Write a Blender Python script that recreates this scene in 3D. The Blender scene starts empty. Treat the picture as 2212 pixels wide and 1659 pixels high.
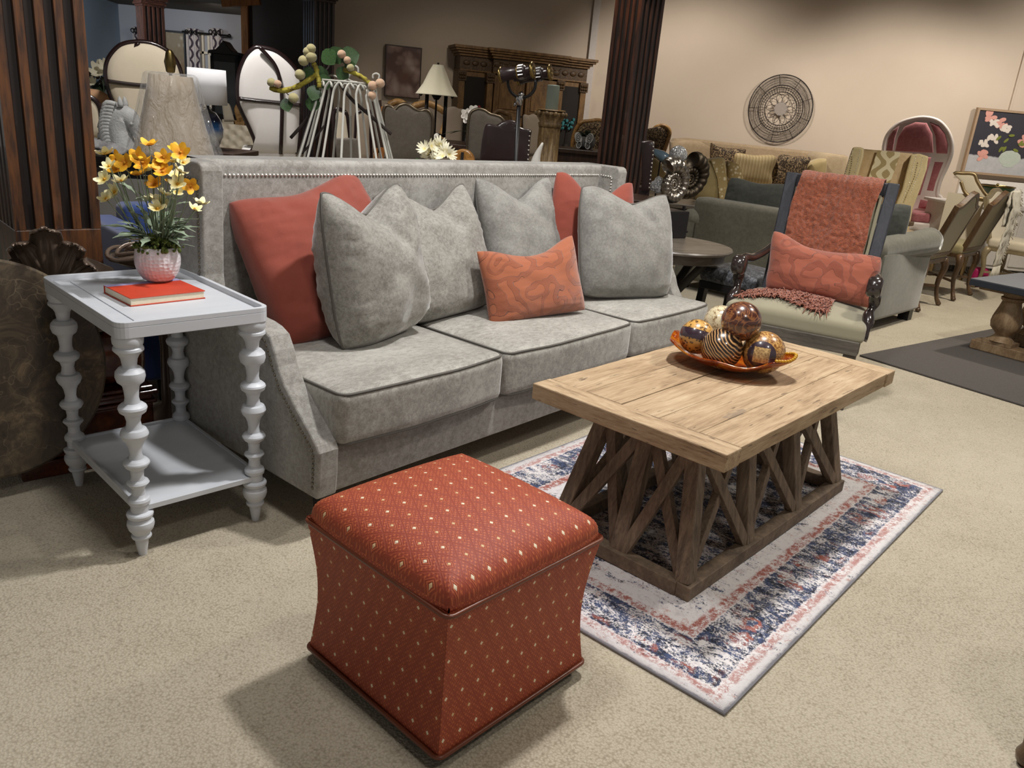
import bpy, bmesh, math, random
from mathutils import Vector, Matrix, noise
from math import sin, cos, pi, radians as R
random.seed(7)
SC = bpy.context.scene
COL = SC.collection
# ---------------------------------------------------------------- camera
CH = 1.29; CF = 1730.1; CT = 0.328; CR = 0.091
cam_d = bpy.data.cameras.new('camera'); cam = bpy.data.objects.new('camera', cam_d); COL.objects.link(cam)
cam_d.sensor_width = 36; cam_d.lens = 36*CF/2212; cam_d.clip_end = 60
cam.matrix_world = Matrix.Translation((0, 0, CH)) @ Matrix.Rotation(pi/2-CT, 4, 'X') @ Matrix.Rotation(CR, 4, 'Z')
SC.camera = cam
# ---------------------------------------------------------------- view, world, lights
SC.view_settings.view_transform = 'Standard'; SC.view_settings.look = 'None'
SC.view_settings.gamma = 1; SC.view_settings.exposure = 0.0; SC.view_settings.use_curve_mapping = False
W = bpy.data.worlds.new('world'); SC.world = W; W.use_nodes = True
W.node_tree.nodes['Background'].inputs[0].default_value = (1, .97, .94, 1)
W.node_tree.nodes['Background'].inputs[1].default_value = 0.24
def area(x, y, z, sx, sy, p, col=(1, .95, .87), rx=0, ry=0, rz=0, spread=180):
    l = bpy.data.lights.new('ceiling_panel_light', 'AREA'); l.shape = 'RECTANGLE'; l.size = sx; l.size_y = sy; l.energy = p; l.color = col; l.spread = R(spread)
    o = bpy.data.objects.new('ceiling_panel_light', l); o.location = (x, y, z); o.rotation_euler = (rx, ry, rz); COL.objects.link(o); return o
def spot(x, y, z, tx, ty, tz, p, ang=60, r=.06, col=(1, .93, .82), blend=.6):
    l = bpy.data.lights.new('unseen_spot_light', 'SPOT'); l.energy = p; l.color = col; l.spot_size = R(ang); l.spot_blend = blend; l.shadow_soft_size = r
    o = bpy.data.objects.new('unseen_spot_light', l); o.location = (x, y, z)  # spots hang out of view, some only added to brighten dim pieces
    o.rotation_euler = Vector((tx-x, ty-y, tz-z)).to_track_quat('-Z', 'Y').to_euler(); COL.objects.link(o); return o
spot(.55, 2.75, 3.1, .25, 2.2, 0, 290, 140, .10, (1, .985, .975))
spot(-.55, 1.8, 3.1, -.8, 1.8, 0, 95, 140, .2, (1, .985, .975))
spot(2.6, 3.3, 3.1, 2.4, 3.5, 0, 190, 130, .12, (1, .95, .87))
spot(1.2, .2, 3.1, 1.2, .8, 0, 60, 140, .2, (1, .96, .9))
spot(2.6, 5.2, 3.1, 2.4, 5.4, 0, 130, 120, .1, (1, .95, .85))
spot(4.2, 6.4, 3.1, 4.2, 6.9, 0, 300, 110, .08, (1, .92, .78))
spot(1.8, 9.6, 3.1, 2.2, 11.6, .6, 220, 110, .15, (1, .9, .79))
spot(4.8, 9.6, 3.1, 5.0, 11.6, .6, 230, 110, .15, (1, .91, .8))
spot(7.2, 9.4, 3.1, 7.2, 11.8, .9, 200, 110, .15, (1, .91, .8))
spot(-.4, 8.6, 3.1, -.6, 10.6, .5, 60, 90, .15, (1, .88, .72))
spot(.4, 6.2, 3.1, .3, 6.3, .6, 90, 110, .1, (1, .95, .86))
spot(-1.5, 4.2, 3.1, -1.6, 4.9, .8, 150, 110, .1, (1, .97, .93))  # added spot, brightens the wrapped lamp shade
spot(-2.6, 6.6, 3.1, -2.7, 7.4, .9, 210, 110, .12, (1, .96, .92))
spot(-6.05, 10.4, 2.3, -6.3, 13.0, 1.5, 190, 150, .2, (.84, .92, 1))
spot(-4.7, 12.4, 2.3, -4.9, 13.8, 1.1, 45, 130, .2, (1, .93, .88))
# ---------------------------------------------------------------- pixel helpers (photo pixels of the 2212x1659 frame to room coordinates)
def ray(px, py):
    a = px-1106; b = py-829.5; u = a*cos(CR)+b*sin(CR); v = -a*sin(CR)+b*cos(CR)
    return Vector((u/CF, (-v/CF)*sin(CT)+cos(CT), (-v/CF)*cos(CT)-sin(CT)))
def at(px, py, Y):
    d = ray(px, py); return Vector((0, 0, CH))+d*(Y/d.y)
def gz(px, py, z=0):
    d = ray(px, py); return Vector((0, 0, CH))+d*((z-CH)/d.z)
# ---------------------------------------------------------------- mesh helpers
def I4(): return Matrix.Identity(4)
def T(x, y, z): return Matrix.Translation((x, y, z))
def RX(a): return Matrix.Rotation(a, 4, 'X')
def RY(a): return Matrix.Rotation(a, 4, 'Y')
def RZ(a): return Matrix.Rotation(a, 4, 'Z')
def lin(a, b, n): return [a+(b-a)*i/(n-1) for i in range(n)]
def sst(x, a, b):
    t = max(0, min(1, (x-a)/(b-a))); return t*t*(3-2*t)
def arc(cx, cy, r, a0, a1, n): return [(cx+r*cos(a), cy+r*sin(a)) for a in lin(a0, a1, n)]
def rrect(w, h, r, n=5, cx=0, cy=0):
    o = []
    for sx, sy, a in ((1, 1, 0), (-1, 1, pi/2), (-1, -1, pi), (1, -1, 1.5*pi)):
        o += arc(cx+sx*(w/2-r), cy+sy*(h/2-r), r, a, a+pi/2, n)
    return o
def bez(P, n=24):
    """smooth catmull-rom through points of any dimension"""
    P = [Vector(p) for p in P]; Q = [P[0]*2-P[1]]+P+[P[-1]*2-P[-2]]; out = []; m = len(P)-1
    for i in range(n):
        t = i/(n-1)*m; k = min(int(t), m-1); t -= k; a, b, c, d = Q[k:k+4]
        out.append(.5*((2*b)+(c-a)*t+(2*a-5*b+4*c-d)*t*t+(3*b-a-3*c+d)*t**3))
    return out
class MB:
    def __init__(s): s.v = []; s.f = []; s.uv = {}
    def add(s, vs, fs, M=None):
        k = len(s.v)
        for p in vs:
            p = Vector(p); s.v.append(M @ p if M else p)
        s.f += [tuple(i+k for i in f) for f in fs]; return s
    def box(s, cx, cy, cz, sx, sy, sz, M=None):
        a, b, c = sx/2, sy/2, sz/2
        vs = [(cx+i*a, cy+j*b, cz+k*c) for k in (-1, 1) for j in (-1, 1) for i in (-1, 1)]
        return s.add(vs, [(0, 2, 3, 1), (4, 5, 7, 6), (0, 1, 5, 4), (2, 6, 7, 3), (0, 4, 6, 2), (1, 3, 7, 5)], M)
    def bx(s, x0, x1, y0, y1, z0, z1, M=None): return s.box((x0+x1)/2, (y0+y1)/2, (z0+z1)/2, x1-x0, y1-y0, z1-z0, M)
    def beam(s, a, b, w, t, up=(0, 0, 1)):
        """rectangular bar from a to b, width w across, thickness t along up"""
        a, b = Vector(a), Vector(b); d = (b-a); L = d.length; d.normalize(); u = Vector(up); x = d.cross(u)
        if x.length < 1e-4: x = d.cross(Vector((1, 0, 0)))
        x.normalize(); u = x.cross(d); M = Matrix((x, d, u)).transposed().to_4x4(); M.translation = (a+b)/2
        return s.box(0, 0, 0, w, L, t, M)
    def lathe(s, prof, n=20, M=None, sx=1, sy=1, a0=0, a1=2*pi, mod=None):
        vs = []; fs = []; full = abs(a1-a0-2*pi) < 1e-6; m = n if full else n+1
        for r, z in prof:
            for i in range(m):
                a = a0+(a1-a0)*i/n; q = mod(a, z, r) if mod else r
                vs.append((q*cos(a)*sx, q*sin(a)*sy, z))
        for j in range(len(prof)-1):
            for i in range(n):
                i2 = (i+1) % m
                fs.append((j*m+i, j*m+i2, (j+1)*m+i2, (j+1)*m+i))
        if full and prof[0][0] > 1e-5: fs.append(tuple(range(m))[::-1])
        if full and prof[-1][0] > 1e-5: fs.append(tuple((len(prof)-1)*m+i for i in range(m)))
        return s.add(vs, fs, M)
    def tube(s, P, r, n=8, closed=False, M=None, flat=1, up=None):
        P = [Vector(p) for p in P]; m = len(P); vs = []; fs = []; u = None
        for i, p in enumerate(P):
            if closed: t = P[(i+1) % m]-P[i-1]
            else: t = P[min(i+1, m-1)]-P[max(i-1, 0)]
            if t.length < 1e-9: t = Vector((0, 0, 1))
            t.normalize()
            if up is not None: u = Vector(up); u = u-t*u.dot(t)
            elif u is None: u = t.orthogonal()
            else: u = u-t*u.dot(t)
            if u.length < 1e-6: u = t.orthogonal()
            u.normalize(); w = t.cross(u); q = r[i] if isinstance(r, (list, tuple)) else r
            for k in range(n):
                a = 2*pi*k/n; vs.append(p+(u*cos(a)*flat+w*sin(a))*q)
        for i in range(m if closed else m-1):
            j = (i+1) % m
            for k in range(n): fs.append((i*n+k, i*n+(k+1) % n, j*n+(k+1) % n, j*n+k))
        if not closed: fs.append(tuple(range(n))[::-1]); fs.append(tuple((m-1)*n+k for k in range(n)))
        return s.add(vs, fs, M)
    def prism(s, poly, h0, h1, M=None):
        """polygon in xy extruded along z"""
        n = len(poly); vs = [(p[0], p[1], h0) for p in poly]+[(p[0], p[1], h1) for p in poly]
        return s.add(vs, [tuple(range(n))[::-1], tuple(range(n, 2*n))]+[(i, (i+1) % n, n+(i+1) % n, n+i) for i in range(n)], M)
    def ball(s, c, r, nu=16, nv=10, sc=(1, 1, 1), M=None):
        pr = [(r*sin(pi*j/nv), -r*cos(pi*j/nv)) for j in range(nv+1)]; pr[0] = (0, -r); pr[-1] = (0, r)
        return s.lathe(pr, nu, (M or I4()) @ T(*c) @ Matrix.Diagonal((sc[0], sc[1], sc[2], 1)))
    def grid(s, fn, nu, nv, M=None, uv=False):
        k = len(s.v); vs = []
        for j in range(nv+1):
            for i in range(nu+1):
                vs.append(fn(i/nu, j/nv))
                if uv: s.uv[k+len(vs)-1] = (i/nu, j/nv)
        return s.add(vs, [(j*(nu+1)+i, j*(nu+1)+i+1, (j+1)*(nu+1)+i+1, (j+1)*(nu+1)+i) for j in range(nv) for i in range(nu)], M)
    def soft(s, c, size, r, M=None, m=6, fn=None):
        """rounded box with enough faces to bend; fn deforms (x,y,z,hx,hy,hz)"""
        h = [q/2 for q in size]; r = min(r, min(h)*.999)
        def ax(q): return [-q, -q+.3*r, -q+.65*r]+lin(-q+r, q-r, m+1)+[q-.65*r, q-.3*r, q]
        A = [ax(q) for q in h]
        def put(p):
            q = Vector([max(-(h[i]-r), min(h[i]-r, p[i])) for i in range(3)]); d = Vector(p)-q
            if d.length > 1e-9: d.normalize()
            o = q+d*r
            if fn: o = Vector(fn(o.x, o.y, o.z, *h))
            return o+Vector(c)
        for a in range(3):
            b, e = (a+1) % 3, (a+2) % 3
            for sg in (-1, 1):
                B, E = A[b], A[e]; vs = []
                for y in E:
                    for x in B:
                        p = [0, 0, 0]; p[a] = sg*h[a]; p[b] = x; p[e] = y; vs.append(put(p))
                n = len(B); fs = []
                for j in range(len(E)-1):
                    for i in range(n-1):
                        q = (j*n+i, j*n+i+1, (j+1)*n+i+1, (j+1)*n+i); fs.append(q if sg > 0 else q[::-1])
                s.add(vs, fs, M)
        return s
    def build(s, name, mat, parent=None, smooth=False, bevel=0, sub=0, solid=0, loc=None, rot=None, weld=False, ang=None):
        me = bpy.data.meshes.new(name); me.from_pydata([tuple(v) for v in s.v], [], s.f); me.materials.append(mat)
        if s.uv:
            ul = me.uv_layers.new(name='UVMap')
            for l in me.loops: ul.data[l.index].uv = s.uv.get(l.vertex_index, (0, 0))
        if weld or not smooth or ang:
            bm = bmesh.new(); bm.from_mesh(me)
            if weld: bmesh.ops.remove_doubles(bm, verts=bm.verts, dist=1e-5)
            bmesh.ops.recalc_face_normals(bm, faces=bm.faces); bm.to_mesh(me); bm.free()
        if smooth:
            me.shade_smooth()
        if ang: me.set_sharp_from_angle(angle=R(ang))
        o = bpy.data.objects.new(name, me); COL.objects.link(o)
        if parent: o.parent = parent
        if loc: o.location = loc
        if rot: o.rotation_euler = rot
        if bevel:
            m = o.modifiers.new('bevel', 'BEVEL'); m.width = bevel; m.segments = 2; m.limit_method = 'ANGLE'; m.angle_limit = R(40)
        if solid:
            m = o.modifiers.new('solid', 'SOLIDIFY'); m.thickness = solid
        if sub:
            m = o.modifiers.new('sub', 'SUBSURF'); m.levels = sub; m.render_levels = sub
        return o
def tag(o, label, cat, group=None, kind=None):
    o['label'] = label; o['category'] = cat
    if group: o['group'] = group
    if kind: o['kind'] = kind
    return o
def thing(name, label, cat, loc=(0, 0, 0), rz=0, group=None):
    o = bpy.data.objects.new(name, None); COL.objects.link(o); o.empty_display_size = .1
    o.location = loc; o.rotation_euler = (0, 0, rz); return tag(o, label, cat, group)
def struct(o): o['kind'] = 'structure'; return o
def dup(root, loc=None, rz=None, label=None, scale=None, rot=None):
    def cp(o, par):
        c = o.copy(); COL.objects.link(c)
        if par: c.parent = par
        for ch in list(o.children): cp(ch, c)
        return c
    r = cp(root, None)
    if loc is not None: r.location = loc
    if rz is not None: r.rotation_euler = (0, 0, rz)
    if rot is not None: r.rotation_euler = rot
    if scale: r.scale = (scale,)*3 if not isinstance(scale, tuple) else scale
    if label: r['label'] = label
    return r
# ---------------------------------------------------------------- materials
def C(r, g, b):
    f = lambda x: (x/255/12.92) if x <= 10.3 else ((x/255+.055)/1.055)**2.4
    return (f(r), f(g), f(b), 1)
class G:
    def __init__(s, name):
        s.m = bpy.data.materials.new(name); s.m.use_nodes = True; s.nt = s.m.node_tree; s.b = s.nt.nodes['Principled BSDF']
        s._tc = None
    def n(s, t, **k):
        x = s.nt.nodes.new(t)
        for a, b in k.items(): setattr(x, a, b)
        return x
    def put(s, sock, v):
        if hasattr(v, 'is_linked') or isinstance(v, bpy.types.NodeSocket): s.nt.links.new(v, sock)
        else: sock.default_value = v
    def tc(s, kind='Object', scale=(1, 1, 1), rot=(0, 0, 0), loc=(0, 0, 0)):
        if not s._tc: s._tc = s.n('ShaderNodeTexCoord')
        mp = s.n('ShaderNodeMapping'); mp.inputs['Scale'].default_value = scale; mp.inputs['Rotation'].default_value = rot; mp.inputs['Location'].default_value = loc
        s.nt.links.new(s._tc.outputs[kind], mp.inputs[0]); return mp.outputs[0]
    def noise(s, vec, scale, detail=4, rough=.55, dist=0, col=False):
        x = s.n('ShaderNodeTexNoise'); s.put(x.inputs['Vector'], vec); x.inputs['Scale'].default_value = scale
        x.inputs['Detail'].default_value = detail; x.inputs['Roughness'].default_value = rough; x.inputs['Distortion'].default_value = dist
        return x.outputs['Color' if col else 'Fac']
    def vor(s, vec, scale, feat='F1', out='Distance', rnd=1):
        x = s.n('ShaderNodeTexVoronoi', feature=feat); s.put(x.inputs['Vector'], vec); x.inputs['Scale'].default_value = scale; x.inputs['Randomness'].default_value = rnd
        return x.outputs[out]
    def wave(s, vec, scale, dist=2, detail=2, dscale=1, typ='BANDS', dirn='X', prof='SIN'):
        x = s.n('ShaderNodeTexWave', wave_type=typ); x.wave_profile = prof
        if typ == 'BANDS': x.bands_direction = dirn
        else: x.rings_direction = dirn
        s.put(x.inputs['Vector'], vec); x.inputs['Scale'].default_value = scale; x.inputs['Distortion'].default_value = dist
        x.inputs['Detail'].default_value = detail; x.inputs['Detail Scale'].default_value = dscale; return x.outputs['Fac']
    def ma(s, op, a, b=0, c=0, clamp=False):
        x = s.n('ShaderNodeMath', operation=op); x.use_clamp = clamp; s.put(x.inputs[0], a); s.put(x.inputs[1], b); s.put(x.inputs[2], c); return x.outputs[0]
    def xyz(s, vec):
        x = s.n('ShaderNodeSeparateXYZ'); s.put(x.inputs[0], vec); return x.outputs
    def comb(s, a, b, c=0):
        x = s.n('ShaderNodeCombineXYZ'); s.put(x.inputs[0], a); s.put(x.inputs[1], b); s.put(x.inputs[2], c); return x.outputs[0]
    def ramp(s, fac, stops, const=False):
        x = s.n('ShaderNodeValToRGB'); e = x.color_ramp.elements
        if const: x.color_ramp.interpolation = 'CONSTANT'
        while len(e) < len(stops): e.new(.5)
        for i, (p, c) in enumerate(stops):
            e[i].position = p; e[i].color = c if not isinstance(c, (int, float)) else (c, c, c, 1)
        s.put(x.inputs[0], fac); return x.outputs[0]
    def mix(s, f, a, b, mode='MIX'):
        x = s.n('ShaderNodeMix', data_type='RGBA', blend_type=mode); s.put(x.inputs[0], f); s.put(x.inputs[6], a); s.put(x.inputs[7], b); return x.outputs[2]
    def bump(s, h, st=.3, d=.01):
        x = s.n('ShaderNodeBump'); x.inputs['Strength'].default_value = st; x.inputs['Distance'].default_value = d; s.put(x.inputs['Height'], h)
        s.nt.links.new(x.outputs[0], s.b.inputs['Normal']); return x
    def set(s, **k):
        for a, b in k.items(): s.put(s.b.inputs[a.replace('_', ' ')], b)
        return s
def mulc(c, k): return (min(1, c[0]*k), min(1, c[1]*k), min(1, c[2]*k), 1)
def paint(name, col, rough=.5, metal=0, nz=30, amt=.12, bs=0, bd=.002, sheen=0, coat=0, det=4):
    g = G(name); v = g.tc(); n = g.noise(v, nz, det)
    g.set(Base_Color=g.mix(n, mulc(col, 1-amt), mulc(col, 1+amt)), Roughness=rough, Metallic=metal)
    if sheen: g.set(Sheen_Weight=sheen, Sheen_Roughness=.4)
    if coat: g.set(Coat_Weight=coat)
    if bs: g.bump(g.noise(v, nz*4, 3), bs, bd)
    return g.m
def cloth(name, col, amt=.15, nz=60, weave=500, sheen=.3, bs=.25):
    g = G(name); v = g.tc(); n = g.noise(v, nz, 5, .65); w = g.noise(v, weave, 2)
    c = g.mix(n, mulc(col, 1-amt), mulc(col, 1+amt)); c = g.mix(g.ma('MULTIPLY', w, .25), c, mulc(col, 1.5))
    g.set(Base_Color=c, Roughness=.9, Sheen_Weight=sheen, Sheen_Roughness=.5); g.bump(g.ma('ADD', n, w), bs, .002); return g.m
def velvet(name, col, hi, nz=22, sheen=.6, st=(1, 1, 1)):
    g = G(name); v = g.tc(scale=st); n = g.noise(v, nz*1.6, 10, .82, .3); n2 = g.noise(v, nz*9, 4, .75); n3 = g.noise(v, nz*.2, 2, .5)
    f = g.ramp(g.ma('ADD', g.ma('MULTIPLY', n, .55), g.ma('ADD', g.ma('MULTIPLY', n2, .25), g.ma('MULTIPLY', n3, .2))), [(.43, 0), (.57, 1)])
    g.set(Base_Color=g.mix(f, col, hi), Roughness=.8, Sheen_Weight=sheen, Sheen_Roughness=.35); g.bump(n2, .12, .001); return g.m
def wood(name, c1, c2, c3, scale=(1, 12, 12), rough=.5, nz=3, bs=.3, coat=0, bd=.003):
    g = G(name); v = g.tc(scale=scale); n = g.noise(v, nz, 6, .6, .8); n2 = g.noise(v, nz*6, 4, .6, .3)
    f = g.ma('ADD', g.ma('MULTIPLY', n, .65), g.ma('MULTIPLY', n2, .35))
    g.set(Base_Color=g.ramp(f, [(.34, c1), (.5, c2), (.66, c3)]), Roughness=rough); g.bump(f, bs, bd)
    if coat: g.set(Coat_Weight=coat, Coat_Roughness=.15)
    return g.m
def metal(name, col, rough=.3, nz=20, amt=.3, bs=.1): return paint(name, col, rough, 1, nz, amt, bs)
# a reading: plain tones used by many objects
m_sofa = velvet('grey_velvet', C(122, 118, 111), C(160, 157, 151), 26)
m_seat = velvet('grey_velvet_seat', C(130, 126, 118), C(174, 171, 163), 20, .6, (1, 2.0, 1))
m_pipe = paint('dark_grey_piping', C(92, 88, 82), .8)
m_nail = paint('nickel_nailheads', C(226, 222, 214), .28, .55)
m_brassnail = paint('antique_nailheads', C(120, 112, 96), .3, .6)
m_rust = cloth('rust_linen', C(130, 58, 42), .12, 40, 420)
m_black = paint('black_wood', C(24, 22, 23), .4)
m_blackgl = paint('black_gloss', C(20, 18, 18), .2, coat=.5)
m_iron = paint('black_iron', C(30, 27, 25), .5, .6)
m_white = paint('white_paint', C(222, 218, 210), .5)
m_darkwood = wood('dark_wood', C(30, 20, 15), C(52, 34, 24), C(70, 46, 32), (12, 12, 1), .4)
m_greentrim = paint('leaf_green', C(60, 96, 45), .5)
# ================================================================ SETTING: floor near
g = G('beige_carpet'); v = g.tc(); big = g.noise(v, 1.1, 5, .6); sm = g.noise(v, 170, 3, .7); loop = g.vor(v, 170)
mid = g.noise(v, 9, 4, .7)
f = g.ma('ADD', g.ma('MULTIPLY', big, .28), g.ma('ADD', g.ma('MULTIPLY', sm, .36), g.ma('ADD', g.ma('MULTIPLY', mid, .14), g.ma('MULTIPLY', loop, .28))))
spk = g.ramp(g.noise(v, 55, 2, .5), [(.74, 0), (.78, 1)])
g.set(Base_Color=g.mix(spk, g.ramp(f, [(.38, C(190, 180, 160)), (.52, C(176, 165, 144)), (.68, C(146, 135, 114))]), C(112, 100, 80)), Roughness=.95, Sheen_Weight=.2)
g.bump(g.ma('ADD', g.ma('MULTIPLY', loop, 1.0), g.ma('MULTIPLY', sm, .6)), .6, .003); m_carpet = g.m
fl = MB().add([(-12, -2.5, 0), (9, -2.5, 0), (9, 16, 0), (-12, 16, 0)], [(0, 1, 2, 3)]).build('floor', m_carpet); struct(fl)
# ================================================================ RUG
g = G('distressed_rug'); v = g.tc(); X, Y, Z = g.xyz(v); RL, RW = 1.85, 1.235
dx = g.ma('MINIMUM', X, g.ma('SUBTRACT', RL, X)); dy = g.ma('MINIMUM', Y, g.ma('SUBTRACT', RW, Y))
wob = g.ma('MULTIPLY', g.ma('SUBTRACT', g.noise(v, 26, 4, .7), .5), .016); d = g.ma('ADD', g.ma('MINIMUM', dx, dy), wob)
cream, navy, rust, blue = C(224, 219, 218), C(24, 29, 46), C(158, 78, 62), C(66, 80, 114)
vs_ = g.tc(scale=(1, .5, 1)); blot = g.noise(vs_, 26, 10, .85, .5); fine = g.noise(v, 150, 5, .85); worn = g.ma('ADD', g.ma('MULTIPLY', blot, .6), g.ma('MULTIPLY', fine, .4))
rb = g.ramp(d, [(0, .35), (.03, .35), (.056, .5), (.062, .97), (.1, .9), (.17, .91), (.192, 1), (.2, .2), (.228, .15), (.25, .5), (.32, .58), (.36, .86), (.5, .9), (.62, .85)])
rr = g.ramp(d, [(.026, .0), (.034, .8), (.052, .75), (.060, 0), (.194, 0), (.2, 1), (.226, 1), (.232, .0), (.36, 0)])
big_ = g.noise(v, 5, 3, .6)
nav = g.ramp(g.ma('ADD', g.ma('SUBTRACT', worn, .5), g.ma('ADD', g.ma('MULTIPLY', g.ma('SUBTRACT', rb, .80), .16), g.ma('MULTIPLY', g.ma('SUBTRACT', big_, .5), .12))), [(0, 0), (.010, 1)])
tone = g.mix(g.ramp(g.noise(v, 40, 5, .8), [(.44, 0), (.54, .9)]), navy, blue)
paper = g.mix(g.ramp(g.noise(v, 38, 6, .8), [(.5, 0), (.62, .6)]), cream, C(196, 186, 186)); paper = g.mix(g.ramp(g.noise(v, 22, 7, .85), [(.57, 0), (.62, .7)]), paper, C(186, 132, 116))
c = g.mix(nav, paper, tone)
c = g.mix(g.ma('MULTIPLY', rr, g.ramp(g.noise(v, 46, 7, .88), [(.46, 0), (.53, .95)])), c, rust)
orn = g.vor(g.mix(.1, v, g.noise(v, 12, 3, .6, 0, True)), 11, 'F1')
flo = g.ma('MULTIPLY', g.ramp(orn, [(.0, 0), (.14, 0), (.2, 1), (.32, 1), (.4, 0)]), g.ma('MULTIPLY', g.ramp(d, [(.065, 0), (.08, 1), (.17, 1), (.19, 0)]), g.ramp(worn, [(.49, 0), (.52, .9)])))
c = g.mix(flo, c, C(168, 92, 72))
c = g.mix(g.ramp(d, [(.004, 1), (.010, 0)]), c, C(140, 138, 144))
g.set(Base_Color=c, Roughness=.95, Sheen_Weight=.1); g.bump(g.noise(v, 260, 2), .35, .002)
RO = (.563, 1.533)
mb = MB()
def rugf(u, w): return (u*RL, w*RW, .009+.003*sin(u*9)*sin(w*7)*(1 if .02 < u < .98 else 0))
mb.grid(rugf, 30, 20)
rug = mb.build('area_rug', g.m, smooth=True, solid=.007, loc=(RO[0], RO[1], 0), rot=(0, 0, .87))
tag(rug, 'distressed navy, cream and rust patterned rug lying under the wooden coffee table', 'rug')
# ================================================================ OTTOMAN
g = G('ottoman_fabric'); uv = g.tc('UV'); U, V, _ = g.xyz(uv)
P = .048
def l1(U, V, ou):
    a = g.ma('ABSOLUTE', g.ma('SUBTRACT', g.ma('FRACT', g.ma('ADD', g.ma('DIVIDE', U, P), ou)), .5)); b = g.ma('ABSOLUTE', g.ma('SUBTRACT', g.ma('FRACT', g.ma('ADD', g.ma('DIVIDE', V, P*1.95), ou)), .5))
    return g.ma('ADD', a, b), a, g.ma('MULTIPLY', b, 1.6)
d1, a1, b1 = l1(U, V, 0); d2, a2, b2 = l1(U, V, .5)
d = g.ma('MINIMUM', d1, d2)
small = g.ma('MULTIPLY', g.ma('SINE', g.ma('MULTIPLY', U, 2*pi/P*4)), g.ma('SINE', g.ma('MULTIPLY', V, 2*pi/P*4)))
ring = g.ma('SINE', g.ma('MULTIPLY', d, 62))
patt = g.ma('ADD', g.ma('MULTIPLY', ring, g.ramp(d, [(.2, 1), (.24, .15), (.44, .15), (.47, 1)])), g.ma('MULTIPLY', small, g.ramp(d, [(.22, 0), (.26, .8), (.42, .8), (.45, 0)])))
base = g.mix(g.ramp(patt, [(.1, 0), (.6, 1)]), C(132, 46, 30), C(184, 94, 54))
base = g.mix(g.ma('MULTIPLY', g.noise(uv, 900, 2), .35), base, C(196, 96, 58))
wd = g.ma('LESS_THAN', g.ma('ADD', a1, b1), .092); wd2 = g.ma('LESS_THAN', g.ma('ADD', a2, b2), .085)
c = g.mix(wd, base, C(232, 218, 188)); c = g.mix(g.ma('MULTIPLY', wd2, .8), c, C(226, 200, 150))
g.set(Base_Color=c, Roughness=.62, Sheen_Weight=.35, Sheen_Roughness=.4, Sheen_Tint=C(255, 170, 110)); g.bump(g.ma('ADD', patt, g.noise(uv, 700, 2)), .35, .001)
m_ott = g.m
m_welt = paint('brown_leather_welt', C(104, 54, 34), .35)
ot = thing('storage_ottoman', 'square rust red ottoman with small cream diamonds standing beside the coffee table', 'ottoman', (-.098, 1.624, 0), .84)
def ottside(z):  # half width by height
    t = (z-.035)/(.385-.035)
    return .236-.017*sin(pi*min(1, t*.93+.07))**1.2+.003*t
zs = [.035+.35*i/22 for i in range(23)]
mb = MB()
for k in range(4):
    def sf(u, w, k=k):
        z = .035+.35*w; h = ottside(z); x = (u*2-1)*h; y = -h-.006*sin(pi*u)*sin(pi*w)*0
        return RZ(k*pi/2) @ Vector((x, y, z))
    k0 = len(mb.v); mb.grid(sf, 16, 22)
    for j in range(23):
        for i in range(17): mb.uv[k0+j*17+i] = ((i/16*2-1)*.236+k*.483+.01, .35*j/22+.015)
mb.build('body', m_ott, ot, smooth=True)
def lid(x, y):  # rounded lid: superellipse crown
    return None
mb = MB(); n = 36; k0 = 0
def lidf(u, w):
    a, b = u*2-1, w*2-1
    ha = abs(a)**1.0; hb = abs(b)
    m = max(ha, hb); z = .392+.052*(1-m**7)**.5*(1 if m < 1 else 0)+.026*(1-a*a)*(1-b*b)
    s = .242
    # round the corners in plan
    ca, cb = a, b
    k = 1-.045*(a*a*b*b)**2.2
    sx = s*(1+.012*(1-b*b)*0); return (ca*k*sx, cb*k*sx, z)
g_ = [-1+2*i/n for i in range(n+1)]
def warp(t):  # denser near the rim
    t = t*2-1; return (math.copysign(1-(1-abs(t))**1.9, t)+1)/2
mb.grid(lambda u, w: lidf(warp(u), warp(w)), n, n)
for j in range(n+1):
    for i in range(n+1): 
        p = mb.v[j*(n+1)+i]; m = max(abs(p.x), abs(p.y)); ex = (.07 if m > .236 else 0)*0
        mb.uv[j*(n+1)+i] = (p.x*1.05+.005, p.y*1.05)
sk = len(mb.v)
for k in range(4):  # short vertical sides of the lid
    def ls(u, w, k=k):
        a = u*2-1; kk = 1-.045*(a*a)**2.2; return RZ(k*pi/2) @ Vector((a*.242*kk, -.242*kk-.003*sin(pi*w), .374+.019*w))
    k0 = len(mb.v); mb.grid(ls, 16, 3)
    for j in range(4):
        for i in range(17): mb.uv[k0+j*17+i] = ((i/16*2-1)*.242, -.242-.02+.02*j/3)
mb.build('lid', m_ott, ot, smooth=True)
mb = MB(); mb.tube([(p[0], p[1], .377) for p in rrect(.486, .486, .018, 5)], .0052, 8, True); mb.build('lid_welt', m_welt, ot, smooth=True)
mb = MB(); mb.tube([(p[0], p[1], .036) for p in rrect(.478, .478, .016, 5)], .0052, 8, True); mb.build('base_welt', m_welt, ot, smooth=True)
MB().bx(-.225, .225, -.225, .225, .03, .05).build('bottom_board', m_black, ot)
for sx in (-1, 1):
    for sy in (-1, 1): MB().lathe([(.02, 0), (.024, .012), (.028, .032)], 4, T(sx*.2, sy*.2, 0) @ RZ(pi/4)).build('foot', m_black, ot)
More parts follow.
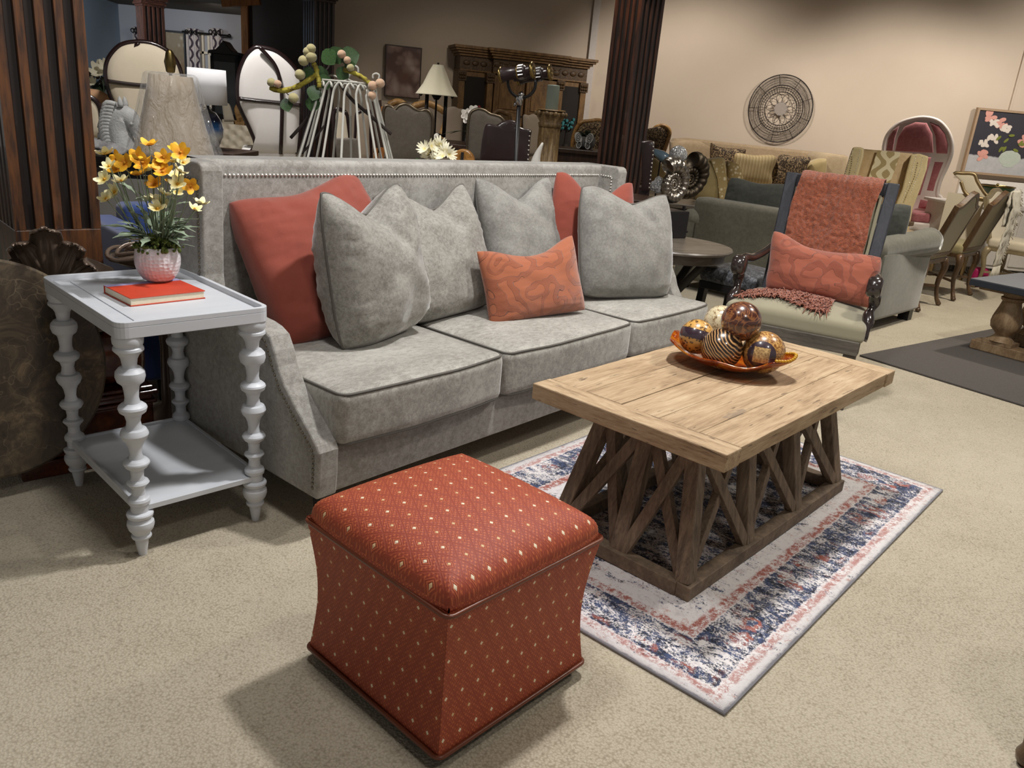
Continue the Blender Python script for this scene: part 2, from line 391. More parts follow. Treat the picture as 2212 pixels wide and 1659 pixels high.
# ================================================================ COFFEE TABLE
ct = thing('coffee_table', 'reclaimed pale wood coffee table with plank top and brown lattice base standing on the rug', 'table', (.558, 1.887, 0), .853)
L_, W_ = 1.276, .653
def plankmat(name, sc, dark=1, band='X'):
    g = G(name); v = g.tc(scale=sc); n = g.noise(v, 2.2, 5, .55, 1.6); n2 = g.noise(g.tc(scale=(sc[0]*1.5, sc[1]*3, sc[2]*3)), 6, 6, .65, .4); n3 = g.noise(g.tc(), 3.5, 3)
    f = g.ma('ADD', g.ma('MULTIPLY', n, .38), g.ma('ADD', g.ma('MULTIPLY', n2, .37), g.ma('MULTIPLY', n3, .25)))
    k = lambda c: mulc(c, dark)
    base = g.ramp(f, [(.36, k(C(122, 98, 72))), (.45, k(C(156, 130, 99))), (.53, k(C(174, 149, 117))), (.64, k(C(190, 168, 137)))])
    crack = g.ramp(g.noise(g.tc(scale=(sc[0]*2, sc[1]*2, sc[2]*2)), 3.4, 4, .5, .3), [(.315, 1), (.34, 0)])
    v2 = g.tc(scale=(sc[0]*1.6, sc[1]*.45, sc[2]*.45) if band == 'X' else (sc[0]*.45, sc[1]*1.6, sc[2]*.45)); knot = g.ramp(g.noise(v2, 2.6, 3, .6), [(.69, 0), (.74, .6)])
    c = g.mix(g.ma('MULTIPLY', crack, .7), base, k(C(84, 66, 50))); c = g.mix(knot, c, k(C(112, 98, 84)))
    g.set(Base_Color=c, Roughness=.75); g.bump(g.ma('SUBTRACT', f, g.ma('MULTIPLY', crack, .6)), .6, .005); return g.m
m_pl = plankmat('weathered_planks_long', (1.3, 11, 11)); m_pe = plankmat('weathered_planks_end', (11, 1.3, 11), 1, 'Y')
def rough_edge(mb, x0, x1, y0, y1, z0, z1, ax, seed):
    """board with slightly gnawed long edges"""
    n = 26; vs = []
    for i in range(n+1):
        t = i/n
        for (a, b) in ((0, 0), (1, 0), (1, 1), (0, 1)):
            if ax == 0: x = x0+(x1-x0)*t; y = y0 if a == 0 else y1; 
            else: y = y0+(y1-y0)*t; x = x0 if a == 0 else x1
            z = z0 if b == 0 else z1
            e = noise.noise(Vector((t*9+seed, a*5, b*3)))*.0022; e2 = noise.noise(Vector((t*23+seed, a*7+3, b*3)))*.0012
            if ax == 0: y += (e+e2)*(1 if a else -1); 
            else: x += (e+e2)*(1 if a else -1)
            z += e2*.5
            vs.append((x, y, z))
    fs = [(0, 3, 2, 1), (n*4, n*4+1, n*4+2, n*4+3)]
    for i in range(n):
        for k in range(4): fs.append((i*4+k, i*4+(k+1) % 4, (i+1)*4+(k+1) % 4, (i+1)*4+k))
    mb.add(vs, fs)
zt = .51; th = .05
EB = .082
mb = MB(); ys = [0, .135, .265, .40, .53, W_]
ys = [0.0, .125, .255, .385, .515, W_]
for i in range(5): rough_edge(mb, EB+.0015, L_-EB-.0015, ys[i]+(.0012 if i else 0), ys[i+1]-(.0012 if i < 4 else 0), zt-th, zt-(.0008*(i % 3)), 0, i*3.1)
mb.build('tabletop_planks', m_pl, ct, bevel=.0022)
for x0, x1, s in ((0, EB, 1), (L_-EB, L_, 9)):
    mb = MB(); rough_edge(mb, x0, x1, -.004, W_+.004, zt-th-.001, zt+.0005, 1, s); mb.build('end_board', m_pe, ct, bevel=.0035)
m_bw = wood('brown_lattice_wood', C(78, 64, 50), C(112, 94, 76), C(138, 118, 96), (3, 3, 3), .7, 4, .4)
m_bwz = wood('brown_lattice_wood_upright', C(78, 64, 50), C(116, 98, 80), C(142, 122, 100), (22, 22, 1.5), .7, 2.5, .4)
bi = .062; tp = .1
def bs(x, y, z):  # base frustum: x,y in bottom coordinates, inset growing with height
    cx, cy = L_/2, W_/2; hx, hy = L_/2-bi, W_/2-bi; t = z/.455
    return (cx+(x-cx)*(1-tp*t/hx), cy+(y-cy)*(1-tp*t/hy), z)
x0, x1, y0, y1 = bi+.02, L_-bi-.02, bi+.02, W_-bi-.02; bw = .042
MB_ = MB
for y, up in ((y0, (0, 1, .3)), (y1, (0, 1, -.3))):
    MB().beam((x0-.02, y, .034), (x1+.02, y, .034), .045, .045).build('base_rail', m_bw, ct, bevel=.003)
    a = bs(x0, y, .44); b = bs(x1, y, .44); MB().beam(a, b, .04, .04).build('top_rail', m_bw, ct, bevel=.003)
    xs = lin(x0, x1, 4)
    for i, x in enumerate(xs):
        MB().beam(bs(x, y, .05), bs(x, y, .435), .05, .045, (0, 1, 0)).build('post', m_bwz, ct, bevel=.003)
    for i in range(3):
        o_ = .008
        MB().beam(bs(xs[i]+.02, y+o_, .055), bs(xs[i+1]-.02, y+o_, .43), .036, .024, (0, 1, 0)).build('cross_brace', m_bwz, ct, bevel=.002)
        MB().beam(bs(xs[i+1]-.02, y-o_, .055), bs(xs[i]+.02, y-o_, .43), .036, .024, (0, 1, 0)).build('cross_brace', m_bwz, ct, bevel=.002)
for x in (x0, x1):
    MB().beam((x, y0+.022, .034), (x, y1-.022, .034), .045, .045).build('base_rail', m_bw, ct, bevel=.003)
    MB().beam(bs(x, y0, .438), bs(x, y1, .438), .04, .036).build('top_rail', m_bw, ct, bevel=.003)
    ym = (y0+y1)/2
    MB().beam(bs(x, ym, .05), bs(x, ym, .42), .05, .04, (1, 0, 0)).build('post', m_bwz, ct, bevel=.003)
    for a, b in ((y0+.02, ym-.02), (ym+.02, y1-.02)):
        MB().beam(bs(x+.008, a, .055), bs(x+.008, b, .42), .036, .024, (1, 0, 0)).build('cross_brace', m_bwz, ct, bevel=.002)
        MB().beam(bs(x-.008, b, .055), bs(x-.008, a, .42), .036, .024, (1, 0, 0)).build('cross_brace', m_bwz, ct, bevel=.002)
MB().beam(bs(x0, (y0+y1)/2, .40), bs(x1, (y0+y1)/2, .40), .05, .04).build('stretcher', m_bw, ct, bevel=.003)
# ---- glass bowl
def loc2w(o, yw, x, y, z): return Vector((o[0]+x*cos(yw)-y*sin(yw), o[1]+x*sin(yw)+y*cos(yw), z))
CO = (.558, 1.887)
g = G('amber_art_glass'); v = g.tc(); n = g.noise(v, 14, 4, .6, 1.2)
g.set(Base_Color=g.ramp(n, [(.35, C(120, 38, 10)), (.5, C(190, 84, 22)), (.65, C(214, 140, 30))]), Roughness=.12, Transmission_Weight=.45, Coat_Weight=.6, IOR=1.45); g.bump(g.noise(v, 90, 3), .3, .002); m_amber = g.m
g = G('yellow_bead_rim'); g.set(Base_Color=C(190, 140, 24), Roughness=.2, Coat_Weight=.5); m_yb = g.m
bc = loc2w(CO, .853, .71, .385, .511)
bowl = thing('glass_bowl', 'shallow oval amber glass bowl of decorative balls on the coffee table', 'bowl', bc, .853+math.atan2(-.416, .1))
mb = MB(); BA, BB, BH = .212, .15, .062; ns = 40; pr = []
def bowlp(t, a):  # t 0 centre..1 rim
    wv = 1+.035*sin(5*a+1)*t**3; lift = .016*cos(2*a)*t**3+.006*sin(7*a)*t**4
    return (BA*t*wv*cos(a), BB*t*wv*sin(a), .006+BH*(t**2.4)*(1)+lift*.9)
vs = []; fs = []; nt = 12
for j in range(nt+1):
    t = .02+.98*j/nt
    for i in range(ns): vs.append(bowlp(t, 2*pi*i/ns))
for j in range(nt):
    for i in range(ns): fs.append((j*ns+i, j*ns+(i+1) % ns, (j+1)*ns+(i+1) % ns, (j+1)*ns+i))
fs.append(tuple(range(ns))[::-1])
mb.add(vs, fs); mb.build('bowl_body', m_amber, bowl, smooth=True, solid=-.005)
mb = MB()
for i in range(16):
    a = -.55+i*.075; p = bowlp(1.0, a); mb.ball((p[0], p[1], p[2]+.002), .0042, 8, 6, (1.5, 1, 1.3))
mb.build('beaded_rim', m_yb, bowl, smooth=True)
def gloss(m): m.node_tree.nodes['Principled BSDF'].inputs['Coat Weight'].default_value = 1; m.node_tree.nodes['Principled BSDF'].inputs['Coat Roughness'].default_value = .03; return m
g = G('snakeskin_band_ball'); v = g.tc(rot=(.28, -.2, 0)); X, Y, Z = g.xyz(v)
sk_ = g.mix(g.ramp(g.vor(v, 95), [(.25, 1), (.5, 0)]), C(186, 140, 70), C(64, 40, 22)); sk2 = g.mix(g.ramp(g.noise(v, 60, 4, .8), [(.5, 0), (.56, 1)]), C(206, 158, 84), C(80, 48, 24))
sk_ = g.mix(g.ma('GREATER_THAN', Z, 0), sk_, sk2)
g.set(Base_Color=g.mix(g.ma('LESS_THAN', g.ma('ABSOLUTE', g.ma('SUBTRACT', Z, .004)), .017), sk_, C(58, 42, 52)), Roughness=.3); m_b1 = gloss(g.m)
g = G('marbled_brown_ball'); v = g.tc(); n = g.noise(v, 13, 3, .45, 2.5)
g.set(Base_Color=g.ramp(n, [(.3, C(36, 20, 18)), (.45, C(84, 46, 36)), (.5, C(150, 98, 60)), (.56, C(66, 36, 32)), (.64, C(110, 64, 46)), (.72, C(176, 126, 80))]), Roughness=.25); m_b2 = gloss(g.m)
g = G('zebra_wood_ball'); v = g.tc(rot=(.3, .75, .6)); w = g.wave(v, 34, 5, 2, .7, 'BANDS', 'X')
g.set(Base_Color=g.ramp(w, [(.25, C(38, 26, 22)), (.6, C(50, 34, 26)), (.8, C(196, 150, 98))]), Roughness=.3); m_b3 = gloss(g.m)
g = G('inlaid_square_ball'); v = g.tc(); X, Y, Z = g.xyz(v); rr_ = g.ma('SQRT', g.ma('ADD', g.ma('POWER', g.ma('ABSOLUTE', X), 2), g.ma('POWER', g.ma('ABSOLUTE', Z), 2)))
sp = g.mix(g.ramp(g.noise(v, 110, 4, .8), [(.45, 0), (.58, 1)]), C(122, 76, 36), C(210, 164, 96)); front = g.ma('LESS_THAN', Y, 0)
disc = g.ma('MULTIPLY', g.ma('LESS_THAN', rr_, .046), front); sq = g.ma('MULTIPLY', g.ma('LESS_THAN', g.ma('MAXIMUM', g.ma('ABSOLUTE', X), g.ma('ABSOLUTE', Z)), .026), front)
band = g.ma('MULTIPLY', g.ma('GREATER_THAN', Y, .012), g.ma('LESS_THAN', Y, .028))
c = g.mix(band, sp, C(60, 46, 54)); c = g.mix(disc, c, C(62, 48, 58)); c = g.mix(sq, c, g.mix(g.vor(v, 140), C(120, 84, 44), C(224, 190, 128)))
g.set(Base_Color=c, Roughness=.3); m_b4 = gloss(g.m)
g = G('cream_speckled_ball'); v = g.tc(); g.set(Base_Color=g.mix(g.ramp(g.noise(v, 70, 4, .8), [(.52, 0), (.6, 1)]), C(214, 200, 164), C(128, 96, 56)), Roughness=.3); m_b5 = gloss(g.m)
for (px, py, z, r, m_, lab, rot) in [(1505, 727, .606, .0605, m_b1, 'lacquered ball with a dark band between snakeskin halves, at the left end of the bowl', (0, 0, 0)),
        (1601, 694, .69, .0665, m_b2, 'glossy dark brown marbled ball topmost of the pile in the bowl', (0, 0, 0)), (1559, 753, .593, .0695, m_b3, 'zebra striped wooden ball at the front of the bowl', (0, 0, 0)),
        (1649, 761, .595, .072, m_b4, 'speckled amber ball with a square in a dark disc, right end of the bowl', (-.08, 0, -.38)), (1557, 697, .600, .066, m_b5, 'cream speckled ball half hidden at the back of the bowl', (0, 0, 0))]:
    p = gz(px, py, z); o = MB().ball((0, 0, 0), r, 40, 28).build('decorative_ball', m_, smooth=True, loc=p, rot=rot); tag(o, lab, 'ball', 'lacquered balls in the amber bowl')
# ================================================================ SOFA
SO = (-1.235, 2.708); SY = .889
def S(x, y, z=0): return loc2w(SO, SY, x, y, z)
so = thing('sofa', 'long light grey velvet sofa with high winged back and silver nailheads', 'sofa', (SO[0], SO[1], 0), SY)
WF = 2.417; AT = .075
def dig(k, a): return a
mb = MB(); mb.soft((WF/2, -.085, .6), (WF-.02, .16, .912), .025, m=10); mb.build('backrest', m_sofa, so, smooth=True, weld=True)
mb = MB(); mb.soft((WF/2, -.5, .205), (WF-.06, .72, .16), .015, m=8); mb.build('seat_base', m_sofa, so, smooth=True, weld=True)
prof = [(0, .13), (0, 1.045), (-.012, 1.056), (-.255, 1.056), (-.272, 1.048), (-.279, 1.03), (-.272, .8), (-.268, .70), (-.275, .655), (-.30, .63), (-.36, .617), (-.47, .612), (-.56, .607), (-.60, .600), (-.635, .585), (-.66, .545), (-.678, .50), (-.712, .45), (-.77, .395), (-.83, .345), (-.873, .305), (-.885, .285), (-.883, .2), (-.876, .13)]
for x0, x1 in ((0, AT), (WF-AT+.008, WF+.008)):
    mb = MB(); mb.prism([(p[0], p[1]) for p in prof], x0, x1, Matrix(((0, 0, 1, 0), (1, 0, 0, 0), (0, 1, 0, 0), (0, 0, 0, 1))))
    o = mb.build('wing_arm', m_sofa, so); m = o.modifiers.new('b', 'BEVEL'); m.width = .012; m.segments = 3; m.limit_method = 'ANGLE'; m.angle_limit = R(35)
def nails(pts, name, mat, parent, step=.0155, r=.0058, nrm=(0, 0, 1)):
    P = [Vector(p) for p in pts]; mb = MB(); carry = 0; nz_ = Vector(nrm).normalized(); q = nz_.to_track_quat('Z', 'Y').to_matrix().to_4x4()
    for a, b in zip(P, P[1:]):
        L = (b-a).length; t = carry
        while t < L:
            c = a+(b-a)*(t/L); mb.lathe([(r, 0), (r*.75, r*.5), (0, r*.72)], 6, Matrix.Translation(c) @ q); t += step
        carry = t-L
    return mb.build(name, mat, parent, smooth=True)
nails([(.10, -.167, 1.005), (WF-.10, -.167, 1.005)], 'nailhead_trim', m_nail, so, nrm=(0, -1, 0))
ins = lambda d: [(p[0]+(d if p[0] < -.2 else 0), p[1]) for p in prof]
ocut = [(-.255, 1.0), (-.25, .8), (-.246, .66), (-.262, .625), (-.30, .597), (-.36, .588), (-.47, .584), (-.57, .576), (-.612, .566), (-.636, .53), (-.655, .485), (-.69, .432), (-.75, .375), (-.81, .325), (-.85, .29), (-.86, .27), (-.855, .15)]
for x, nn in ((-.001, (-1, 0, 0)), (WF+.009, (1, 0, 0))): nails([(x, p[0], p[1]) for p in [(-.02, 1.005)]+ocut], 'nailhead_trim', m_brassnail, so, nrm=nn)
x = WF-AT+.006
nails([(x, -.165, 1.005), (x, -.235, 1.002), (x, -.238, .66), (x, -.3, .585), (x, -.58, .57)], 'nailhead_trim', m_nail, so, nrm=(-1, 0, 0))
nails([(AT+.001, -.165, 1.005), (AT+.001, -.235, 1.002), (AT+.001, -.238, .62)], 'nailhead_trim', m_nail, so, nrm=(1, 0, 0))
cx = [AT+.004, .815, 1.675, WF-AT+.004]
def crown(x, y, z, a, b, c):
    k = (1-(x/a)**2)*(1-(y/b)**2) if abs(x) < a and abs(y) < b else 0
    if z > 0: z += .018*k*1.2
    w = noise.noise(Vector((x*6+a*31, y*6, z*6)))*.004
    y2 = y-.022*(1-(x/a)**2)*max(0, -y/b) if y < 0 else y
    return (x+w*.3, y2, z+w*.8)
for i in range(3):
    a, b = cx[i]+.003, cx[i+1]-.003
    if i == 2: b = WF-.03
    if i == 0: a = AT-.005
    xm = (a+b)/2; w = b-a; y0_, y1_ = -.165, -.893
    # cushion body: narrower at the back for the outer cushions
    def cf(x, y, z, A, B, C_, i=i):
        X, Y, Z = crown(x, y, z, A, B, C_)
        if Y > -.06:   # behind the arm crest
            if i == 0 and X < -A+.05: X = max(X, -A+.012)
            if i == 2 and X > A-.09: X = min(X, A-.05)
        return (X, Y, Z)
    mb = MB(); mb.soft((xm, (y0_+y1_)/2, .371), (w, y0_-y1_, .178), .032, m=12, fn=cf); cu = mb.build('seat_cushion', m_seat, so, smooth=True, weld=True)
    hw, hd = w/2, (y0_-y1_)/2; ym = (y0_+y1_)/2
    for zz, nm in ((.089, 'piping'), (-.089, 'piping')):
        pts = []
        for px_, py_ in rrect(w-.018, 2*hd-.018, .03, 6):
            c_ = crown(px_, py_, zz*.97, hw, hd, .09); pts.append((xm+c_[0], ym+c_[1]-(.002 if py_ < 0 else 0), .371+c_[2]-(.0065 if zz > 0 else -.0065)))
        # densify the front edge so it follows the swell
        dp = []
        for p, q in zip(pts, pts[1:]+pts[:1]):
            n_ = 12 if (Vector(q)-Vector(p)).length > .2 else 1
            for k in range(n_):
                t = k/n_; lx = p[0]+(q[0]-p[0])*t-xm; ly = p[1]+(q[1]-p[1])*t-ym
                if n_ > 1 and abs(p[1]-q[1]) < .05 and p[1] < ym: c_ = crown(lx, -hd+.009, zz*.97, hw, hd, .09); dp.append((xm+lx, ym+c_[1]-.002, .371+c_[2]-(.0065 if zz > 0 else -.0065)))
                else: dp.append((xm+lx, ym+ly, p[2]+(q[2]-p[2])*t))
        MB().tube(dp, .0048, 6, True).build(nm, m_pipe, cu, smooth=True)
for x, y in ((.09, -.07), (WF-.09, -.07), (.09, -.78), (WF-.09, -.78)):
    MB().lathe([(.022, 0), (.032, .13)], 4, T(x, y, 0) @ RZ(pi/4)).build('leg', m_black, so)
# ---------------------------------------------------------------- pillows
def pillow(name, label, mat, px, py, pz, yaw, lean, roll, w, h, t, chop=0, cu=0., seed=0, pipe=None, pinch=.0, wr=.006, peaks=(0, 0), group='pillows on the grey sofa', sag=0, skew=0, ex=.5, cr=.30, sharp=0, fold=0):
    mb = MB(); N = 44
    def P(u, v, side):
        a, b = abs(u), abs(v)
        U = u*math.sqrt(1-cr*v*v*v*v/2); V = v*math.sqrt(1-cr*u*u*u*u/2)
        X = w/2*U*(1-pinch*(1-v*v)); Z = h/2*V*(1-pinch*(1-u*u))
        th = t/2*((1-a**3)**ex)*((1-b**3)**ex)*(1-.10*v)
        if v > -.4:
            k = sst(v, -.4, 1.0); q = (u-cu)/.95
            d = max(0, (1-sharp)*(.5+.5*cos(pi*max(-1, min(1, q))))+sharp*(1-abs(q)))
            Z -= chop*h*d*k
            if fold:
                g_ = (u-cu-(1-v)*.55)/.10; th -= fold*math.exp(-g_*g_)*sst(v, .0, .8)*(1-.5*b)
        Z += h*(peaks[0]*sst(-u, .3, 1)+peaks[1]*sst(u, .3, 1))*sst(v, .2, 1)
        n1 = noise.noise(Vector((u*2.2+seed, v*2.2, side*4+seed)))*wr*1.5
        r1 = noise.noise(Vector((u*1.6+seed*3, v*6.5+u*1.5, side*4))); r1 = (1-abs(r1)*2)**3*wr*.9*(.35+.65*a*a)
        r2 = noise.noise(Vector((u*7+seed, v*1.8-u, side*4+9))); r2 = (1-abs(r2)*2)**3*wr*.6*(b*b)
        e = min(1, (1-a)*(1-b)*14); f = min(1, (1-max(a, b))*7)
        Y = side*(max(th, 0)+(n1+r1+r2)*min(e, f))
        return (X+skew*Z, Y, Z+h/2)
    wp = lambda t_: math.copysign(1-(1-abs(t_*2-1))**1.6, t_*2-1)
    for sd in (-1, 1): mb.grid(lambda u, v: P(wp(u), wp(v), sd), N, N)
    M_ = T(px, py, pz) @ RZ(yaw) @ RX(-lean) @ RY(roll)
    o = mb.build(name, mat, smooth=True, weld=True); o.matrix_world = M_
    tag(o, label, 'pillow', group)
    if pipe:
        pts = []; K = 24
        for k in range(K): pts.append(P(wp(k/K), -1, 0))
        for k in range(K): pts.append(P(1, wp(k/K), 0))
        for k in range(K): pts.append(P(-wp(k/K), 1, 0))
        for k in range(K): pts.append(P(-1, -wp(k/K), 0))
        MB().tube(pts, .0042, 6, True).build('piping', pipe, o, smooth=True)
    return o
m_gp = velvet('grey_pillow_velvet', C(110, 106, 99), C(156, 153, 145), 48)
m_gp2 = velvet('grey_pillow_velvet_fine', C(108, 105, 100), C(142, 140, 134), 60)
p3 = S(1.60, -.38)
pillow('throw_pillow', 'large rust orange pillow leaning at the left end of the grey sofa', m_rust, -.605, 2.83, .472, .871, .50, -.11, .59, .565, .20, chop=.07, cu=-.2, seed=2, ex=.34, cr=.2, wr=.015, peaks=(-.02, .05))
pillow('throw_pillow', 'grey velvet pillow in front of the large rust pillow, its piped edge turned forward', m_gp, -.485, 2.785, .468, 1.14, .16, -.04, .48, .545, .27, chop=.19, cu=-.05, peaks=(.02, .0), seed=5, pipe=m_pipe, wr=.011, ex=.55, sharp=.6, fold=.045)
pillow('throw_pillow', 'grey velvet pillow second from left, between the piped one and the middle one', m_gp, *S(.985, -.44)[:2], .475, .92, .38, -.04, .56, .54, .19, chop=.2, cu=.15, seed=9, wr=.008, pipe=m_pipe, peaks=(-.03, .03), sharp=.5, fold=.03)
pillow('throw_pillow', 'grey velvet pillow standing right behind the orange lumbar pillow', m_gp2, p3.x, p3.y, .475, .80, .36, -.02, .50, .565, .18, chop=.2, cu=.0, seed=12, wr=.008, sharp=.5, fold=.03, cr=.2)
pillow('throw_pillow', 'rust orange pillow mostly hidden behind the rightmost grey pillow', m_rust, .33, 3.95, .475, .60, .16, .08, .50, .56, .14, chop=.22, cu=.05, seed=15, wr=.007, cr=.2)
pillow('throw_pillow', 'grey velvet pillow with dark piping, rightmost on the sofa', m_gp2, .52, 3.84, .478, .572, .28, .04, .55, .53, .20, chop=.15, cu=.15, seed=18, pipe=m_pipe, wr=.007, sharp=.5, fold=.035, cr=.25)
def scroll(name, c1, c2, c3, sc=7):
    """appliqued scrollwork on velvet"""
    g = G(name); v = g.tc(); n = g.noise(v, 5.5, 2, .5, 0, True)
    wv = g.mix(.14, v, n); r = g.vor(wv, sc, 'F1'); sw = g.ma('SINE', g.ma('MULTIPLY', g.ma('ADD', r, g.noise(wv, 9, 1)), 17))
    f = g.ramp(sw, [(.40, 0), (.44, 1)]); ed = g.ramp(sw, [(.30, 0), (.40, 1), (.44, 1), (.52, 0)]); tuft = g.noise(v, 330, 3, .7)
    c = g.mix(f, c1, g.mix(tuft, c2, c1)); c = g.mix(g.ma('MULTIPLY', ed, .65), c, c3)
    g.set(Base_Color=c, Roughness=.9, Sheen_Weight=.4); g.bump(g.ma('ADD', f, g.ma('MULTIPLY', g.ma('MULTIPLY', tuft, f), .5)), .9, .004); return g.m
m_scroll = scroll('orange_scroll_velvet', C(154, 86, 54), C(130, 64, 36), C(72, 30, 17))
m_scroll2 = scroll('coral_scroll_velvet', C(152, 82, 60), C(126, 60, 42), C(92, 40, 26), 6)
pillow('lumbar_pillow', 'orange scroll patterned lumbar pillow propped on the middle of the sofa', m_scroll, .093, 3.305, .465, .63, .35, -.08, .52, .31, .13, chop=.1, cu=.05, seed=21, pinch=.06, wr=.006, peaks=(.03, .09), cr=.12)
# ================================================================ SIDE TABLE
g = G('grey_painted_wood'); v = g.tc(scale=(3, 14, 14)); n = g.noise(v, 2, 3); g.set(Base_Color=g.mix(n, C(192, 196, 202), C(208, 211, 216)), Roughness=.42); m_gt = g.m
STO = (-1.009, 1.938); STY = .804
st = thing('side_table', 'light grey painted side table with bobbin turned legs beside the sofa arm', 'table', (STO[0], STO[1], 0), STY)
TW, TL = .417, .603
mb = MB(); out = rrect(TW+.008, TL+.008, .03, 6, TW/2, TL/2)
mb.prism(out, .652, .682)
n = len(out); inn = rrect(TW-.018, TL-.018, .02, 6, TW/2, TL/2); in2 = rrect(TW-.022, TL-.022, .02, 6, TW/2, TL/2)
k = len(mb.v); mb.v += [Vector((p[0], p[1], .6825)) for p in out]+[Vector((p[0], p[1], .696)) for p in out]+[Vector((p[0], p[1], .696)) for p in inn]+[Vector((p[0], p[1], .6825)) for p in in2]
for j in range(3):
    for i in range(n): mb.f.append((k+j*n+i, k+j*n+(i+1) % n, k+(j+1)*n+(i+1) % n, k+(j+1)*n+i))
mb.build('tray_top', m_gt, st, bevel=.0015)
mb = MB()
mb.bx(.06, TW-.06, .05, TL-.05, .682, .6845); mb.build('tray_inset', m_gt, st, bevel=.001)
raw = [(727,28),(735,30),(745,29),(750,26),(753,29),(758,29.5),(764,24),(768,20),(776,16),(790,14),(793,15),(794,21),(802,28),(812,29),(822,26),(829,18),(833,16),(842,14.5),(856,13.5),(866,16),(868,21),(873,27),(877,28.5),(885,26),(892,17),(905,13.5),(914,15),(920,17),(922,24),(928,27),(933,28),(943,24),(950,18),(960,14),(975,12),(985,15),(988,22),(993,26),(996,26.5),(1004,22),(1010,14),(1025,12.5),(1032,15),(1035,21),(1039,23),(1046,17),(1052,13),(1065,13.5),(1070,17),(1073,21),(1078,23),(1085,22),(1088,18),(1103,18),(1106,26),(1109,27.5),(1115,26),(1119,21),(1121,22),(1126,27),(1134,28),(1144,25),(1152,19),(1156,17),(1158,20),(1161,21),(1165,19),(1168,14),(1178,13),(1205,8.5)]
prof_leg = [(hw*.00131, .655*(1205-y)/(1205-727)) for y, hw in raw][::-1]
for x in (.035, TW-.035):
    for y in (.035, TL-.035): MB().lathe(prof_leg, 22, T(x, y, 0)).build('leg', m_gt, st, smooth=True, ang=28)
mb = MB(); mb.bx(.02, TW-.02, .02, TL-.02, .142, .158)
mb.bx(.02, .03, .05, TL-.05, .158, .172).bx(TW-.03, TW-.02, .05, TL-.05, .158, .164).bx(.05, TW-.05, TL-.03, TL-.02, .158, .166)
mb.build('shelf', m_gt, st, bevel=.001)
# ---- book
m_page = paint('page_edges', C(232, 222, 196), .8, nz=200, amt=.1)
def book(name, label, cover, p0, w, d, h, yaw, strip=None, group=None):
    t = thing(name, label, 'book', p0, yaw, group); e = .003
    mb = MB(); mb.bx(0, w, 0, d, 0, .0025).bx(0, w, 0, d, h-.0025, h).bx(0, .0025 if 0 else w, d-.003, d, .0025, h-.0025); mb.build('cover', cover, t, bevel=.0006)
    MB().bx(e, w-e, e, d-.0032, .0027, h-.0027).build('pages', m_page, t)
    if strip: MB().bx(0, w, d*.86, d-.001, h+.0001, h+.0006).build('cover_strip', strip, t)
    return t
m_bk = paint('red_orange_cover', C(196, 66, 40), .5); m_bks = paint('lilac_cover_strip', C(160, 152, 190), .6)
a = gz(282, 662, .686); b = gz(444, 644, .686); yw = math.atan2(b.y-a.y, b.x-a.x)
book('hardcover_book', 'red orange hardcover book lying under the white flower pot', m_bk, (a.x, a.y, .685), (b-a).length, .178, .024, yw, m_bks)
# ---- planter
g = G('white_hammered_ceramic'); v = g.tc(); vo = g.vor(v, 90, 'F1', rnd=.35); g.set(Base_Color=C(226, 222, 224), Roughness=.28, Coat_Weight=.4); g.bump(vo, .9, .004); m_pot = g.m
pc = gz(343, 606, .709); PZ = .7095
fp = thing('flower_pot', 'white dimpled ceramic pot holding yellow artificial flowers on the side table', 'plant', (pc.x, pc.y, PZ))
pp_ = [(.0, 0), (.032, 0), (.045, .008), (.058, .028), (.0645, .05), (.0655, .07), (.062, .092), (.059, .104), (.057, .106), (.055, .104), (.057, .09), (.058, .07), (.05, .06), (0, .06)]
PM = MB(); PM.lathe(pp_, 48); PM.build('pot', m_pot, fp, smooth=True)
m_moss = paint('moss_green', C(84, 100, 40), .9, nz=120, amt=.5); m_stem = paint('sage_stem', C(116, 130, 100), .7); m_leaf = paint('sage_leaf', C(140, 156, 132), .75, nz=60, amt=.2)
mb = MB(); rd = random.Random(3)
for i in range(230):
    a = rd.uniform(0, 2*pi); r = rd.uniform(.008, .066); z = .10+.03*(1-(r/.07)**2)+rd.uniform(-.008, .012)
    if r > .05: z += -.006
    mb.ball((r*cos(a), r*sin(a), z), rd.uniform(.003, .0075), 6, 4)
for i in range(60):
    a = rd.uniform(0, 2*pi); r = rd.uniform(.045, .075); p = (r*cos(a), r*sin(a), rd.uniform(.09, .125)); mb.tube([(p[0]*.6, p[1]*.6, .1), p], .0008, 4); mb.ball(p, .0035, 5, 3)
mb.build('greenery', m_moss, fp, smooth=True)['kind'] = 'stuff'
g = G('orange_yellow_petal'); v = g.tc(); rd_ = g.ma('MULTIPLY', g.n('ShaderNodeVectorMath', operation='LENGTH').outputs[1], 1)
def petalmat(name, c1, c2):
    g = G(name); v = g.tc(); L = g.n('ShaderNodeVectorMath', operation='LENGTH'); g.nt.links.new(v, L.inputs[0])
    g.set(Base_Color=g.ramp(g.ma('MULTIPLY', L.outputs[1], 45), [(.1, c1), (.8, c2)]), Roughness=.6, Subsurface_Weight=.0); return g.m
m_py = petalmat('golden_petal', C(206, 120, 10), C(246, 186, 40)); m_pw = petalmat('pale_yellow_petal', C(228, 196, 60), C(244, 238, 190)); m_cen = paint('flower_centre', C(196, 140, 30), .8)
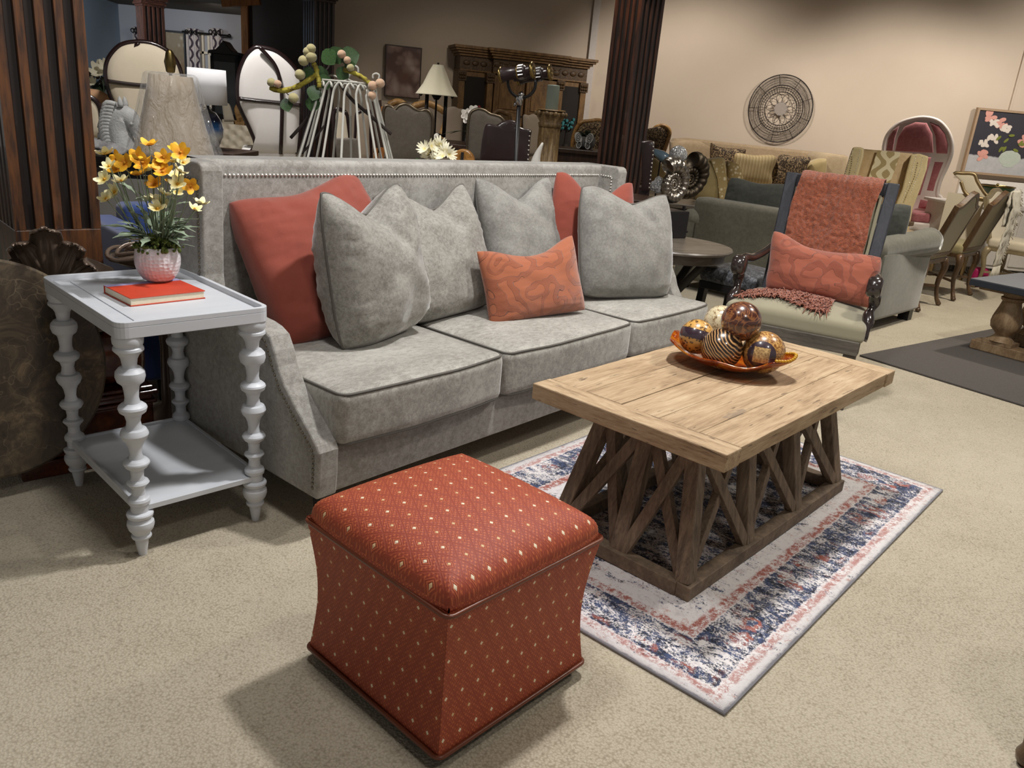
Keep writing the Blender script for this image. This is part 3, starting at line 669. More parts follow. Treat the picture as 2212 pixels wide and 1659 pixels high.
def flower_mb(n, L, w, cup, seed):
    mb = MB(); r_ = random.Random(seed)
    for k in range(n):
        a = 2*pi*k/n+r_.uniform(-.12, .12); cu = cup+r_.uniform(-.15, .15)
        def pf(u, v, a=a, cu=cu):
            x = v*L; y = (u-.5)*2*w*(sin(pi*min(1, v*.86+.06))**.7); z = cu*L*v*v+.18*L*v-abs(u-.5)*.2*w
            return (x*cos(a)-y*sin(a), x*sin(a)+y*cos(a), z)
        mb.grid(pf, 4, 5)
    return mb
fl_px = [(322,313,'y'),(294,340,'y'),(270,352,'y'),(303,347,'y'),(354,341,'y'),(390,330,'y'),(382,326,'y'),(350,350,'y'),(309,352,'y'),(296,378,'y'),(352,372,'y'),(333,398,'y'),(340,362,'y'),(412,402,'y'),(252,343,'y'),(253,365,'y'),(372,398,'y'),(228,333,'w'),(236,360,'w'),(226,388,'w'),(262,392,'w'),(248,415,'w'),(230,430,'w'),(371,350,'w'),(388,370,'w'),(378,382,'w'),(384,398,'w'),(355,420,'w'),(350,437,'w'),(340,452,'w'),(382,415,'w'),(434,440,'w'),(420,452,'w'),(332,432,'w'),(312,368,'w'),(240,372,'w'),(396,352,'w')]
protoy = flower_mb(5, .024, .0098, .35, 1).build('flower', m_py, fp, smooth=True); cy_ = MB().ball((0, 0, .002), .0035, 8, 5).build('flower_centre', m_cen, protoy, smooth=True)
protow = flower_mb(6, .022, .0085, .4, 2).build('flower', m_pw, fp, smooth=True); cw_ = MB().ball((0, 0, .002), .0035, 8, 5).build('flower_centre', m_cen, protow, smooth=True)
rd = random.Random(11); heads = []
for i, (px, py, k) in enumerate(fl_px):
    Y = pc.y-.02+rd.uniform(-.07, .09); p = at(px, py, Y)-Vector((pc.x, pc.y, PZ))
    src = protoy if k == 'y' else protow
    if (i == 0) or (k == 'w' and px == 228): o = src
    else:
        o = src.copy(); COL.objects.link(o); o.parent = fp; c_ = src.children[0].copy(); COL.objects.link(c_); c_.parent = o
    d = Vector((p.x*1.2, p.y-.35+rd.uniform(-.2, .5), .25+rd.uniform(-.2, .5))).normalized()
    o.location = p; o.rotation_euler = (d.to_track_quat('Z', 'Y').to_matrix() @ Matrix.Rotation(rd.uniform(0, 6), 3, 'Z')).to_euler(); s_ = rd.uniform(.95, 1.25); o.scale = (s_,)*3
    heads.append(p)
for i in range(0, len(heads), 1):
    p = heads[i]; b = Vector((p.x*.12+rd.uniform(-.015, .015), p.y*.1, .09)); m_ = (p+b)/2+Vector((p.x*.12, 0, .01))
    MB().tube(bez([b, m_, p-Vector((0, 0, .002))], 7), [.0022, .002, .0018, .0016, .0013, .001, .001], 5).build('stem', m_stem, fp, smooth=True)
def leaf_mb(L, w, curl, lob=3):
    mb = MB()
    def lf(u, v):
        ww = w*sin(pi*min(1, v*.95+.04))**.8*(1+.45*sin(v*lob*2*pi+1)); return ((u-.5)*2*ww, v*L, -curl*v*v*L+.15*abs(u-.5)*w)
    mb.grid(lf, 2, 12); return mb
lfp = leaf_mb(.085, .011, .45).build('leaf', m_leaf, fp, smooth=True)
for i in range(60):
    o = lfp if i == 0 else lfp.copy()
    if i: COL.objects.link(o); o.parent = fp
    a = rd.uniform(0, 2*pi); z = rd.choice([rd.uniform(.10, .17)]*3+[rd.uniform(.17, .27)]); r = .012+.25*(z-.1)+rd.uniform(0, .015)
    o.location = (r*cos(a), r*sin(a), z); o.rotation_euler = (rd.uniform(.3, 1.1), rd.uniform(-.4, .4), a-pi/2); s_ = rd.uniform(.7, 1.3)*(1 if z < .17 else .7); o.scale = (s_,)*3
# ================================================================ more helpers
def scl(px, py, Y):
    """metres per photo pixel for something standing at depth Y"""
    return Y/ray(px, py).y/CF
def faceyaw(pts, Y):
    cx = sum(p[0] for p in pts)/len(pts); cy = sum(p[1] for p in pts)/len(pts); O = at(cx, cy, Y); return -math.atan2(O.x, O.y)
def slabpts(pts, Y, yaw=0, smooth=0):
    cx = sum(p[0] for p in pts)/len(pts); cy = sum(p[1] for p in pts)/len(pts); O = at(cx, cy, Y)
    n = Vector((-sin(yaw), cos(yaw), 0)); out = []
    for p in pts:
        d = ray(*p[:2]); t = (O-Vector((0, 0, CH))).dot(n)/d.dot(n); out.append(Vector((0, 0, CH))+d*t)
    return out, n
def slab(name, pts, Y, th, mat, parent=None, yaw=0, smooth=0, bevel=0, off=0, puff=0):
    """an upright board with this outline, standing at depth Y with thickness th behind it"""
    if smooth: q = [tuple(v) for v in bez([(p[0], p[1]) for p in pts], smooth)]
    else: q = pts
    P, n = slabpts(q, Y, yaw); L = parent.location if parent else Vector((0, 0, 0)); mb = MB(); m = len(P)
    a = [p-L+n*off for p in P]; b = [p+n*th for p in a]
    if puff:
        c = sum(a, Vector())/m; rings = [(1, 0), (.93, .55), (.8, .85), (.5, 1), (.0, 1.05)]
        vs = []
        for k, h in rings[:-1]: vs += [c+(p-c)*k-n*puff*h for p in a]
        vs.append(c-n*puff*1.05); R_ = len(rings)-1; fs = []
        for j in range(R_-1):
            for i in range(m): fs.append((j*m+i, j*m+(i+1) % m, (j+1)*m+(i+1) % m, (j+1)*m+i))
        for i in range(m): fs.append(((R_-1)*m+i, (R_-1)*m+(i+1) % m, R_*m))
        k0 = len(vs); vs += b
        for i in range(m): fs.append((i, (i+1) % m, k0+(i+1) % m, k0+i))
        fs.append(tuple(range(k0, k0+m))); mb.add(vs, fs)
        return mb.build(name, mat, parent, smooth=True, ang=60)
    mb.add(a+b, [tuple(range(m)), tuple(range(m, 2*m))]+[(i, (i+1) % m, m+(i+1) % m, m+i) for i in range(m)])
    return mb.build(name, mat, parent, bevel=bevel)
def strip(name, pts, Y, r, mat, parent=None, yaw=0, n=6, closed=False, smooth=24, off=0, flat=1):
    """a round bar following these photo points at depth Y"""
    q = [tuple(v) for v in bez([(p[0], p[1]) for p in pts], smooth)] if smooth else pts
    P, nn = slabpts(q, Y, yaw); 
    if smooth:  # keep plane anchored on the outline centre
        pass
    L = parent.location if parent else Vector((0, 0, 0)); P = [p-L+nn*off for p in P]
    return MB().tube(P, r, n, closed).build(name, mat, parent, smooth=True)
def floorpt(px, py, Y): p = at(px, py, Y); return Vector((p.x, p.y, 0))
M_YZX = Matrix(((0, 0, 1, 0), (1, 0, 0, 0), (0, 1, 0, 0), (0, 0, 0, 1)))   # polygon (y,z) extruded along x
# ================================================================ ROOM
g = G('taupe_plaster'); v = g.tc(); g.set(Base_Color=g.mix(g.noise(v, 2, 4), C(196, 182, 166), C(206, 192, 176)), Roughness=.9); g.bump(g.noise(v, 60, 4), .15, .003); m_wall = g.m
m_wallb = paint('dusty_blue_plaster', C(150, 166, 184), .9, nz=2, amt=.03); m_walld = paint('shaded_brown_partition', C(74, 66, 60), .9, nz=2, amt=.05)  # partition's shade is put into its dark colour
m_wallg = paint('warm_grey_plaster', C(158, 158, 162), .9, nz=2, amt=.03)
m_ceil = paint('ceiling_tile', C(120, 112, 100), .9); m_sof = paint('soffit_brown', C(70, 62, 50), .9)
def wall(name, a, b, z0, z1, mat, th=.12, side=1):
    a, b = Vector(a), Vector(b); d = (b-a).normalized(); n = Vector((-d.y, d.x))*th*side
    return struct(MB().prism([tuple(a), tuple(b), tuple(b+n), tuple(a+n)], z0, z1).build(name, mat))
wall('wall_right', (.66, 12), (8.8, 12), 0, 3.4, m_wall)
wall('wall_back', (-2.67, 10.92), (.66, 12), 0, 3.4, m_wall)
wall('wall_partition', (-3.96, 11.6), (-2.68, 10.92), 0, 3.4, m_walld)
wall('wall_blue_back', (-6.88, 14), (-3.9, 14), 0, 3.4, m_wallg)
wall('wall_blue_left', (-5.9, 7.8), (-6.88, 14), 0, 3.4, m_wallb, side=1)
struct(MB().bx(-12, 9, -2.5, 16, 3.4, 3.5).build('ceiling', m_ceil))
struct(MB().prism([(-9, 8.5), (-2.95, 8.5), (-4.0, 11.6), (-3.9, 14.2), (-9, 14.2)], 2.36, 2.46).build('trim_soffit', m_sof))
m_oak = wood('orange_oak_trim', C(120, 72, 30), C(160, 100, 46), C(186, 124, 62), (12, 12, 1), .5)
p = at(533, 60, 11.62); struct(MB().bx(p.x-.045, p.x+.045, 11.53, 11.6, 0, 2.36).build('trim_post', m_oak))
a = at(480, 8, 11.2); b = at(562, 3, 11.2); struct(MB().beam(a, b, .06, .08).build('trim_header', m_oak))
# corner pipe strip between the two walls, seams on the right wall
struct(MB().bx(.64, .73, 11.93, 11.998, 0, 3.4).build('trim_corner', paint('pale_corner_strip', C(206, 200, 196), .7)))
p = at(2190, 200, 12); struct(MB().bx(p.x-.012, p.x+.012, 11.975, 12, 1.2, 3.4).build('trim_conduit', m_wall))
m_wains = paint('white_wainscot', C(226, 222, 216), .6)
z = at(2150, 390, 12).z; x0 = at(2075, 380, 12).x; struct(MB().bx(x0, 8.7, 11.96, 12, 0, z).build('trim_wainscot', m_wains))
# ================================================================ COLUMNS
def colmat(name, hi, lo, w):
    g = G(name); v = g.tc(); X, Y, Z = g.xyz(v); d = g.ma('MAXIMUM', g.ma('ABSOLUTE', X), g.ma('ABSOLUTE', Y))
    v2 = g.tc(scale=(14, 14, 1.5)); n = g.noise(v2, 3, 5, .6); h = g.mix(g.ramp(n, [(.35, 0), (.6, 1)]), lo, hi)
    g.set(Base_Color=g.mix(g.ramp(d, [(w/2-.008, 0), (w/2-.002, 1)]), mulc(lo, .7), h), Roughness=.38, Coat_Weight=.25); return g.m  # flutes darkened in the colour, for patina and groove shade
def column(px, py, Y, w, label, hi, lo, ztop=2.25, nf=4, flute0=.45, cap=True, yaw=.75):
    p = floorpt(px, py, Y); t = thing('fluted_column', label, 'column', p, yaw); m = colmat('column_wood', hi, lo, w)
    fw = w/(nf*2+.6)*1.02; dp = min(.016, fw*.6); pts = []
    for k in range(4):
        q = []; xs = [w*((i+.5)/nf-.5)*.86 for i in range(nf)]
        q.append((-w/2, -w/2))
        for x in xs:
            for a in lin(pi, 2*pi, 5): q.append((x+fw/2*cos(a), -w/2-sin(a)*dp*-1*-1 if 0 else -w/2+dp*sin(a-pi)))
        c, s = cos(k*pi/2), sin(k*pi/2); pts += [(x*c-y*s, x*s+y*c) for x, y in q]
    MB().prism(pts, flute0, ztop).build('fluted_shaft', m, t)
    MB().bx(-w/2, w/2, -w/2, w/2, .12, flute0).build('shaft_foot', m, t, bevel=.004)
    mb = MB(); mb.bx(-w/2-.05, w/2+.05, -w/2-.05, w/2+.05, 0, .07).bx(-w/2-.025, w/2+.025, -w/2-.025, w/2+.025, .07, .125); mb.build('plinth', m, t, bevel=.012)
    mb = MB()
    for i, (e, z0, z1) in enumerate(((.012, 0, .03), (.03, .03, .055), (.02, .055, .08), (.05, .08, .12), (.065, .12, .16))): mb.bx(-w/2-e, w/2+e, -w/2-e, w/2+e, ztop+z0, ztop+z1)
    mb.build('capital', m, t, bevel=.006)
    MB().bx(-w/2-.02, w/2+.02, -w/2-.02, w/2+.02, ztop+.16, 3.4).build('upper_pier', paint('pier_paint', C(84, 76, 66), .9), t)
    return t
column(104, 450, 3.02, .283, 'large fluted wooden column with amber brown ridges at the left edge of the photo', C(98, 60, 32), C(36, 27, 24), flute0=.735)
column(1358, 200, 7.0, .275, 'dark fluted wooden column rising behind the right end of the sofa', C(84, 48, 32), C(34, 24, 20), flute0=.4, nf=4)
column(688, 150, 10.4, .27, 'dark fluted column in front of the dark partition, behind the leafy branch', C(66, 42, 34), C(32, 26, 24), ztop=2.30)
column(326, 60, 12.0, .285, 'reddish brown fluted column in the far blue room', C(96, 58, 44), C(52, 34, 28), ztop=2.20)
# ================================================================ LEFT: pedestal with carved leaf, marble top, navy chair
m_carve = paint('carved_dark_bronze_wood', C(104, 88, 76), .26, .25, nz=20, amt=.3, bs=.2)
m_red = wood('polished_amber_wood', C(38, 16, 10), C(86, 40, 20), C(130, 66, 30), (2, 2, 2), .25, 3, .1, .6)
o_ = floorpt(60, 500, 2.62)
pd = thing('carved_pedestal', 'carved dark wood pedestal base with acanthus leaf standing before the left column', 'pedestal', (-1.50, 2.60, 0), .75)
mb = MB()
for z0, z1, e in ((0, .06, .27), (.06, .075, .25), (.075, .20, .235), (.20, .215, .25), (.215, .235, .235), (.235, .25, .255), (.25, .265, .24)): mb.bx(-e*.85, e*.85, -e*.55, e*.55, z0, z1)
mb.build('stepped_base', m_red, pd, bevel=.006)
mb = MB(); mb.soft((0, 0, .37), (.40, .25, .2), .07, m=4); mb.build('bulging_panel', m_red, pd, smooth=True, weld=True)
mb = MB(); mb.bx(-.18, .18, -.11, .11, .47, .50).bx(-.20, .20, -.13, .13, .50, .52); mb.build('moulding', m_carve, pd, bevel=.006)
def acanthus(parent, M, s, name='acanthus_leaf'):
    mb = MB()
    for ang, L, w in ((0, .30, .06), (.42, .26, .05), (-.42, .26, .05), (.85, .22, .045), (-.85, .22, .045), (1.25, .17, .04), (-1.25, .17, .04)):
        def lf(u, v, ang=ang, L=L, w=w):
            ww = w*(.35+.75*sin(pi*min(1, v*.8+.12)))*(1 if v < .93 else .75); a = (u-.5)*2
            x = a*ww; z = v*L*(1-.06*a*a); y = -.03-.05*v+.022*a*a-.02*abs(sin(a*pi*1.5))*(1-v*.4)-.07*sst(v, .72, 1); z -= .03*sst(v, .85, 1)
            return (x*cos(ang)+z*sin(ang), y, -x*sin(ang)+z*cos(ang))
        mb.grid(lf, 12, 14, M @ Matrix.Scale(s, 4))
    return mb.build(name, m_carve, parent, smooth=True, solid=.008)
AW = at(122, 622, 2.50); ad = AW-Vector((-1.50, 2.60, 0)); acanthus(pd, T(ad.x*cos(.75)+ad.y*sin(.75), -ad.x*sin(.75)+ad.y*cos(.75)+.06, AW.z-.03) @ RZ(-.25), .86)
MB().prism(rrect(.3, .2, .03, 4), .50, AW.z+.02, T(ad.x*cos(.75)+ad.y*sin(.75), -ad.x*sin(.75)+ad.y*cos(.75)+.14, 0)).build('leaf_block', m_red, pd, bevel=.01)
MB().lathe([(.1, .5), (.13, .53), (.1, .58), (.06, .66), (0, .7)], 16, T(.06, .02, 0), 1.3, .7).build('finial_block', m_carve, pd, smooth=True)
g = G('brown_marble'); v = g.tc(); n = g.noise(v, 7, 8, .7, 1.5); n2 = g.vor(g.mix(.3, v, g.noise(v, 5, 3, .6, 0, True)), 9, 'DISTANCE_TO_EDGE')
c = g.ramp(n, [(.3, C(40, 34, 28)), (.48, C(72, 62, 50)), (.58, C(98, 84, 64)), (.68, C(134, 112, 86))]); g.set(Base_Color=g.mix(g.ramp(n2, [(0, .35), (.012, 0)]), c, C(150, 132, 106)), Roughness=.35); m_marb = g.m
mt = MB().lathe([(.0, -.018), (.33, -.018), (.338, -.010), (.338, .010), (.33, .018), (0, .018)], 64).build('round_marble_tabletop', m_marb, smooth=True, ang=40)
q = at(-18, 800, 2.27)
mt.matrix_world = T(q.x, q.y, q.z) @ RZ(.78) @ RX(pi/2-.14) @ Matrix.Diagonal((.95, 1.0, 1, 1)); tag(mt, 'round brown marble tabletop leaning on its edge at the left edge of the photo', 'tabletop')
m_mar2 = None
zmin = min((mt.matrix_world @ Vector(c)).z for c in mt.bound_box); 
m_navy = cloth('navy_fabric', C(30, 52, 104), .12, 50, 400)
nv = thing('club_chair', 'navy blue upholstered club chair between the left column and the grey sofa', 'chair', (-1.42, 3.60, 0), .75)
MB().soft((0, 0, .29), (.74, .62, .34), .03, m=3).build('seat', m_navy, nv, smooth=True, weld=True)
for s in (-1, 1): MB().soft((s*.36, 0, .40), (.12, .70, .58), .025, m=3).build('arm', m_navy, nv, smooth=True, weld=True)
MB().soft((0, .27, .42), (.6, .14, .66), .03, T(0, 0, 0), 3).build('backrest', m_navy, nv, smooth=True, weld=True)
for sx in (-1, 1):
    for sy in (-1, 1): MB().lathe([(.02, 0), (.026, .115)], 8, T(sx*.33, sy*.28, 0)).build('leg', m_black, nv)
dd = thing('carved_scroll_tray', 'dark carved scroll edged bowl behind the flower pot', 'bowl', (-1.37, 3.0, 0), .4)
mb = MB(); mb.lathe([(0, .60), (.10, .61), (.16, .64), (.17, .655), (.15, .652), (.1, .63), (0, .62)], 30, I4(), 1.15, .8); mb.build('bowl_body', m_carve, dd, smooth=True)
MB().lathe([(.1, 0), (.1, .02), (.03, .06), (.025, .3), (.04, .5), (.08, .6)], 20).build('stand', m_carve, dd, smooth=True)
mb = MB()
for k in range(3): mb.tube([((.17-.03*k)*cos(a)*1.1, (.17-.03*k)*sin(a)*.8, .66+.012*k+.012*sin(3*a+k)) for a in lin(0, 2*pi, 40)[:-1]], .008, 6, True)
mb.build('rope_rim', m_carve, dd, smooth=True)
# ================================================================ ROUND TABLE, SCULPTURES
m_rt = wood('grey_brown_top', C(76, 68, 60), C(98, 90, 80), C(116, 106, 96), (1, 8, 8), .35); m_rtd = paint('charcoal_wood', C(40, 36, 32), .5)
RTx, RTy = .87, 4.87
rt = thing('round_side_table', 'round grey brown side table with crossed dark legs at the right end of the sofa', 'table', (RTx, RTy, 0), .3)
MB().lathe([(0, .596), (.35, .596), (.372, .602), (.375, .612), (.37, .62), (0, .62)], 56).build('table_top', m_rt, rt, smooth=True, ang=40)
MB().lathe([(.31, .54), (.33, .543), (.335, .596), (.3, .596)], 56).build('apron', m_rt, rt, smooth=True, ang=40)
for k in range(4):
    a = k*pi/2+.4; P = bez([(.29*cos(a), .29*sin(a), .56), (.12*cos(a), .12*sin(a), .36), (.05*cos(a), .05*sin(a), .26), (.13*cos(a), .13*sin(a), .12), (.29*cos(a), .29*sin(a), .0)], 16)
    MB().tube(P, .026, 6).build('leg', m_rtd, rt, smooth=True)
bq = gz(1437, 513, .622); BQ = Vector((bq.x, bq.y+.08, 0))
bb = MB(); bb.prism(rrect(.19, .19, .004, 2), 0, .165); 
for i, v_ in enumerate(bb.v):
    k = 1-.16*(1-v_.z/.165); v_.x *= 1.12-.0*k; v_.y *= 1.0
b = bb.build('display_box', m_black, bevel=.003, loc=(BQ.x, BQ.y, .621), rot=(0, 0, .62)); tag(b, 'black tapered box on the round table under the silver ammonite', 'box')
def ammonite(name, label, loc, R0, yaw, rz=0, tilt=0, mat=None, turns=3.4):
    mb = MB(); N = int(turns*110); P = []; rr = []
    for i in range(N+1):
        t = i/N; a = -2*pi*turns*t; r = R0*math.exp(-.72*turns*t)*.72; tube = r*.38*(1+.13*abs(sin(a*8)))
        P.append((r*cos(a+2.2), -.25*R0*t*.35, r*sin(a+2.2))); rr.append(tube)
    # ribbed tube, flattened across
    V = [Vector(p) for p in P]; vs = []; fs = []; n = 16
    for i, p in enumerate(V):
        tdir = (V[min(i+1, N)]-V[max(i-1, 0)]).normalized(); u = Vector((0, 1, 0)); w = tdir.cross(u)
        for k in range(n):
            a = 2*pi*k/n; vs.append(p+u*cos(a)*rr[i]*1.05+w*sin(a)*rr[i])
    for i in range(N):
        for k in range(n): fs.append((i*n+k, i*n+(k+1) % n, (i+1)*n+(k+1) % n, (i+1)*n+k))
    fs.append(tuple(range(n))); mb.add(vs, fs)
    o = mb.build(name, mat or m_silv, smooth=True); o.matrix_world = T(*loc) @ RZ(yaw) @ RX(tilt) @ RY(rz) @ Matrix.Diagonal((.80, 1.15, 1.0, 1)); tag(o, label, 'sculpture'); return o
m_silv = metal('antique_silver_leaf', C(150, 142, 132), .28, 25, .45, .3); m_bronze = metal('dark_bronze', C(72, 64, 54), .48, 25, .4, .3)
c1 = at(1452, 402, BQ.y); ammonite('ammonite_sculpture', 'silver ammonite shell sculpture standing on the black box', (c1.x, c1.y, .787+.155), .175, .5, 0)
c2 = at(1487, 388, BQ.y+.28)
ammonite('ammonite_sculpture', 'darker bronze ammonite sculpture behind the silver one', (c2.x, c2.y, c2.z), .19, .5, .6, 0, m_bronze)
MB().lathe([(.05, 0), (.05, .012), (.012, .02), (.01, c2.z-.17-.62)], 16, T(c2.x, c2.y, .621)).build('x', m_black)
o = bpy.data.objects['x']; o.name = 'sculpture_stand'; tag(o, 'thin black stand lifting the bronze ammonite above the round table', 'stand')
g = G('cracked_crystal'); v = g.tc(); g.set(Base_Color=g.mix(g.ramp(g.vor(v, 90), [(.2, 0), (.5, 1)]), C(226, 226, 224), C(150, 150, 150)), Roughness=.06, Transmission_Weight=.35, Specular_IOR_Level=.9, IOR=1.5, Coat_Weight=1); g.bump(g.vor(v, 70), .8, .008); m_crys = g.m
c3 = at(1465, 335, BQ.y+.06); cb = thing('crystal_ball', 'clear cut crystal ball resting on top of the silver ammonite', 'ball', (c3.x, c3.y, c3.z))
MB().ball((0, 0, 0), .058, 24, 16).build('glass_ball', m_crys, cb, smooth=True)
MB().lathe([(.012, -.10), (.022, -.075), (.026, -.052)], 12).build('ball_cup', m_crys, cb, smooth=True)
mb = MB(); rd = random.Random(5); c4 = at(1420, 400, BQ.y+.10)
for i in range(7): mb.ball((rd.uniform(-.02, .02), rd.uniform(-.02, .02), rd.uniform(-.02, .03)), rd.uniform(.018, .03), 6, 4, (1, 1, 1.3))
q = mb.build('quartz_cluster', m_crys, loc=c4); tag(q, 'clump of clear quartz crystal left of the silver ammonite', 'crystal')
m_bglass = paint('pale_blue_glass', C(130, 160, 184), .15, coat=.6); c5 = at(1428, 335, 5.9); bl = Vector((c5.x, c5.y, 0))
mb = MB(); mb.tube([(-.09, 0, .03), (-.05, 0, .02), (0, 0, 0), (.05, 0, -.03), (.09, 0, -.05)], [.004, .02, .034, .038, .018], 10); q = mb.build('glass_fish', m_bglass, smooth=True, loc=c5); tag(q, 'pale blue glass fish figure left of the crystal ball', 'figurine')
# ================================================================ ARMCHAIR
m_slate = wood('slate_black_wood', C(40, 41, 46), C(54, 55, 62), C(66, 66, 72), (12, 12, 1.2), .5); m_gwood = wood('weathered_dark_rail', C(60, 56, 50), C(84, 78, 70), C(102, 96, 86), (1.5, 14, 14), .55)
m_sage = cloth('sage_linen', C(138, 132, 110), .06, 30, 600, .3, .15); m_arm = paint('polished_black_brown', C(44, 36, 34), .2, coat=.5, nz=8, amt=.35)
AO = (1.382, 3.985); AY = -.483
ac = thing('armchair', 'dark framed armchair with sage linen seat, orange throw and pillow, right of the round table', 'chair', (AO[0], AO[1], 0), AY)
zb = 1.092; yb0, yb1 = .56, .738
for s in (-1, 1):
    mb = MB(); mb.beam((s*.255, yb0, .36), (s*.268, yb1, zb), .062, .04, (0, 1, 0)); mb.build('back_stile', m_slate, ac, bevel=.006)
    MB().beam((s*.255, yb0+.06, 0), (s*.255, yb0, .38), .05, .045, (0, 1, 0)).build('leg', m_gwood, ac, bevel=.004)
    MB().beam((s*.30, .04, 0), (s*.30, .04, .36), .06, .055, (0, 1, 0)).build('leg', m_gwood, ac, bevel=.006)
MB().beam((-.26, yb1, zb-.035), (.26, yb1, zb-.035), .04, .07, (0, 0, 1)).build('crest_rail', m_slate, ac, bevel=.005)
mb = MB(); k_ = (yb1-yb0)/(zb-.36)
def bk(x, z, d=0): return (x, yb0+k_*(z-.36)-.012-d, z)
for x in (-.222, .222): mb.beam(bk(x, .46), bk(x, zb-.075), .016, .02, (0, 1, 0))
mb.beam(bk(-.222, zb-.075), bk(.222, zb-.075), .02, .016); mb.build('back_moulding', m_sage, ac, bevel=.002)
mb = MB(); mb.grid(lambda u, v: bk(-.215+.43*u, .44+(zb-.10-.44)*v, .02*sin(pi*u)*sin(pi*v)), 10, 10); mb.build('back_panel', m_sage, ac, smooth=True, solid=.004)
def seatf(x, y, z, a, b, c):
    t = (y/b+1)/2; x *= 1-.1*t
    if z > 0: z += .05*(1-(x/a)**2)*(1-(y/b)**2)
    return (x, y, z)
MB().soft((0, .30, .395), (.70, .58, .10), .03, m=8, fn=seatf).build('seat', m_sage, ac, smooth=True, weld=True)
MB().beam((-.335, .02, .325), (.335, .02, .325), .04, .07).build('seat_rail', m_gwood, ac, bevel=.004)
for s in (-1, 1): MB().beam((s*.32, .03, .325), (s*.265, .58, .325), .035, .06).build('seat_rail', m_gwood, ac, bevel=.004)
for s in (-1, 1):
    P = bez([(s*.27, .60, .70), (s*.29, .48, .665), (s*.315, .32, .645), (s*.33, .2, .655), (s*.335, .12, .64)], 14); MB().tube(P, [.018+.01*i/13 for i in range(14)], 8).build('arm', m_arm, ac, smooth=True)
    mb = MB(); mb.lathe([(0, -.034), (.04, -.034), (.052, -.022), (.052, .022), (.04, .034), (0, .034)], 24, T(s*.335, .115, .625) @ RY(pi/2)); mb.build('arm_scroll', m_arm, ac, smooth=True)
    mb = MB(); P = bez([(s*.335, .16, .60), (s*.345, .19, .54), (s*.335, .15, .48), (s*.345, .10, .43), (s*.33, .08, .36)], 20); mb.tube(P, [.016+.014*abs(sin(i/19*pi*2.5)) for i in range(20)], 10); mb.build('arm_post', m_arm, ac, smooth=True)
g = G('rust_boucle_throw'); v = g.tc(); n = g.noise(v, 75, 4, .7, 1); g.set(Base_Color=g.mix(g.ramp(n, [(.35, 0), (.6, 1)]), C(132, 64, 38), C(172, 92, 58)), Roughness=.95, Sheen_Weight=.4); g.bump(n, 1, .012); m_throw = g.m
def throwf(u, v):
    # v 0 behind the crest .. 1 at the seat ; u across
    s = -.16+v*.78
    xl, xr = -.205-.03*v, .225-.035*v; x = xl+(xr-xl)*u+.006*sin(v*11)
    if s < 0: y = yb1+.035; z = zb+.012+s*1.0
    else: z = zb+.012-s*.95; y = yb0+k_*(z-.36)-.062-.010*sin(u*9+v*4)
    if -.03 < s < .03: y = yb1-.004+(-s/.03)*.045; z = zb+.014
    n_ = noise.noise(Vector((u*26, v*34, 1)))*.008+noise.noise(Vector((u*7, v*6, 4)))*.01
    return (x+n_*.3, y-n_, z+n_*.6)
th = MB().grid(throwf, 70, 90).build('throw_blanket', m_throw, smooth=True, solid=.006, loc=(AO[0], AO[1], 0), rot=(0, 0, AY))
tag(th, 'rust orange nubby knit throw draped over the armchair back', 'throw')
mb = MB(); rd = random.Random(8)
def ft(x, y): return .452+.052*max(0, (1-(x/.34)**2)*(1-((y-.30)/.29)**2))
def tf(u, v):
    x = -.30+.45*u; y = .33-.24*v*(1-.25*sin(u*5)); return (x, y+.03*u, ft(x, y)+.004+noise.noise(Vector((u*22, v*12, 2)))*.011)
mb.grid(tf, 44, 18)
for i in range(520):
    u = rd.random(); v = .25+.75*rd.random()**.6; x, y, z = tf(u, min(1, v)); L = rd.uniform(.02, .07)*(1 if v > .85 else .7); a = rd.gauss(-pi/2, .7)
    mid_ = (x+L*.5*cos(a)+rd.uniform(-.008, .008), y+L*.5*sin(a), z+rd.uniform(.004, .014)); e = (x+L*cos(a), y+L*sin(a), max(z-.012, ft(x, y)+.002) if y+L*sin(a) > .03 else z-.02)
    mb.tube([(x, y, z), mid_, e], [.0036, .0032, .002], 4)
fr_ = mb.build('throw_fringe', m_throw, smooth=True, loc=(AO[0], AO[1], 0), rot=(0, 0, AY)); fr_.parent = th; fr_.location = (0, 0, 0); fr_.rotation_euler = (0, 0, 0)
q = loc2w(AO, AY, .045, .335, .485)
pillow('lumbar_pillow', 'coral scroll patterned lumbar pillow leaning on the armchair under the throw', m_scroll2, q.x, q.y, .475, AY+.02, .28, .02, .60, .285, .15, chop=.06, cu=0, seed=31, pinch=.06, wr=.006, group='pillows on the armchair', peaks=(.16, .0), skew=-.12)
# ---- cowhide stool
g = G('dark_cowhide'); v = g.tc(); n = g.noise(v, 45, 6, .8, .5); g.set(Base_Color=g.ramp(n, [(.42, C(26, 27, 30)), (.55, C(84, 86, 92)), (.7, C(150, 152, 158))]), Roughness=.5, Sheen_Weight=.3); m_hide = g.m
sp_ = gz(1580, 580, .47); sk_ = thing('stool', 'black wooden stool with speckled dark hide seat between round table and armchair', 'stool', (1.36, 4.92, 0), .8)
MB().soft((0, 0, .445), (.40, .40, .09), .035, m=5, fn=lambda x, y, z, a, b, c: (x, y, z+(.03*(1-(x/a)**2)*(1-(y/b)**2) if z > 0 else 0))).build('seat', m_hide, sk_, smooth=True, weld=True)
MB().bx(-.19, .19, -.19, .19, .36, .405).build('apron', m_black, sk_, bevel=.004)
for sx in (-1, 1):
    for sy in (-1, 1): MB().beam((sx*.185, sy*.185, 0), (sx*.165, sy*.165, .37), .045, .045, (0, 1, 0)).build('leg', m_black, sk_, bevel=.003)
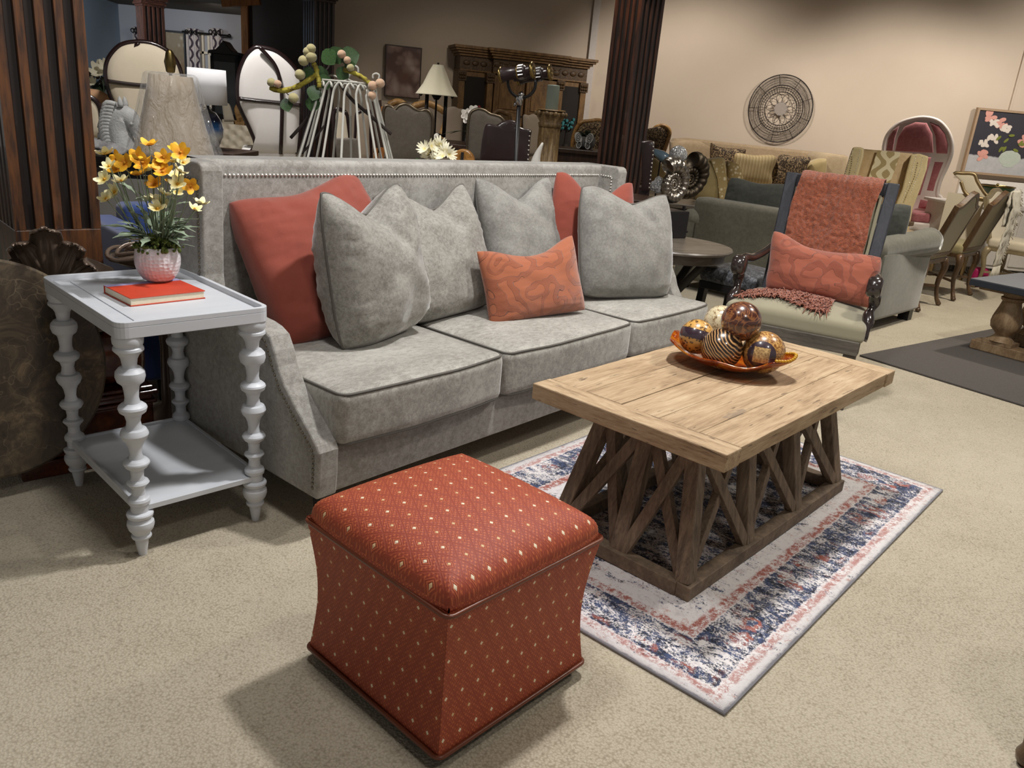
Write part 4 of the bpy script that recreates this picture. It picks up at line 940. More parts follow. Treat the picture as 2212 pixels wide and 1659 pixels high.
for s in (-1, 1): MB().beam((-.18, s*.18, .14), (.18, s*.18, .14), .02, .03).beam((s*.18, -.18, .14), (s*.18, .18, .14), .02, .03).build('stretcher', m_black, sk_)
# ================================================================ OLIVE GREY LOVESEAT
m_olive = velvet('olive_grey_velvet', C(88, 86, 76), C(108, 105, 93), 18, .5); m_dkp = velvet('charcoal_green_velvet', C(48, 50, 46), C(62, 64, 58), 18, .4)
LK = (2.49, 5.57); LPSI = 2.374; LL, LD = 1.72, .96
ls_ = thing('loveseat', 'olive grey velvet loveseat with rolled arms turned away behind the armchair', 'sofa', (LK[0], LK[1], 0), LPSI)
MB().soft((LL/2, -.10, .42), (LL-.22, .2, .68), .045, m=6).build('backrest', m_olive, ls_, smooth=True, weld=True)
MB().soft((LL/2, -.5, .26), (LL-.2, .8, .36), .03, m=4).build('seat', m_olive, ls_, smooth=True, weld=True)
for x in (.11, LL-.11):
    sx = -1 if x < 1 else 1
    mb = MB(); mb.soft((x, -LD/2, .33), (.18, LD, .5), .03, m=4)
    mb.tube(bez([(x, -.0, .575), (x+sx*.0, -.3, .585), (x+sx*.03, -.7, .60), (x+sx*.04, -LD-.01, .61)], 14), [.085+.022*i/13 for i in range(14)], 18)
    mb.build('arm', m_olive, ls_, smooth=True)
for x in (.08, LL-.08):
    for y in (-.08, -LD+.08): MB().bx(x-.04, x+.04, y-.04, y+.04, 0, .09).build('leg', m_black, ls_)
def lsw(x, y, z): return loc2w(LK, LPSI, x, y, z)
for (x, y, lab, px_) in ((1.22, -.24, 'charcoal green pillow showing over the loveseat back, left of the armchair', 0), (.30, -.34, 'charcoal green pillow in the loveseat corner, right of the armchair', 1)):
    q = lsw(x, y, .46); pillow('throw_pillow', lab, m_dkp, q.x, q.y, .445, LPSI+(.0 if px_ == 0 else .55), -.12, .0, .56, .50 if px_ == 0 else .46, .16, chop=.04, seed=40+px_, pinch=.05, group='dark pillows on the loveseat')
# ================================================================ DARK RUG + PEDESTAL TABLE
g = G('charcoal_rug'); v = g.tc(); g.set(Base_Color=g.mix(g.noise(v, 120, 4, .8), C(52, 48, 46), C(96, 90, 86)), Roughness=.95); g.bump(g.noise(v, 200, 3), .5, .004)
RA = Vector((2.19, 4.96)); ry_ = math.atan2(-.77, .61)
dr = MB().bx(0, 3.2, 0, 2.3, .002, .012).build('charcoal_rug', g.m, loc=(RA.x, RA.y, 0), rot=(0, 0, ry_), bevel=.003); tag(dr, 'plain charcoal rug on the carpet under the balustered table at the right', 'rug')
m_bal = wood('pale_oak', C(110, 88, 62), C(146, 120, 90), C(170, 146, 114), (6, 6, 2), .55); m_slt = paint('slate_top', C(96, 98, 104), .45, nz=4, amt=.08); m_sle = paint('slate_edge', C(44, 50, 60), .5)
pt = thing('baluster_table', 'coffee table with slate top on turned oak balusters at the right edge', 'table', (3.13, 5.43, 0), ry_+.0)
MB().bx(0, 1.5, 0, .14, .012, .075).build('plinth', m_bal, pt, bevel=.006); MB().bx(0, 1.5, .46, .60, .012, .075).build('plinth', m_bal, pt, bevel=.006); MB().bx(0, .14, .14, .46, .012, .06).build('plinth', m_bal, pt, bevel=.006)
for x in (.16, 1.3):
    for y in (.07, .53):
        mb = MB(); mb.prism(rrect(.19, .14, .004, 2, x, y), .075, .10); mb.lathe([(.085, .10), (.07, .115), (.045, .14), (.05, .15), (.088, .19), (.095, .225), (.09, .26), (.068, .33), (.058, .37), (.07, .38), (.072, .395), (.06, .40), (.064, .425)], 24, T(x, y, 0)); mb.build('baluster', m_bal, pt, smooth=True, ang=35)
MB().bx(-.02, 1.52, -.05, .65, .425, .445).build('apron', m_bal, pt, bevel=.003)
MB().bx(-.07, 1.57, -.10, .70, .445, .487).build('top_slab', m_sle, pt, bevel=.004); MB().bx(-.068, 1.568, -.098, .698, .487, .491).build('slate_inlay', m_slt, pt)
# ================================================================ DINING CHAIRS
m_dw = wood('walnut_frame', C(54, 38, 24), C(84, 60, 38), C(106, 80, 52), (8, 8, 2), .4, 3, .1, .3); m_dfab = cloth('olive_tan_fabric', C(136, 124, 88), .06, 20, 500)
def serp(w, z0, z1, n=18, arch=.09):
    top = [(w/2*(1-2*i/n), z1-arch+arch*(.5+.5*cos(pi*abs(1-2*i/n)*1.0))**1.2) for i in range(n+1)]
    return [(-w/2+.02, z0), (w/2-.02, z0)]+top
def dining(loc, yaw, label, name='dining_chair', fr=m_dw, fab=m_dfab, zt=1.06, w=.54, d=.5, lean=.17, arch=.09, group='dining chairs'):
    t = thing(name, label, 'chair', loc, yaw, group); B = T(0, d/2-.02, .45) @ RX(-math.atan2(lean, zt-.45)) @ Matrix(((1, 0, 0, 0), (0, 0, -1, 0), (0, 1, 0, 0), (0, 0, 0, 1)))
    h = zt-.45+.02; o = serp(w, 0, h, arch=arch); i_ = [(x*.87, .035+(z)*(h-.075)/h) for x, z in o]
    m = len(o); mb = MB(); vs = [(p[0], p[1], zz) for zz in (-.022, .022) for q in (o, i_) for p in q]; fs = []
    for i in range(m):
        j = (i+1) % m; fs += [(i, j, m+j, m+i), (2*m+i, 2*m+j, 3*m+j, 3*m+i), (i, j, 2*m+j, 2*m+i), (m+i, m+j, 3*m+j, 3*m+i)]
    mb.add(vs, fs, B); mb.build('back_frame', fr, t, bevel=.004)
    MB().prism([(p[0]*1.0, p[1]) for p in i_], -.018, .026, B).build('back_panel', fab, t, bevel=.004)
    MB().soft((0, -.01, .46), (w, d, .10), .035, m=3).build('seat', fab, t, smooth=True, weld=True)
    MB().bx(-w/2+.01, w/2-.01, -d/2, d/2-.01, .385, .425).build('seat_rail', fr, t, bevel=.006)
    for sx in (-1, 1):
        for sy in (-1, 1):
            x, y = sx*(w/2-.03), sy*(d/2-.03); P = bez([(x, y, .41), (x+sx*.02, y+sy*.02, .33), (x, y+sy*.0, .2), (x-sx*.005, y+sy*.02, .08), (x+sx*.015, y+sy*.045, .02)], 12)
            MB().tube(P, [.034, .036, .033, .029, .025, .022, .020, .018, .017, .018, .021, .02], 8).ball((P[-1].x, P[-1].y, .02), .024, 8, 6, (1, 1, .8)).build('leg', fr, t, smooth=True)
    MB().beam((-w/2+.03, -d/2+.03, .17), (w/2-.03, d/2-.03, .17), .02, .02).beam((w/2-.03, -d/2+.03, .17), (-w/2+.03, d/2-.03, .17), .02, .02).build('stretcher', fr, t)
    return t
YD = -2.32
dc = dining((3.28, 6.96, 0), YD, 'walnut framed dining chair seen from behind, nearer of the two by the loveseat arm', arch=.12, zt=1.0)
dup(dc, (3.90, 7.62, 0), YD, 'walnut framed dining chair with a white fringed throw hanging over its back')
# white throw on the second chair
m_shag = paint('cream_shag_knit', C(226, 218, 200), .95, nz=120, amt=.15, bs=.8, bd=.01, sheen=.4)
def wt(u, v):
    s = v*1.05-.35; x = -.27+.22*u+.01*sin(v*9); h = .98
    y, z = (.40+.012, h+.02+s*.9) if s < 0 else (.43+.05*min(1, s*6)-.05*s, h+.03-s*.98)
    n_ = noise.noise(Vector((u*9, v*20, 3)))*.02; return (x, y+n_, z+n_*.5)
q = MB().grid(wt, 14, 50).build('throw_blanket', m_shag, smooth=True, solid=.015, loc=(3.90, 7.62, 0), rot=(0, 0, YD)); tag(q, 'cream fringed throw hanging from the far dining chair back', 'throw')
mb = MB(); rd = random.Random(2)
for i in range(60):
    u = rd.random(); p = wt(u, 1); mb.tube([p, (p[0]+rd.uniform(-.02, .02), p[1]+rd.uniform(-.02, .02), p[2]-.12)], [.005, .002], 4)
for i in range(120):
    v = rd.random(); p = wt(0, v); mb.tube([p, (p[0]-rd.uniform(.02, .05), p[1]+rd.uniform(-.02, .02), p[2]-rd.uniform(0, .04))], [.006, .003], 4)
f_ = mb.build('fringe', m_shag, q, smooth=True)
# brown dining table left of them
tb = thing('dining_table', 'dark walnut dining table behind the loveseat, in front of the dining chairs', 'table', (2.98, 7.80, 0), YD)
MB().bx(-.72, .72, -.42, .42, .56, .60).build('table_top', m_dw, tb, bevel=.006); MB().bx(-.66, .66, -.36, .36, .48, .56).build('apron', m_dw, tb)
for sx in (-1, 1):
    for sy in (-1, 1): MB().lathe([(.03, 0), (.04, .1), (.028, .2), (.045, .4), (.05, .48)], 12, T(sx*.6, sy*.3, 0)).build('leg', m_dw, tb, smooth=True)
# ================================================================ BACKGROUND
def cen(pts): return sum(p[0] for p in pts)/len(pts), sum(p[1] for p in pts)/len(pts)
def rootfor(name, label, cat, pts, Y, group=None):
    cx, cy = cen(pts); return thing(name, label, cat, floorpt(cx, cy, Y), 0, group)
def legs4(t, w, d, h, mat, back=.0, r=.022):
    for sx in (-1, 1):
        for sy in (0, 1): MB().lathe([(r*.7, 0), (r, h)], 8, T(sx*(w/2-.03), back+sy*d, 0)).build('leg', mat, t, smooth=True)
def bgchair(name, label, pts, Y, fab, frame=None, fr=.014, yaw=None, th=.09, puff=.03, cat='chair', group=None, seat=1, sh=.44, smooth=40, legm=None, side=-1, panel=None):
    """upholstered chair: traced back with real thickness, seat on the far (1) or near (-1) side, four legs"""
    t = rootfor(name, label, cat, pts, Y, group)
    if yaw is None: yaw = faceyaw(pts, Y)
    slab('backrest', pts, Y, th, fab, t, yaw, smooth, puff=puff)
    if frame: strip('back_frame', pts, Y, fr*1.25, frame, t, yaw, smooth=smooth*2, off=-.004)
    wpx = max(p[0] for p in pts)-min(p[0] for p in pts); cx, cy = cen(pts); w = wpx*scl(cx, cy, Y)/max(.5, cos(yaw))*.92
    if seat:
        M = RZ(yaw) @ T(0, seat*.30+(th if seat > 0 else 0), sh-.06)
        MB().soft((0, 0, 0), (w, .5, .14), .04, M, 3).build('seat', fab, t, smooth=True, weld=True)
        lm = legm or frame or m_darkwood
        for sx in (-1, 1):
            for y in (seat*.06+(th if seat > 0 else 0), seat*.5+(th if seat > 0 else 0)): MB().lathe([(.016, 0), (.026, sh-.12)], 8, RZ(yaw) @ T(sx*(w/2-.04), y, 0)).build('leg', lm, t, smooth=True)
        zb_ = min(v.z for v in slabpts(pts, Y, yaw)[0])
        if zb_ > sh: MB().box(0, th/2, (sh-.05+zb_+.02)/2, w*.9, th*.8, zb_+.02-sh+.05, RZ(yaw)).build('back_support', fab, t)
    return t
def table(label, x0, x1, y0, y1, z, mat, name='console_table', th=.04, yaw=0, leg=.05, group=None):
    t = thing(name, label, 'table', ((x0+x1)/2, (y0+y1)/2, 0), yaw, group); w, d = x1-x0, y1-y0
    MB().bx(-w/2, w/2, -d/2, d/2, z-th, z).build('table_top', mat, t, bevel=.006)
    MB().bx(-w/2+.04, w/2-.04, -d/2+.03, d/2-.03, z-th-.08, z-th).build('apron', mat, t)
    for sx in (-1, 1):
        for sy in (-1, 1): MB().box(sx*(w/2-.06), sy*(d/2-.06), (z-th-.08)/2, leg, leg, z-th-.08).build('leg', mat, t, bevel=.004)
    return t
m_cream = cloth('cream_linen', C(206, 194, 172), .05, 30, 500); m_ivory = cloth('ivory_linen', C(226, 222, 218), .03, 30, 500); m_tan = cloth('tan_linen', C(150, 134, 116), .06, 30, 500)
m_taupe = velvet('taupe_velvet', C(98, 90, 80), C(112, 104, 94), 20, .4); m_ebony = paint('ebony_frame', C(34, 20, 20), .25, coat=.5); m_silvtrim = metal('silver_gilt_trim', C(120, 108, 92), .4, 20, .4)
m_leather = paint('dark_brown_leather', C(48, 34, 34), .35, nz=8, amt=.3, bs=.2, coat=.2)
m_gold = wood('gilded_wood', C(110, 78, 40), C(160, 122, 72), C(190, 152, 98), (6, 6, 6), .45)
# ---- settee + console behind the side table
SP = at(285, 330, 4.3)
stt = thing('settee', 'curved grey settee with black rail, behind the yellow flowers', 'sofa', (SP.x, SP.y, 0), .15)
m_setf = cloth('mid_grey_fabric', C(110, 106, 100), .06, 30, 500)
vs = MB(); pr_ = []
def curve(a, r): return (r*1.0*cos(a), r*.55*sin(a))
for z0, z1, r0, r1, nm, mt_ in ((.10, .82, .62, .74, 'backrest', m_setf),):
    n = 40; V = []; F = []
    for i in range(n+1):
        a = pi*1.0+pi*i/n; (x0_, y0_), (x1_, y1_) = curve(a, r0), curve(a, r1); V += [(x0_, y0_, z0), (x1_, y1_, z0), (x1_, y1_, z1), (x0_, y0_, z1)]
    for i in range(n):
        for k in range(4): F.append((i*4+k, i*4+(k+1) % 4, i*4+4+(k+1) % 4, i*4+4+k))
    F += [(0, 1, 2, 3), (n*4+3, n*4+2, n*4+1, n*4)]
    MB().add(V, F).build('backrest', m_setf, stt, smooth=True, ang=40)
MB().tube([(*curve(pi+pi*i/40, .68), .83) for i in range(41)], .03, 8, flat=1).build('top_rail', m_blackgl, stt, smooth=True)
MB().prism([curve(pi+pi*i/24, .62) for i in range(25)], .12, .44).build('seat', m_setf, stt)
for x, y in ((-.55, -.05), (.55, -.05), (-.3, -.28), (.3, -.28)): MB().lathe([(.02, 0), (.03, .12)], 8, T(x, y, 0)).build('leg', m_black, stt)
ca = at(200, 318, 5.0); cb_ = at(480, 330, 5.0)
zc_ = .835; table('long dark console table holding the wrapped lamp shade and horse bust', ca.x-.1, cb_.x+.05, 4.72, 5.25, zc_, m_blackgl)
g = G('grey_faux_fur'); v = g.tc(); n = g.noise(v, 90, 5, .8, 2); g.set(Base_Color=g.mix(n, C(96, 94, 98), C(190, 186, 188)), Roughness=1, Sheen_Weight=.6); g.bump(n, 1, .02); m_fur = g.m
p = at(205, 300, 4.9)
q = MB().grid(lambda u, v: ((u-.5)*.42, (v-.5)*.36, .035*sin(pi*u)+.03*sin(pi*v)+.012*sin(u*17)*sin(v*9)+noise.noise(Vector((u*20, v*20, 0)))*.012), 40, 30).build('fur_throw', m_fur, smooth=True, solid=.012, loc=(p.x, 4.94, zc_+.018)); tag(q, 'rumpled grey faux fur throw on the console left of the horse bust', 'throw')
# horse bust
m_stone = paint('mottled_grey_stone', C(186, 186, 184), .8, nz=26, amt=.3, bs=.5, bd=.006)
hp = at(258, 318, 4.9); S_ = scl(260, 270, 4.9); hb = thing('horse_head_bust', 'grey stone horse head bust on the console beside the wrapped lamp shade', 'bust', (hp.x, 4.93, zc_))
mb = MB(); N_ = bez([(.03, 0, 0), (.0, 0, .08), (-.01, 0, .16), (.03, 0, .225), (.075, 0, .19), (.115, 0, .12), (.125, 0, .09)], 22); rr = [.082+.0*i for i in range(22)]
rr = [.085, .082, .078, .075, .073, .072, .071, .07, .068, .066, .064, .062, .06, .056, .051, .046, .041, .037, .034, .033, .031, .026]
mb.tube(N_, rr, 14, flat=.8, up=(0, 1, 0)); mb.ball((.085, -.035, .185), .012, 8, 6).ball((.085, .035, .185), .012, 8, 6).ball((.13, -.015, .088), .01, 6, 5)
mb.build('head_and_neck', m_stone, hb, smooth=True)
for s in (-1, 1): MB().lathe([(.014, 0), (.017, .02), (.009, .05), (0, .062)], 10, T(.025, s*.03, .275) @ RY(-.1)).build('ear', m_stone, hb, smooth=True)
mb = MB()
for i in range(26):
    t = i/25; b = Vector((-.055-.03*sin(t*pi), 0, .03+.24*t)); y = (-1)**i*.03
    mb.tube(bez([b+Vector((.05, y, .02)), b+Vector((0, y*1.2, .02)), b+Vector((-.02, y, -.02)), b+Vector((-.005-.02*(i % 3), y*.8, -.045))], 8), [.014, .017, .019, .018, .016, .013, .01, .004], 7)
mb.build('mane', m_stone, hb, smooth=True)
# wrapped shade
sb = at(372, 326, 4.95); k = scl(370, 250, 4.95)
ws = thing('wrapped_lamp_shade', 'large beige lamp shade still wrapped in clear plastic, with a brass pineapple finial', 'lamp shade', (sb.x, 4.98, zc_), .3)
def sq(a, z, r): return r*(1+.05*cos(4*a)*-1)
hS = .475; prf = [(.245, 0), (.235, .05), (.205, .15), (.172, .27), (.145, .38), (.125, hS)]
m_linen = cloth('oatmeal_shade', C(168, 150, 124), .08, 60, 700)
MB().lathe(prf, 48, mod=sq).build('shade', m_linen, ws, smooth=True)
g = G('clear_plastic_wrap'); v = g.tc(scale=(3, 3, .8)); g.set(Base_Color=C(236, 236, 236), Roughness=.08, Alpha=.22, Specular_IOR_Level=1.0); g.bump(g.noise(v, 5, 4, .6, 1.5), 1, .05); m_wrap = g.m
def fold(a, z, r): return r*(1.05+.03*sin(9*a+z*6)+.02*sin(17*a+1))
MB().lathe([(.262, -.0), (.255, .05), (.222, .15), (.188, .27), (.16, .38), (.138, hS), (.12, hS+.015), (.05, hS+.006)], 72, mod=fold).build('plastic_wrap', m_wrap, ws, smooth=True)
MB().lathe([(.008, hS-.02), (.008, hS+.01), (.022, hS+.02), (.026, hS+.05), (.03, hS+.075), (.024, hS+.10), (.02, hS+.125), (.01, hS+.14), (0, hS+.145)], 14, mod=lambda a, z, r: r*(1+.12*cos(6*a))).build('finial', metal('aged_brass', C(120, 104, 66), .4), ws, smooth=True)
# ---- tan porter chair and white porter chair
def porter(label, outl, Y, fab, fr, bars, dep=.5, yaw=None, name='porter_chair', puff=.07, legs=True, frr=.026):
    t = rootfor(name, label, 'chair', outl, Y, None)
    if yaw is None: yaw = faceyaw(outl, Y)
    P, n = slabpts(outl, Y, yaw); zb = min(p.z for p in P)
    slab('hood', outl, Y, dep, fab, t, yaw, 60, puff=puff)
    strip('frame', outl, Y, frr, fr, t, yaw, smooth=60)
    for b in bars: strip('frame_bar', b, Y, frr*.75, fr, t, yaw, smooth=24, off=-puff*1.0)
    w = (max(p[0] for p in outl)-min(p[0] for p in outl))*scl(*cen(outl), Y)
    MB().soft((0, dep*.5, (zb+.12)/2+.03), (w*.86, dep, zb-.10), .03, RZ(yaw), 3).build('base', fab, t, smooth=True, weld=True)
    legs4(t, w*.8, dep*.8, .14, fr, dep*.1)
    return t
porter('balloon porter chair in tan linen with black frame, behind the wrapped lamp shade', [(264, 330), (258, 270), (249, 229), (238, 203), (231, 175), (229, 152), (235, 127), (253, 104), (273, 94), (304, 91), (334, 96), (362, 111), (380, 132), (390, 157), (395, 190), (390, 228), (382, 280), (380, 330)], 8.0, m_cream, m_ebony, [[(300, 93), (287, 110), (281, 140), (281, 182), (285, 230), (288, 330)], [(231, 175), (281, 182), (340, 187), (392, 192)]])
porter('white porter chair with black frame and nailheads, seen from behind left of the leafy branch', [(542, 331), (553, 311), (541, 278), (523, 240), (515, 215), (516, 165), (529, 127), (546, 107), (561, 103), (594, 111), (622, 132), (642, 157), (652, 187), (650, 228), (648, 280), (643, 333)], 7.6, m_ivory, m_ebony, [[(561, 103), (576, 119), (594, 142), (604, 172), (609, 223), (606, 332)], [(516, 213), (560, 218), (609, 223), (650, 228)]], dep=.55)
# tan curved chair at the far left
bgchair('armchair', 'cream armchair with rounded dark frame, between the left column and the horse bust', [(150, 292), (150, 210), (160, 206), (185, 208), (205, 218), (215, 235), (218, 260), (218, 294)], 6.5, m_cream, m_ebony, .022, puff=.03, th=.3, seat=1)
# ---- drum lamp with blue vase
m_shade = cloth('white_drum_shade', C(222, 222, 226), .02, 40, 600); lp = at(452, 322, 6.6); k = scl(452, 250, 6.6); zt_ = at(452, 322, 6.6).z
table('small dark table under the blue glass lamp', lp.x-.3, lp.x+.3, 6.3, 6.9, zt_, m_darkwood, 'lamp_table')
dl = thing('table_lamp', 'lamp with white drum shade and blue and silver glass base beside the tufted sofa', 'lamp', (lp.x, 6.6, zt_))
g = G('blue_ombre_glass'); v = g.tc(); X, Y, Z = g.xyz(v); g.set(Base_Color=g.ramp(g.ma('DIVIDE', g.ma('ADD', Z, g.ma('MULTIPLY', g.noise(v, 10, 3), .05)), .3), [(.0, C(150, 150, 150)), (.4, C(196, 196, 190)), (.6, C(24, 78, 130)), (.85, C(20, 24, 40))]), Roughness=.1, Coat_Weight=1); m_ombre = g.m
MB().lathe([(.05, 0), (.075, .02), (.11, .10), (.115, .16), (.095, .23), (.06, .28), (.03, .295), (.012, .31), (.012, .33)], 28).build('lamp_base', m_ombre, dl, smooth=True)
MB().lathe([(.148, .34), (.142, .60)], 36).build('lamp_shade', m_shade, dl, smooth=True, solid=.004)
# ---- tufted cream sofa
g = G('tufted_cream'); v = g.tc(); g.set(Base_Color=C(206, 196, 176), Roughness=.8, Sheen_Weight=.3); m_tuft = g.m
tp_ = at(508, 300, 9.3); ts = thing('tufted_sofa', 'cream tufted sofa with rolled arm, left of the white porter chair', 'sofa', (tp_.x, tp_.y, 0), -.1); zt2 = at(500, 268, 9.3).z
def tuft(w, h, nx, ny, dep=.03):
    def f(u, v):
        a = u*nx; b = v*ny; d = 1
        for off in (0, .5):
            x = a+off; y = b+off; d = min(d, math.hypot((x-round(x))*w/nx, (y-round(y))*h/ny*1.0)/(w/nx*.5))
        return ((u-.5)*w, -dep*(min(1, d)**.6), (v-.5)*h)
    return f
MB().grid(tuft(1.3, .34, 8, 3, .05), 96, 36).build('tufted_back', m_tuft, ts, smooth=True, loc=(0, 0, zt2-.17))
MB().soft((0, .1, zt2/2+.06), (1.34, .2, zt2-.16), .03, m=3).build('back_frame', m_tuft, ts, smooth=True, weld=True)
MB().soft((0, -.32, .28), (1.2, .6, .32), .05, m=3).build('seat', m_tuft, ts, smooth=True, weld=True)
for s in (-1, 1): MB().soft((s*.66, -.25, .36), (.16, .75, .5), .06, m=3).tube([(s*.68, .1, .62), (s*.68, -.6, .62)], .09, 14).build('arm', m_tuft, ts, smooth=True, weld=True)
legs4(ts, 1.3, .7, .12, m_darkwood, -.6)
bgchair('side_chair', 'beige slope backed chair behind the tufted sofa, right of the drum lamp', [(484, 262), (480, 226), (490, 222), (498, 230), (507, 262)], 10.1, m_cream, None, th=.08, seat=1)
bgchair('side_chair', 'chair with pale wooden slatted back behind the tufted sofa', [(512, 264), (506, 238), (510, 226), (524, 224), (530, 262)], 10.2, m_gold, None, th=.03, puff=.01, seat=1)
# ---- black display cabinet
CBY = 11.0; cp_ = floorpt(487, 160, CBY); bc_ = thing('curio_cabinet', 'black glass fronted curio cabinet with carved crest, left of the white porter chair', 'cabinet', cp_, .1)
z0, z1 = 0, at(487, 118, CBY).z; wc = .34
MB().bx(-wc/2, wc/2, -.02, .26, 0, .9).bx(-wc/2, wc/2, .24, .26, .9, z1).bx(-wc/2, -wc/2+.03, -.02, .26, .9, z1).bx(wc/2-.03, wc/2, -.02, .26, .9, z1).bx(-wc/2, wc/2, -.02, .26, z1-.03, z1).bx(-wc/2, wc/2, 0, .25, 1.2, 1.215).build('case', m_black, bc_)
df = MB().bx(-wc/2, -wc/2+.035, -.05, -.02, .9, z1-.03).bx(wc/2-.035, wc/2, -.05, -.02, .9, z1-.03).bx(-wc/2, wc/2, -.05, -.02, .86, .92).bx(-wc/2, wc/2, -.05, -.02, z1-.09, z1-.03).build('door', m_black, bc_)
m_glass = paint('smoky_pane', C(120, 124, 128), .08); g = m_glass.node_tree.nodes['Principled BSDF']; g.inputs['Alpha'].default_value = .45
MB().bx(-wc/2+.035, wc/2-.035, -.038, -.034, .92, z1-.09).build('pane', m_glass, df)
pts_ = [(-wc/2-.03, 0), (wc/2+.03, 0), (wc/2+.02, .035), (.1, .05), (.05, .10), (.03, .13), (0, .165), (-.03, .13), (-.05, .10), (-.1, .05), (-wc/2-.02, .035)]
MB().prism(pts_, -.07, .27, T(0, 0, z1) @ Matrix(((1, 0, 0, 0), (0, 0, 1, 0), (0, 1, 0, 0), (0, 0, 0, 1)))).build('carved_crest', m_black, bc_, bevel=.006)
# ---- blue room: painting, window, curtains, bed, lily
WB = 13.96
def wallrect(px0, py0, px1, py1, Y): a = at(px0, py0, Y); b = at(px1, py1, Y); return a.x, b.x, b.z, a.z
x0, x1, z0, z1 = wallrect(359, 69, 404, 214, WB)
pn = thing('framed_painting', 'brown abstract blossom painting in black frame between column and curtain', 'painting', ((x0+x1)/2, WB, z0)); w, h = x1-x0, z1-z0
g = G('blossom_painting'); v = g.tc(); X, Y, Z = g.xyz(v); n = g.noise(v, 6, 5, .7, 1); b = g.ramp(g.vor(g.tc(scale=(1, 1, .8)), 9), [(.08, 1), (.3, 0)]); base = g.ramp(g.ma('ADD', g.ma('MULTIPLY', g.ma('DIVIDE', Z, h), .7), g.ma('MULTIPLY', n, .4)), [(.2, C(84, 58, 38)), (.5, C(130, 104, 72)), (.8, C(150, 136, 112))]); g.set(Base_Color=g.mix(g.ma('MULTIPLY', b, .55), base, C(206, 200, 184)), Roughness=.7)
MB().bx(-w/2, w/2, -.02, .01, 0, h).build('canvas', g.m, pn)
MB().bx(-w/2-.02, w/2+.02, -.04, .01, -.03, 0).bx(-w/2-.02, w/2+.02, -.04, .01, h, h+.03).bx(-w/2-.02, -w/2, -.04, .01, 0, h).bx(w/2, w/2+.02, -.04, .01, 0, h).build('frame', m_black, pn)
x0, x1, z0, z1 = wallrect(428, 72, 456, 200, WB)
wd = thing('window_frame_decor', 'cream divided window frame hung on the wall between two patterned curtains', 'window frame', ((x0+x1)/2, WB, z0-.25)); w = x1-x0; h = z1-z0+.25
mb = MB()
for x in (-w/2, -w*.05, w/2): mb.bx(x-.018, x+.018, -.04, .0, 0, h)
for i in range(5): mb.bx(-w/2, w/2, -.04, 0, h*i/4-.018, h*i/4+.018)
mb.build('muntins', paint('cream_paint', C(210, 196, 172), .6), wd); MB().bx(-w/2, w/2, -.006, .01, 0, h).build('backing', m_wallg, wd)
g = G('trellis_curtain'); uv = g.tc('UV'); U, V, _ = g.xyz(uv)
def trel(ph, sg): return g.ma('ABSOLUTE', g.ma('SUBTRACT', g.ma('FRACT', g.ma('ADD', g.ma('MULTIPLY', U, 1.6), g.ma('ADD', ph, g.ma('MULTIPLY', g.ma('SINE', g.ma('MULTIPLY', V, 34)), .22*sg)))), .5))
l_ = g.ma('MINIMUM', trel(0, 1), trel(.0, -1)); g.set(Base_Color=g.mix(g.ma('LESS_THAN', l_, .085), C(206, 196, 190), C(74, 64, 74)), Roughness=.9); m_cur = g.m
def curtain(label, px0, px1, py0, Yc, group='trellis patterned curtains'):
    a = at(px0, py0, Yc); b = at(px1, py0, Yc); w = b.x-a.x; t = thing('curtain', label, 'curtain', (a.x, Yc, .3), 0, group); h = a.z-.3
    mb = MB(); mb.grid(lambda u, v: (u*w, .03*sin(u*2*pi*2.5), v*h), 40, 6, uv=True); mb.build('cloth', m_cur, t, smooth=True, solid=.004)
    for i in range(3): MB().tube([(w*(.15+.35*i)+.028*cos(q), -.045, h-.06+.028*sin(q)) for q in lin(0, 2*pi, 14)[:-1]], .008, 5, True).build('grommet', m_iron, t, smooth=True)
    return a, b
a, _ = curtain('trellis patterned curtain panel left of the wall hung window frame', 401, 429, 60, 13.85); _, b = curtain('trellis patterned curtain panel right of the wall hung window frame', 453, 479, 60, 13.85)
curtain('blue toned sliver of trellis curtain beside the reddish far column', 286, 303, 57, 13.85)
rz = a.z-.06; r_ = MB().tube([(a.x-.06, 13.85, rz), (b.x+.1, 13.85, rz)], .014, 8).ball((b.x+.12, 13.85, rz), .03, 10, 8).bx(a.x-.05, a.x-.03, 13.85, 13.98, rz-.01, rz+.01).bx(b.x+.03, b.x+.05, 13.85, 13.98, rz-.01, rz+.01).build('curtain_rod', m_iron, smooth=True, ang=40); tag(r_, 'dark curtain rod carrying the two trellis curtains', 'curtain rod')
g = G('tufted_silver_velvet'); g.set(Base_Color=C(160, 170, 172), Roughness=.5, Sheen_Weight=.6); m_hbd = g.m
HY = 10.4; p = floorpt(186, 180, HY); bd_ = thing('bed', 'bed with tufted silver blue headboard and carved crest far behind at the left', 'bed', p)
sc_ = scl(180, 170, HY); ztop = at(180, 148, HY).z; wbd = .9
RB = Matrix.Rotation(0, 4, 'Z')
def hb2(u, v):
    x = (u-.5)*wbd+.02; top = ztop-.10-(.32*sst(abs(u-.5)*2, .15, 1.0)); z = .5+v*(top-.5); d = 1
    for off in (0, .5):
        a = x/.11+off; b_ = z/.10+off; d = min(d, math.hypot(a-round(a), b_-round(b_))/.5)
    return (x, -.04*min(1, d)**.6, z)
MB().grid(hb2, 120, 50).build('headboard', m_hbd, bd_, smooth=True, solid=-.07)
mb = MB()
for i in range(9): mb.ball(((i-4)*.055, -.03, ztop-.10+.05*cos((i-4)*.38)), .035-.002*abs(i-4), 8, 6)
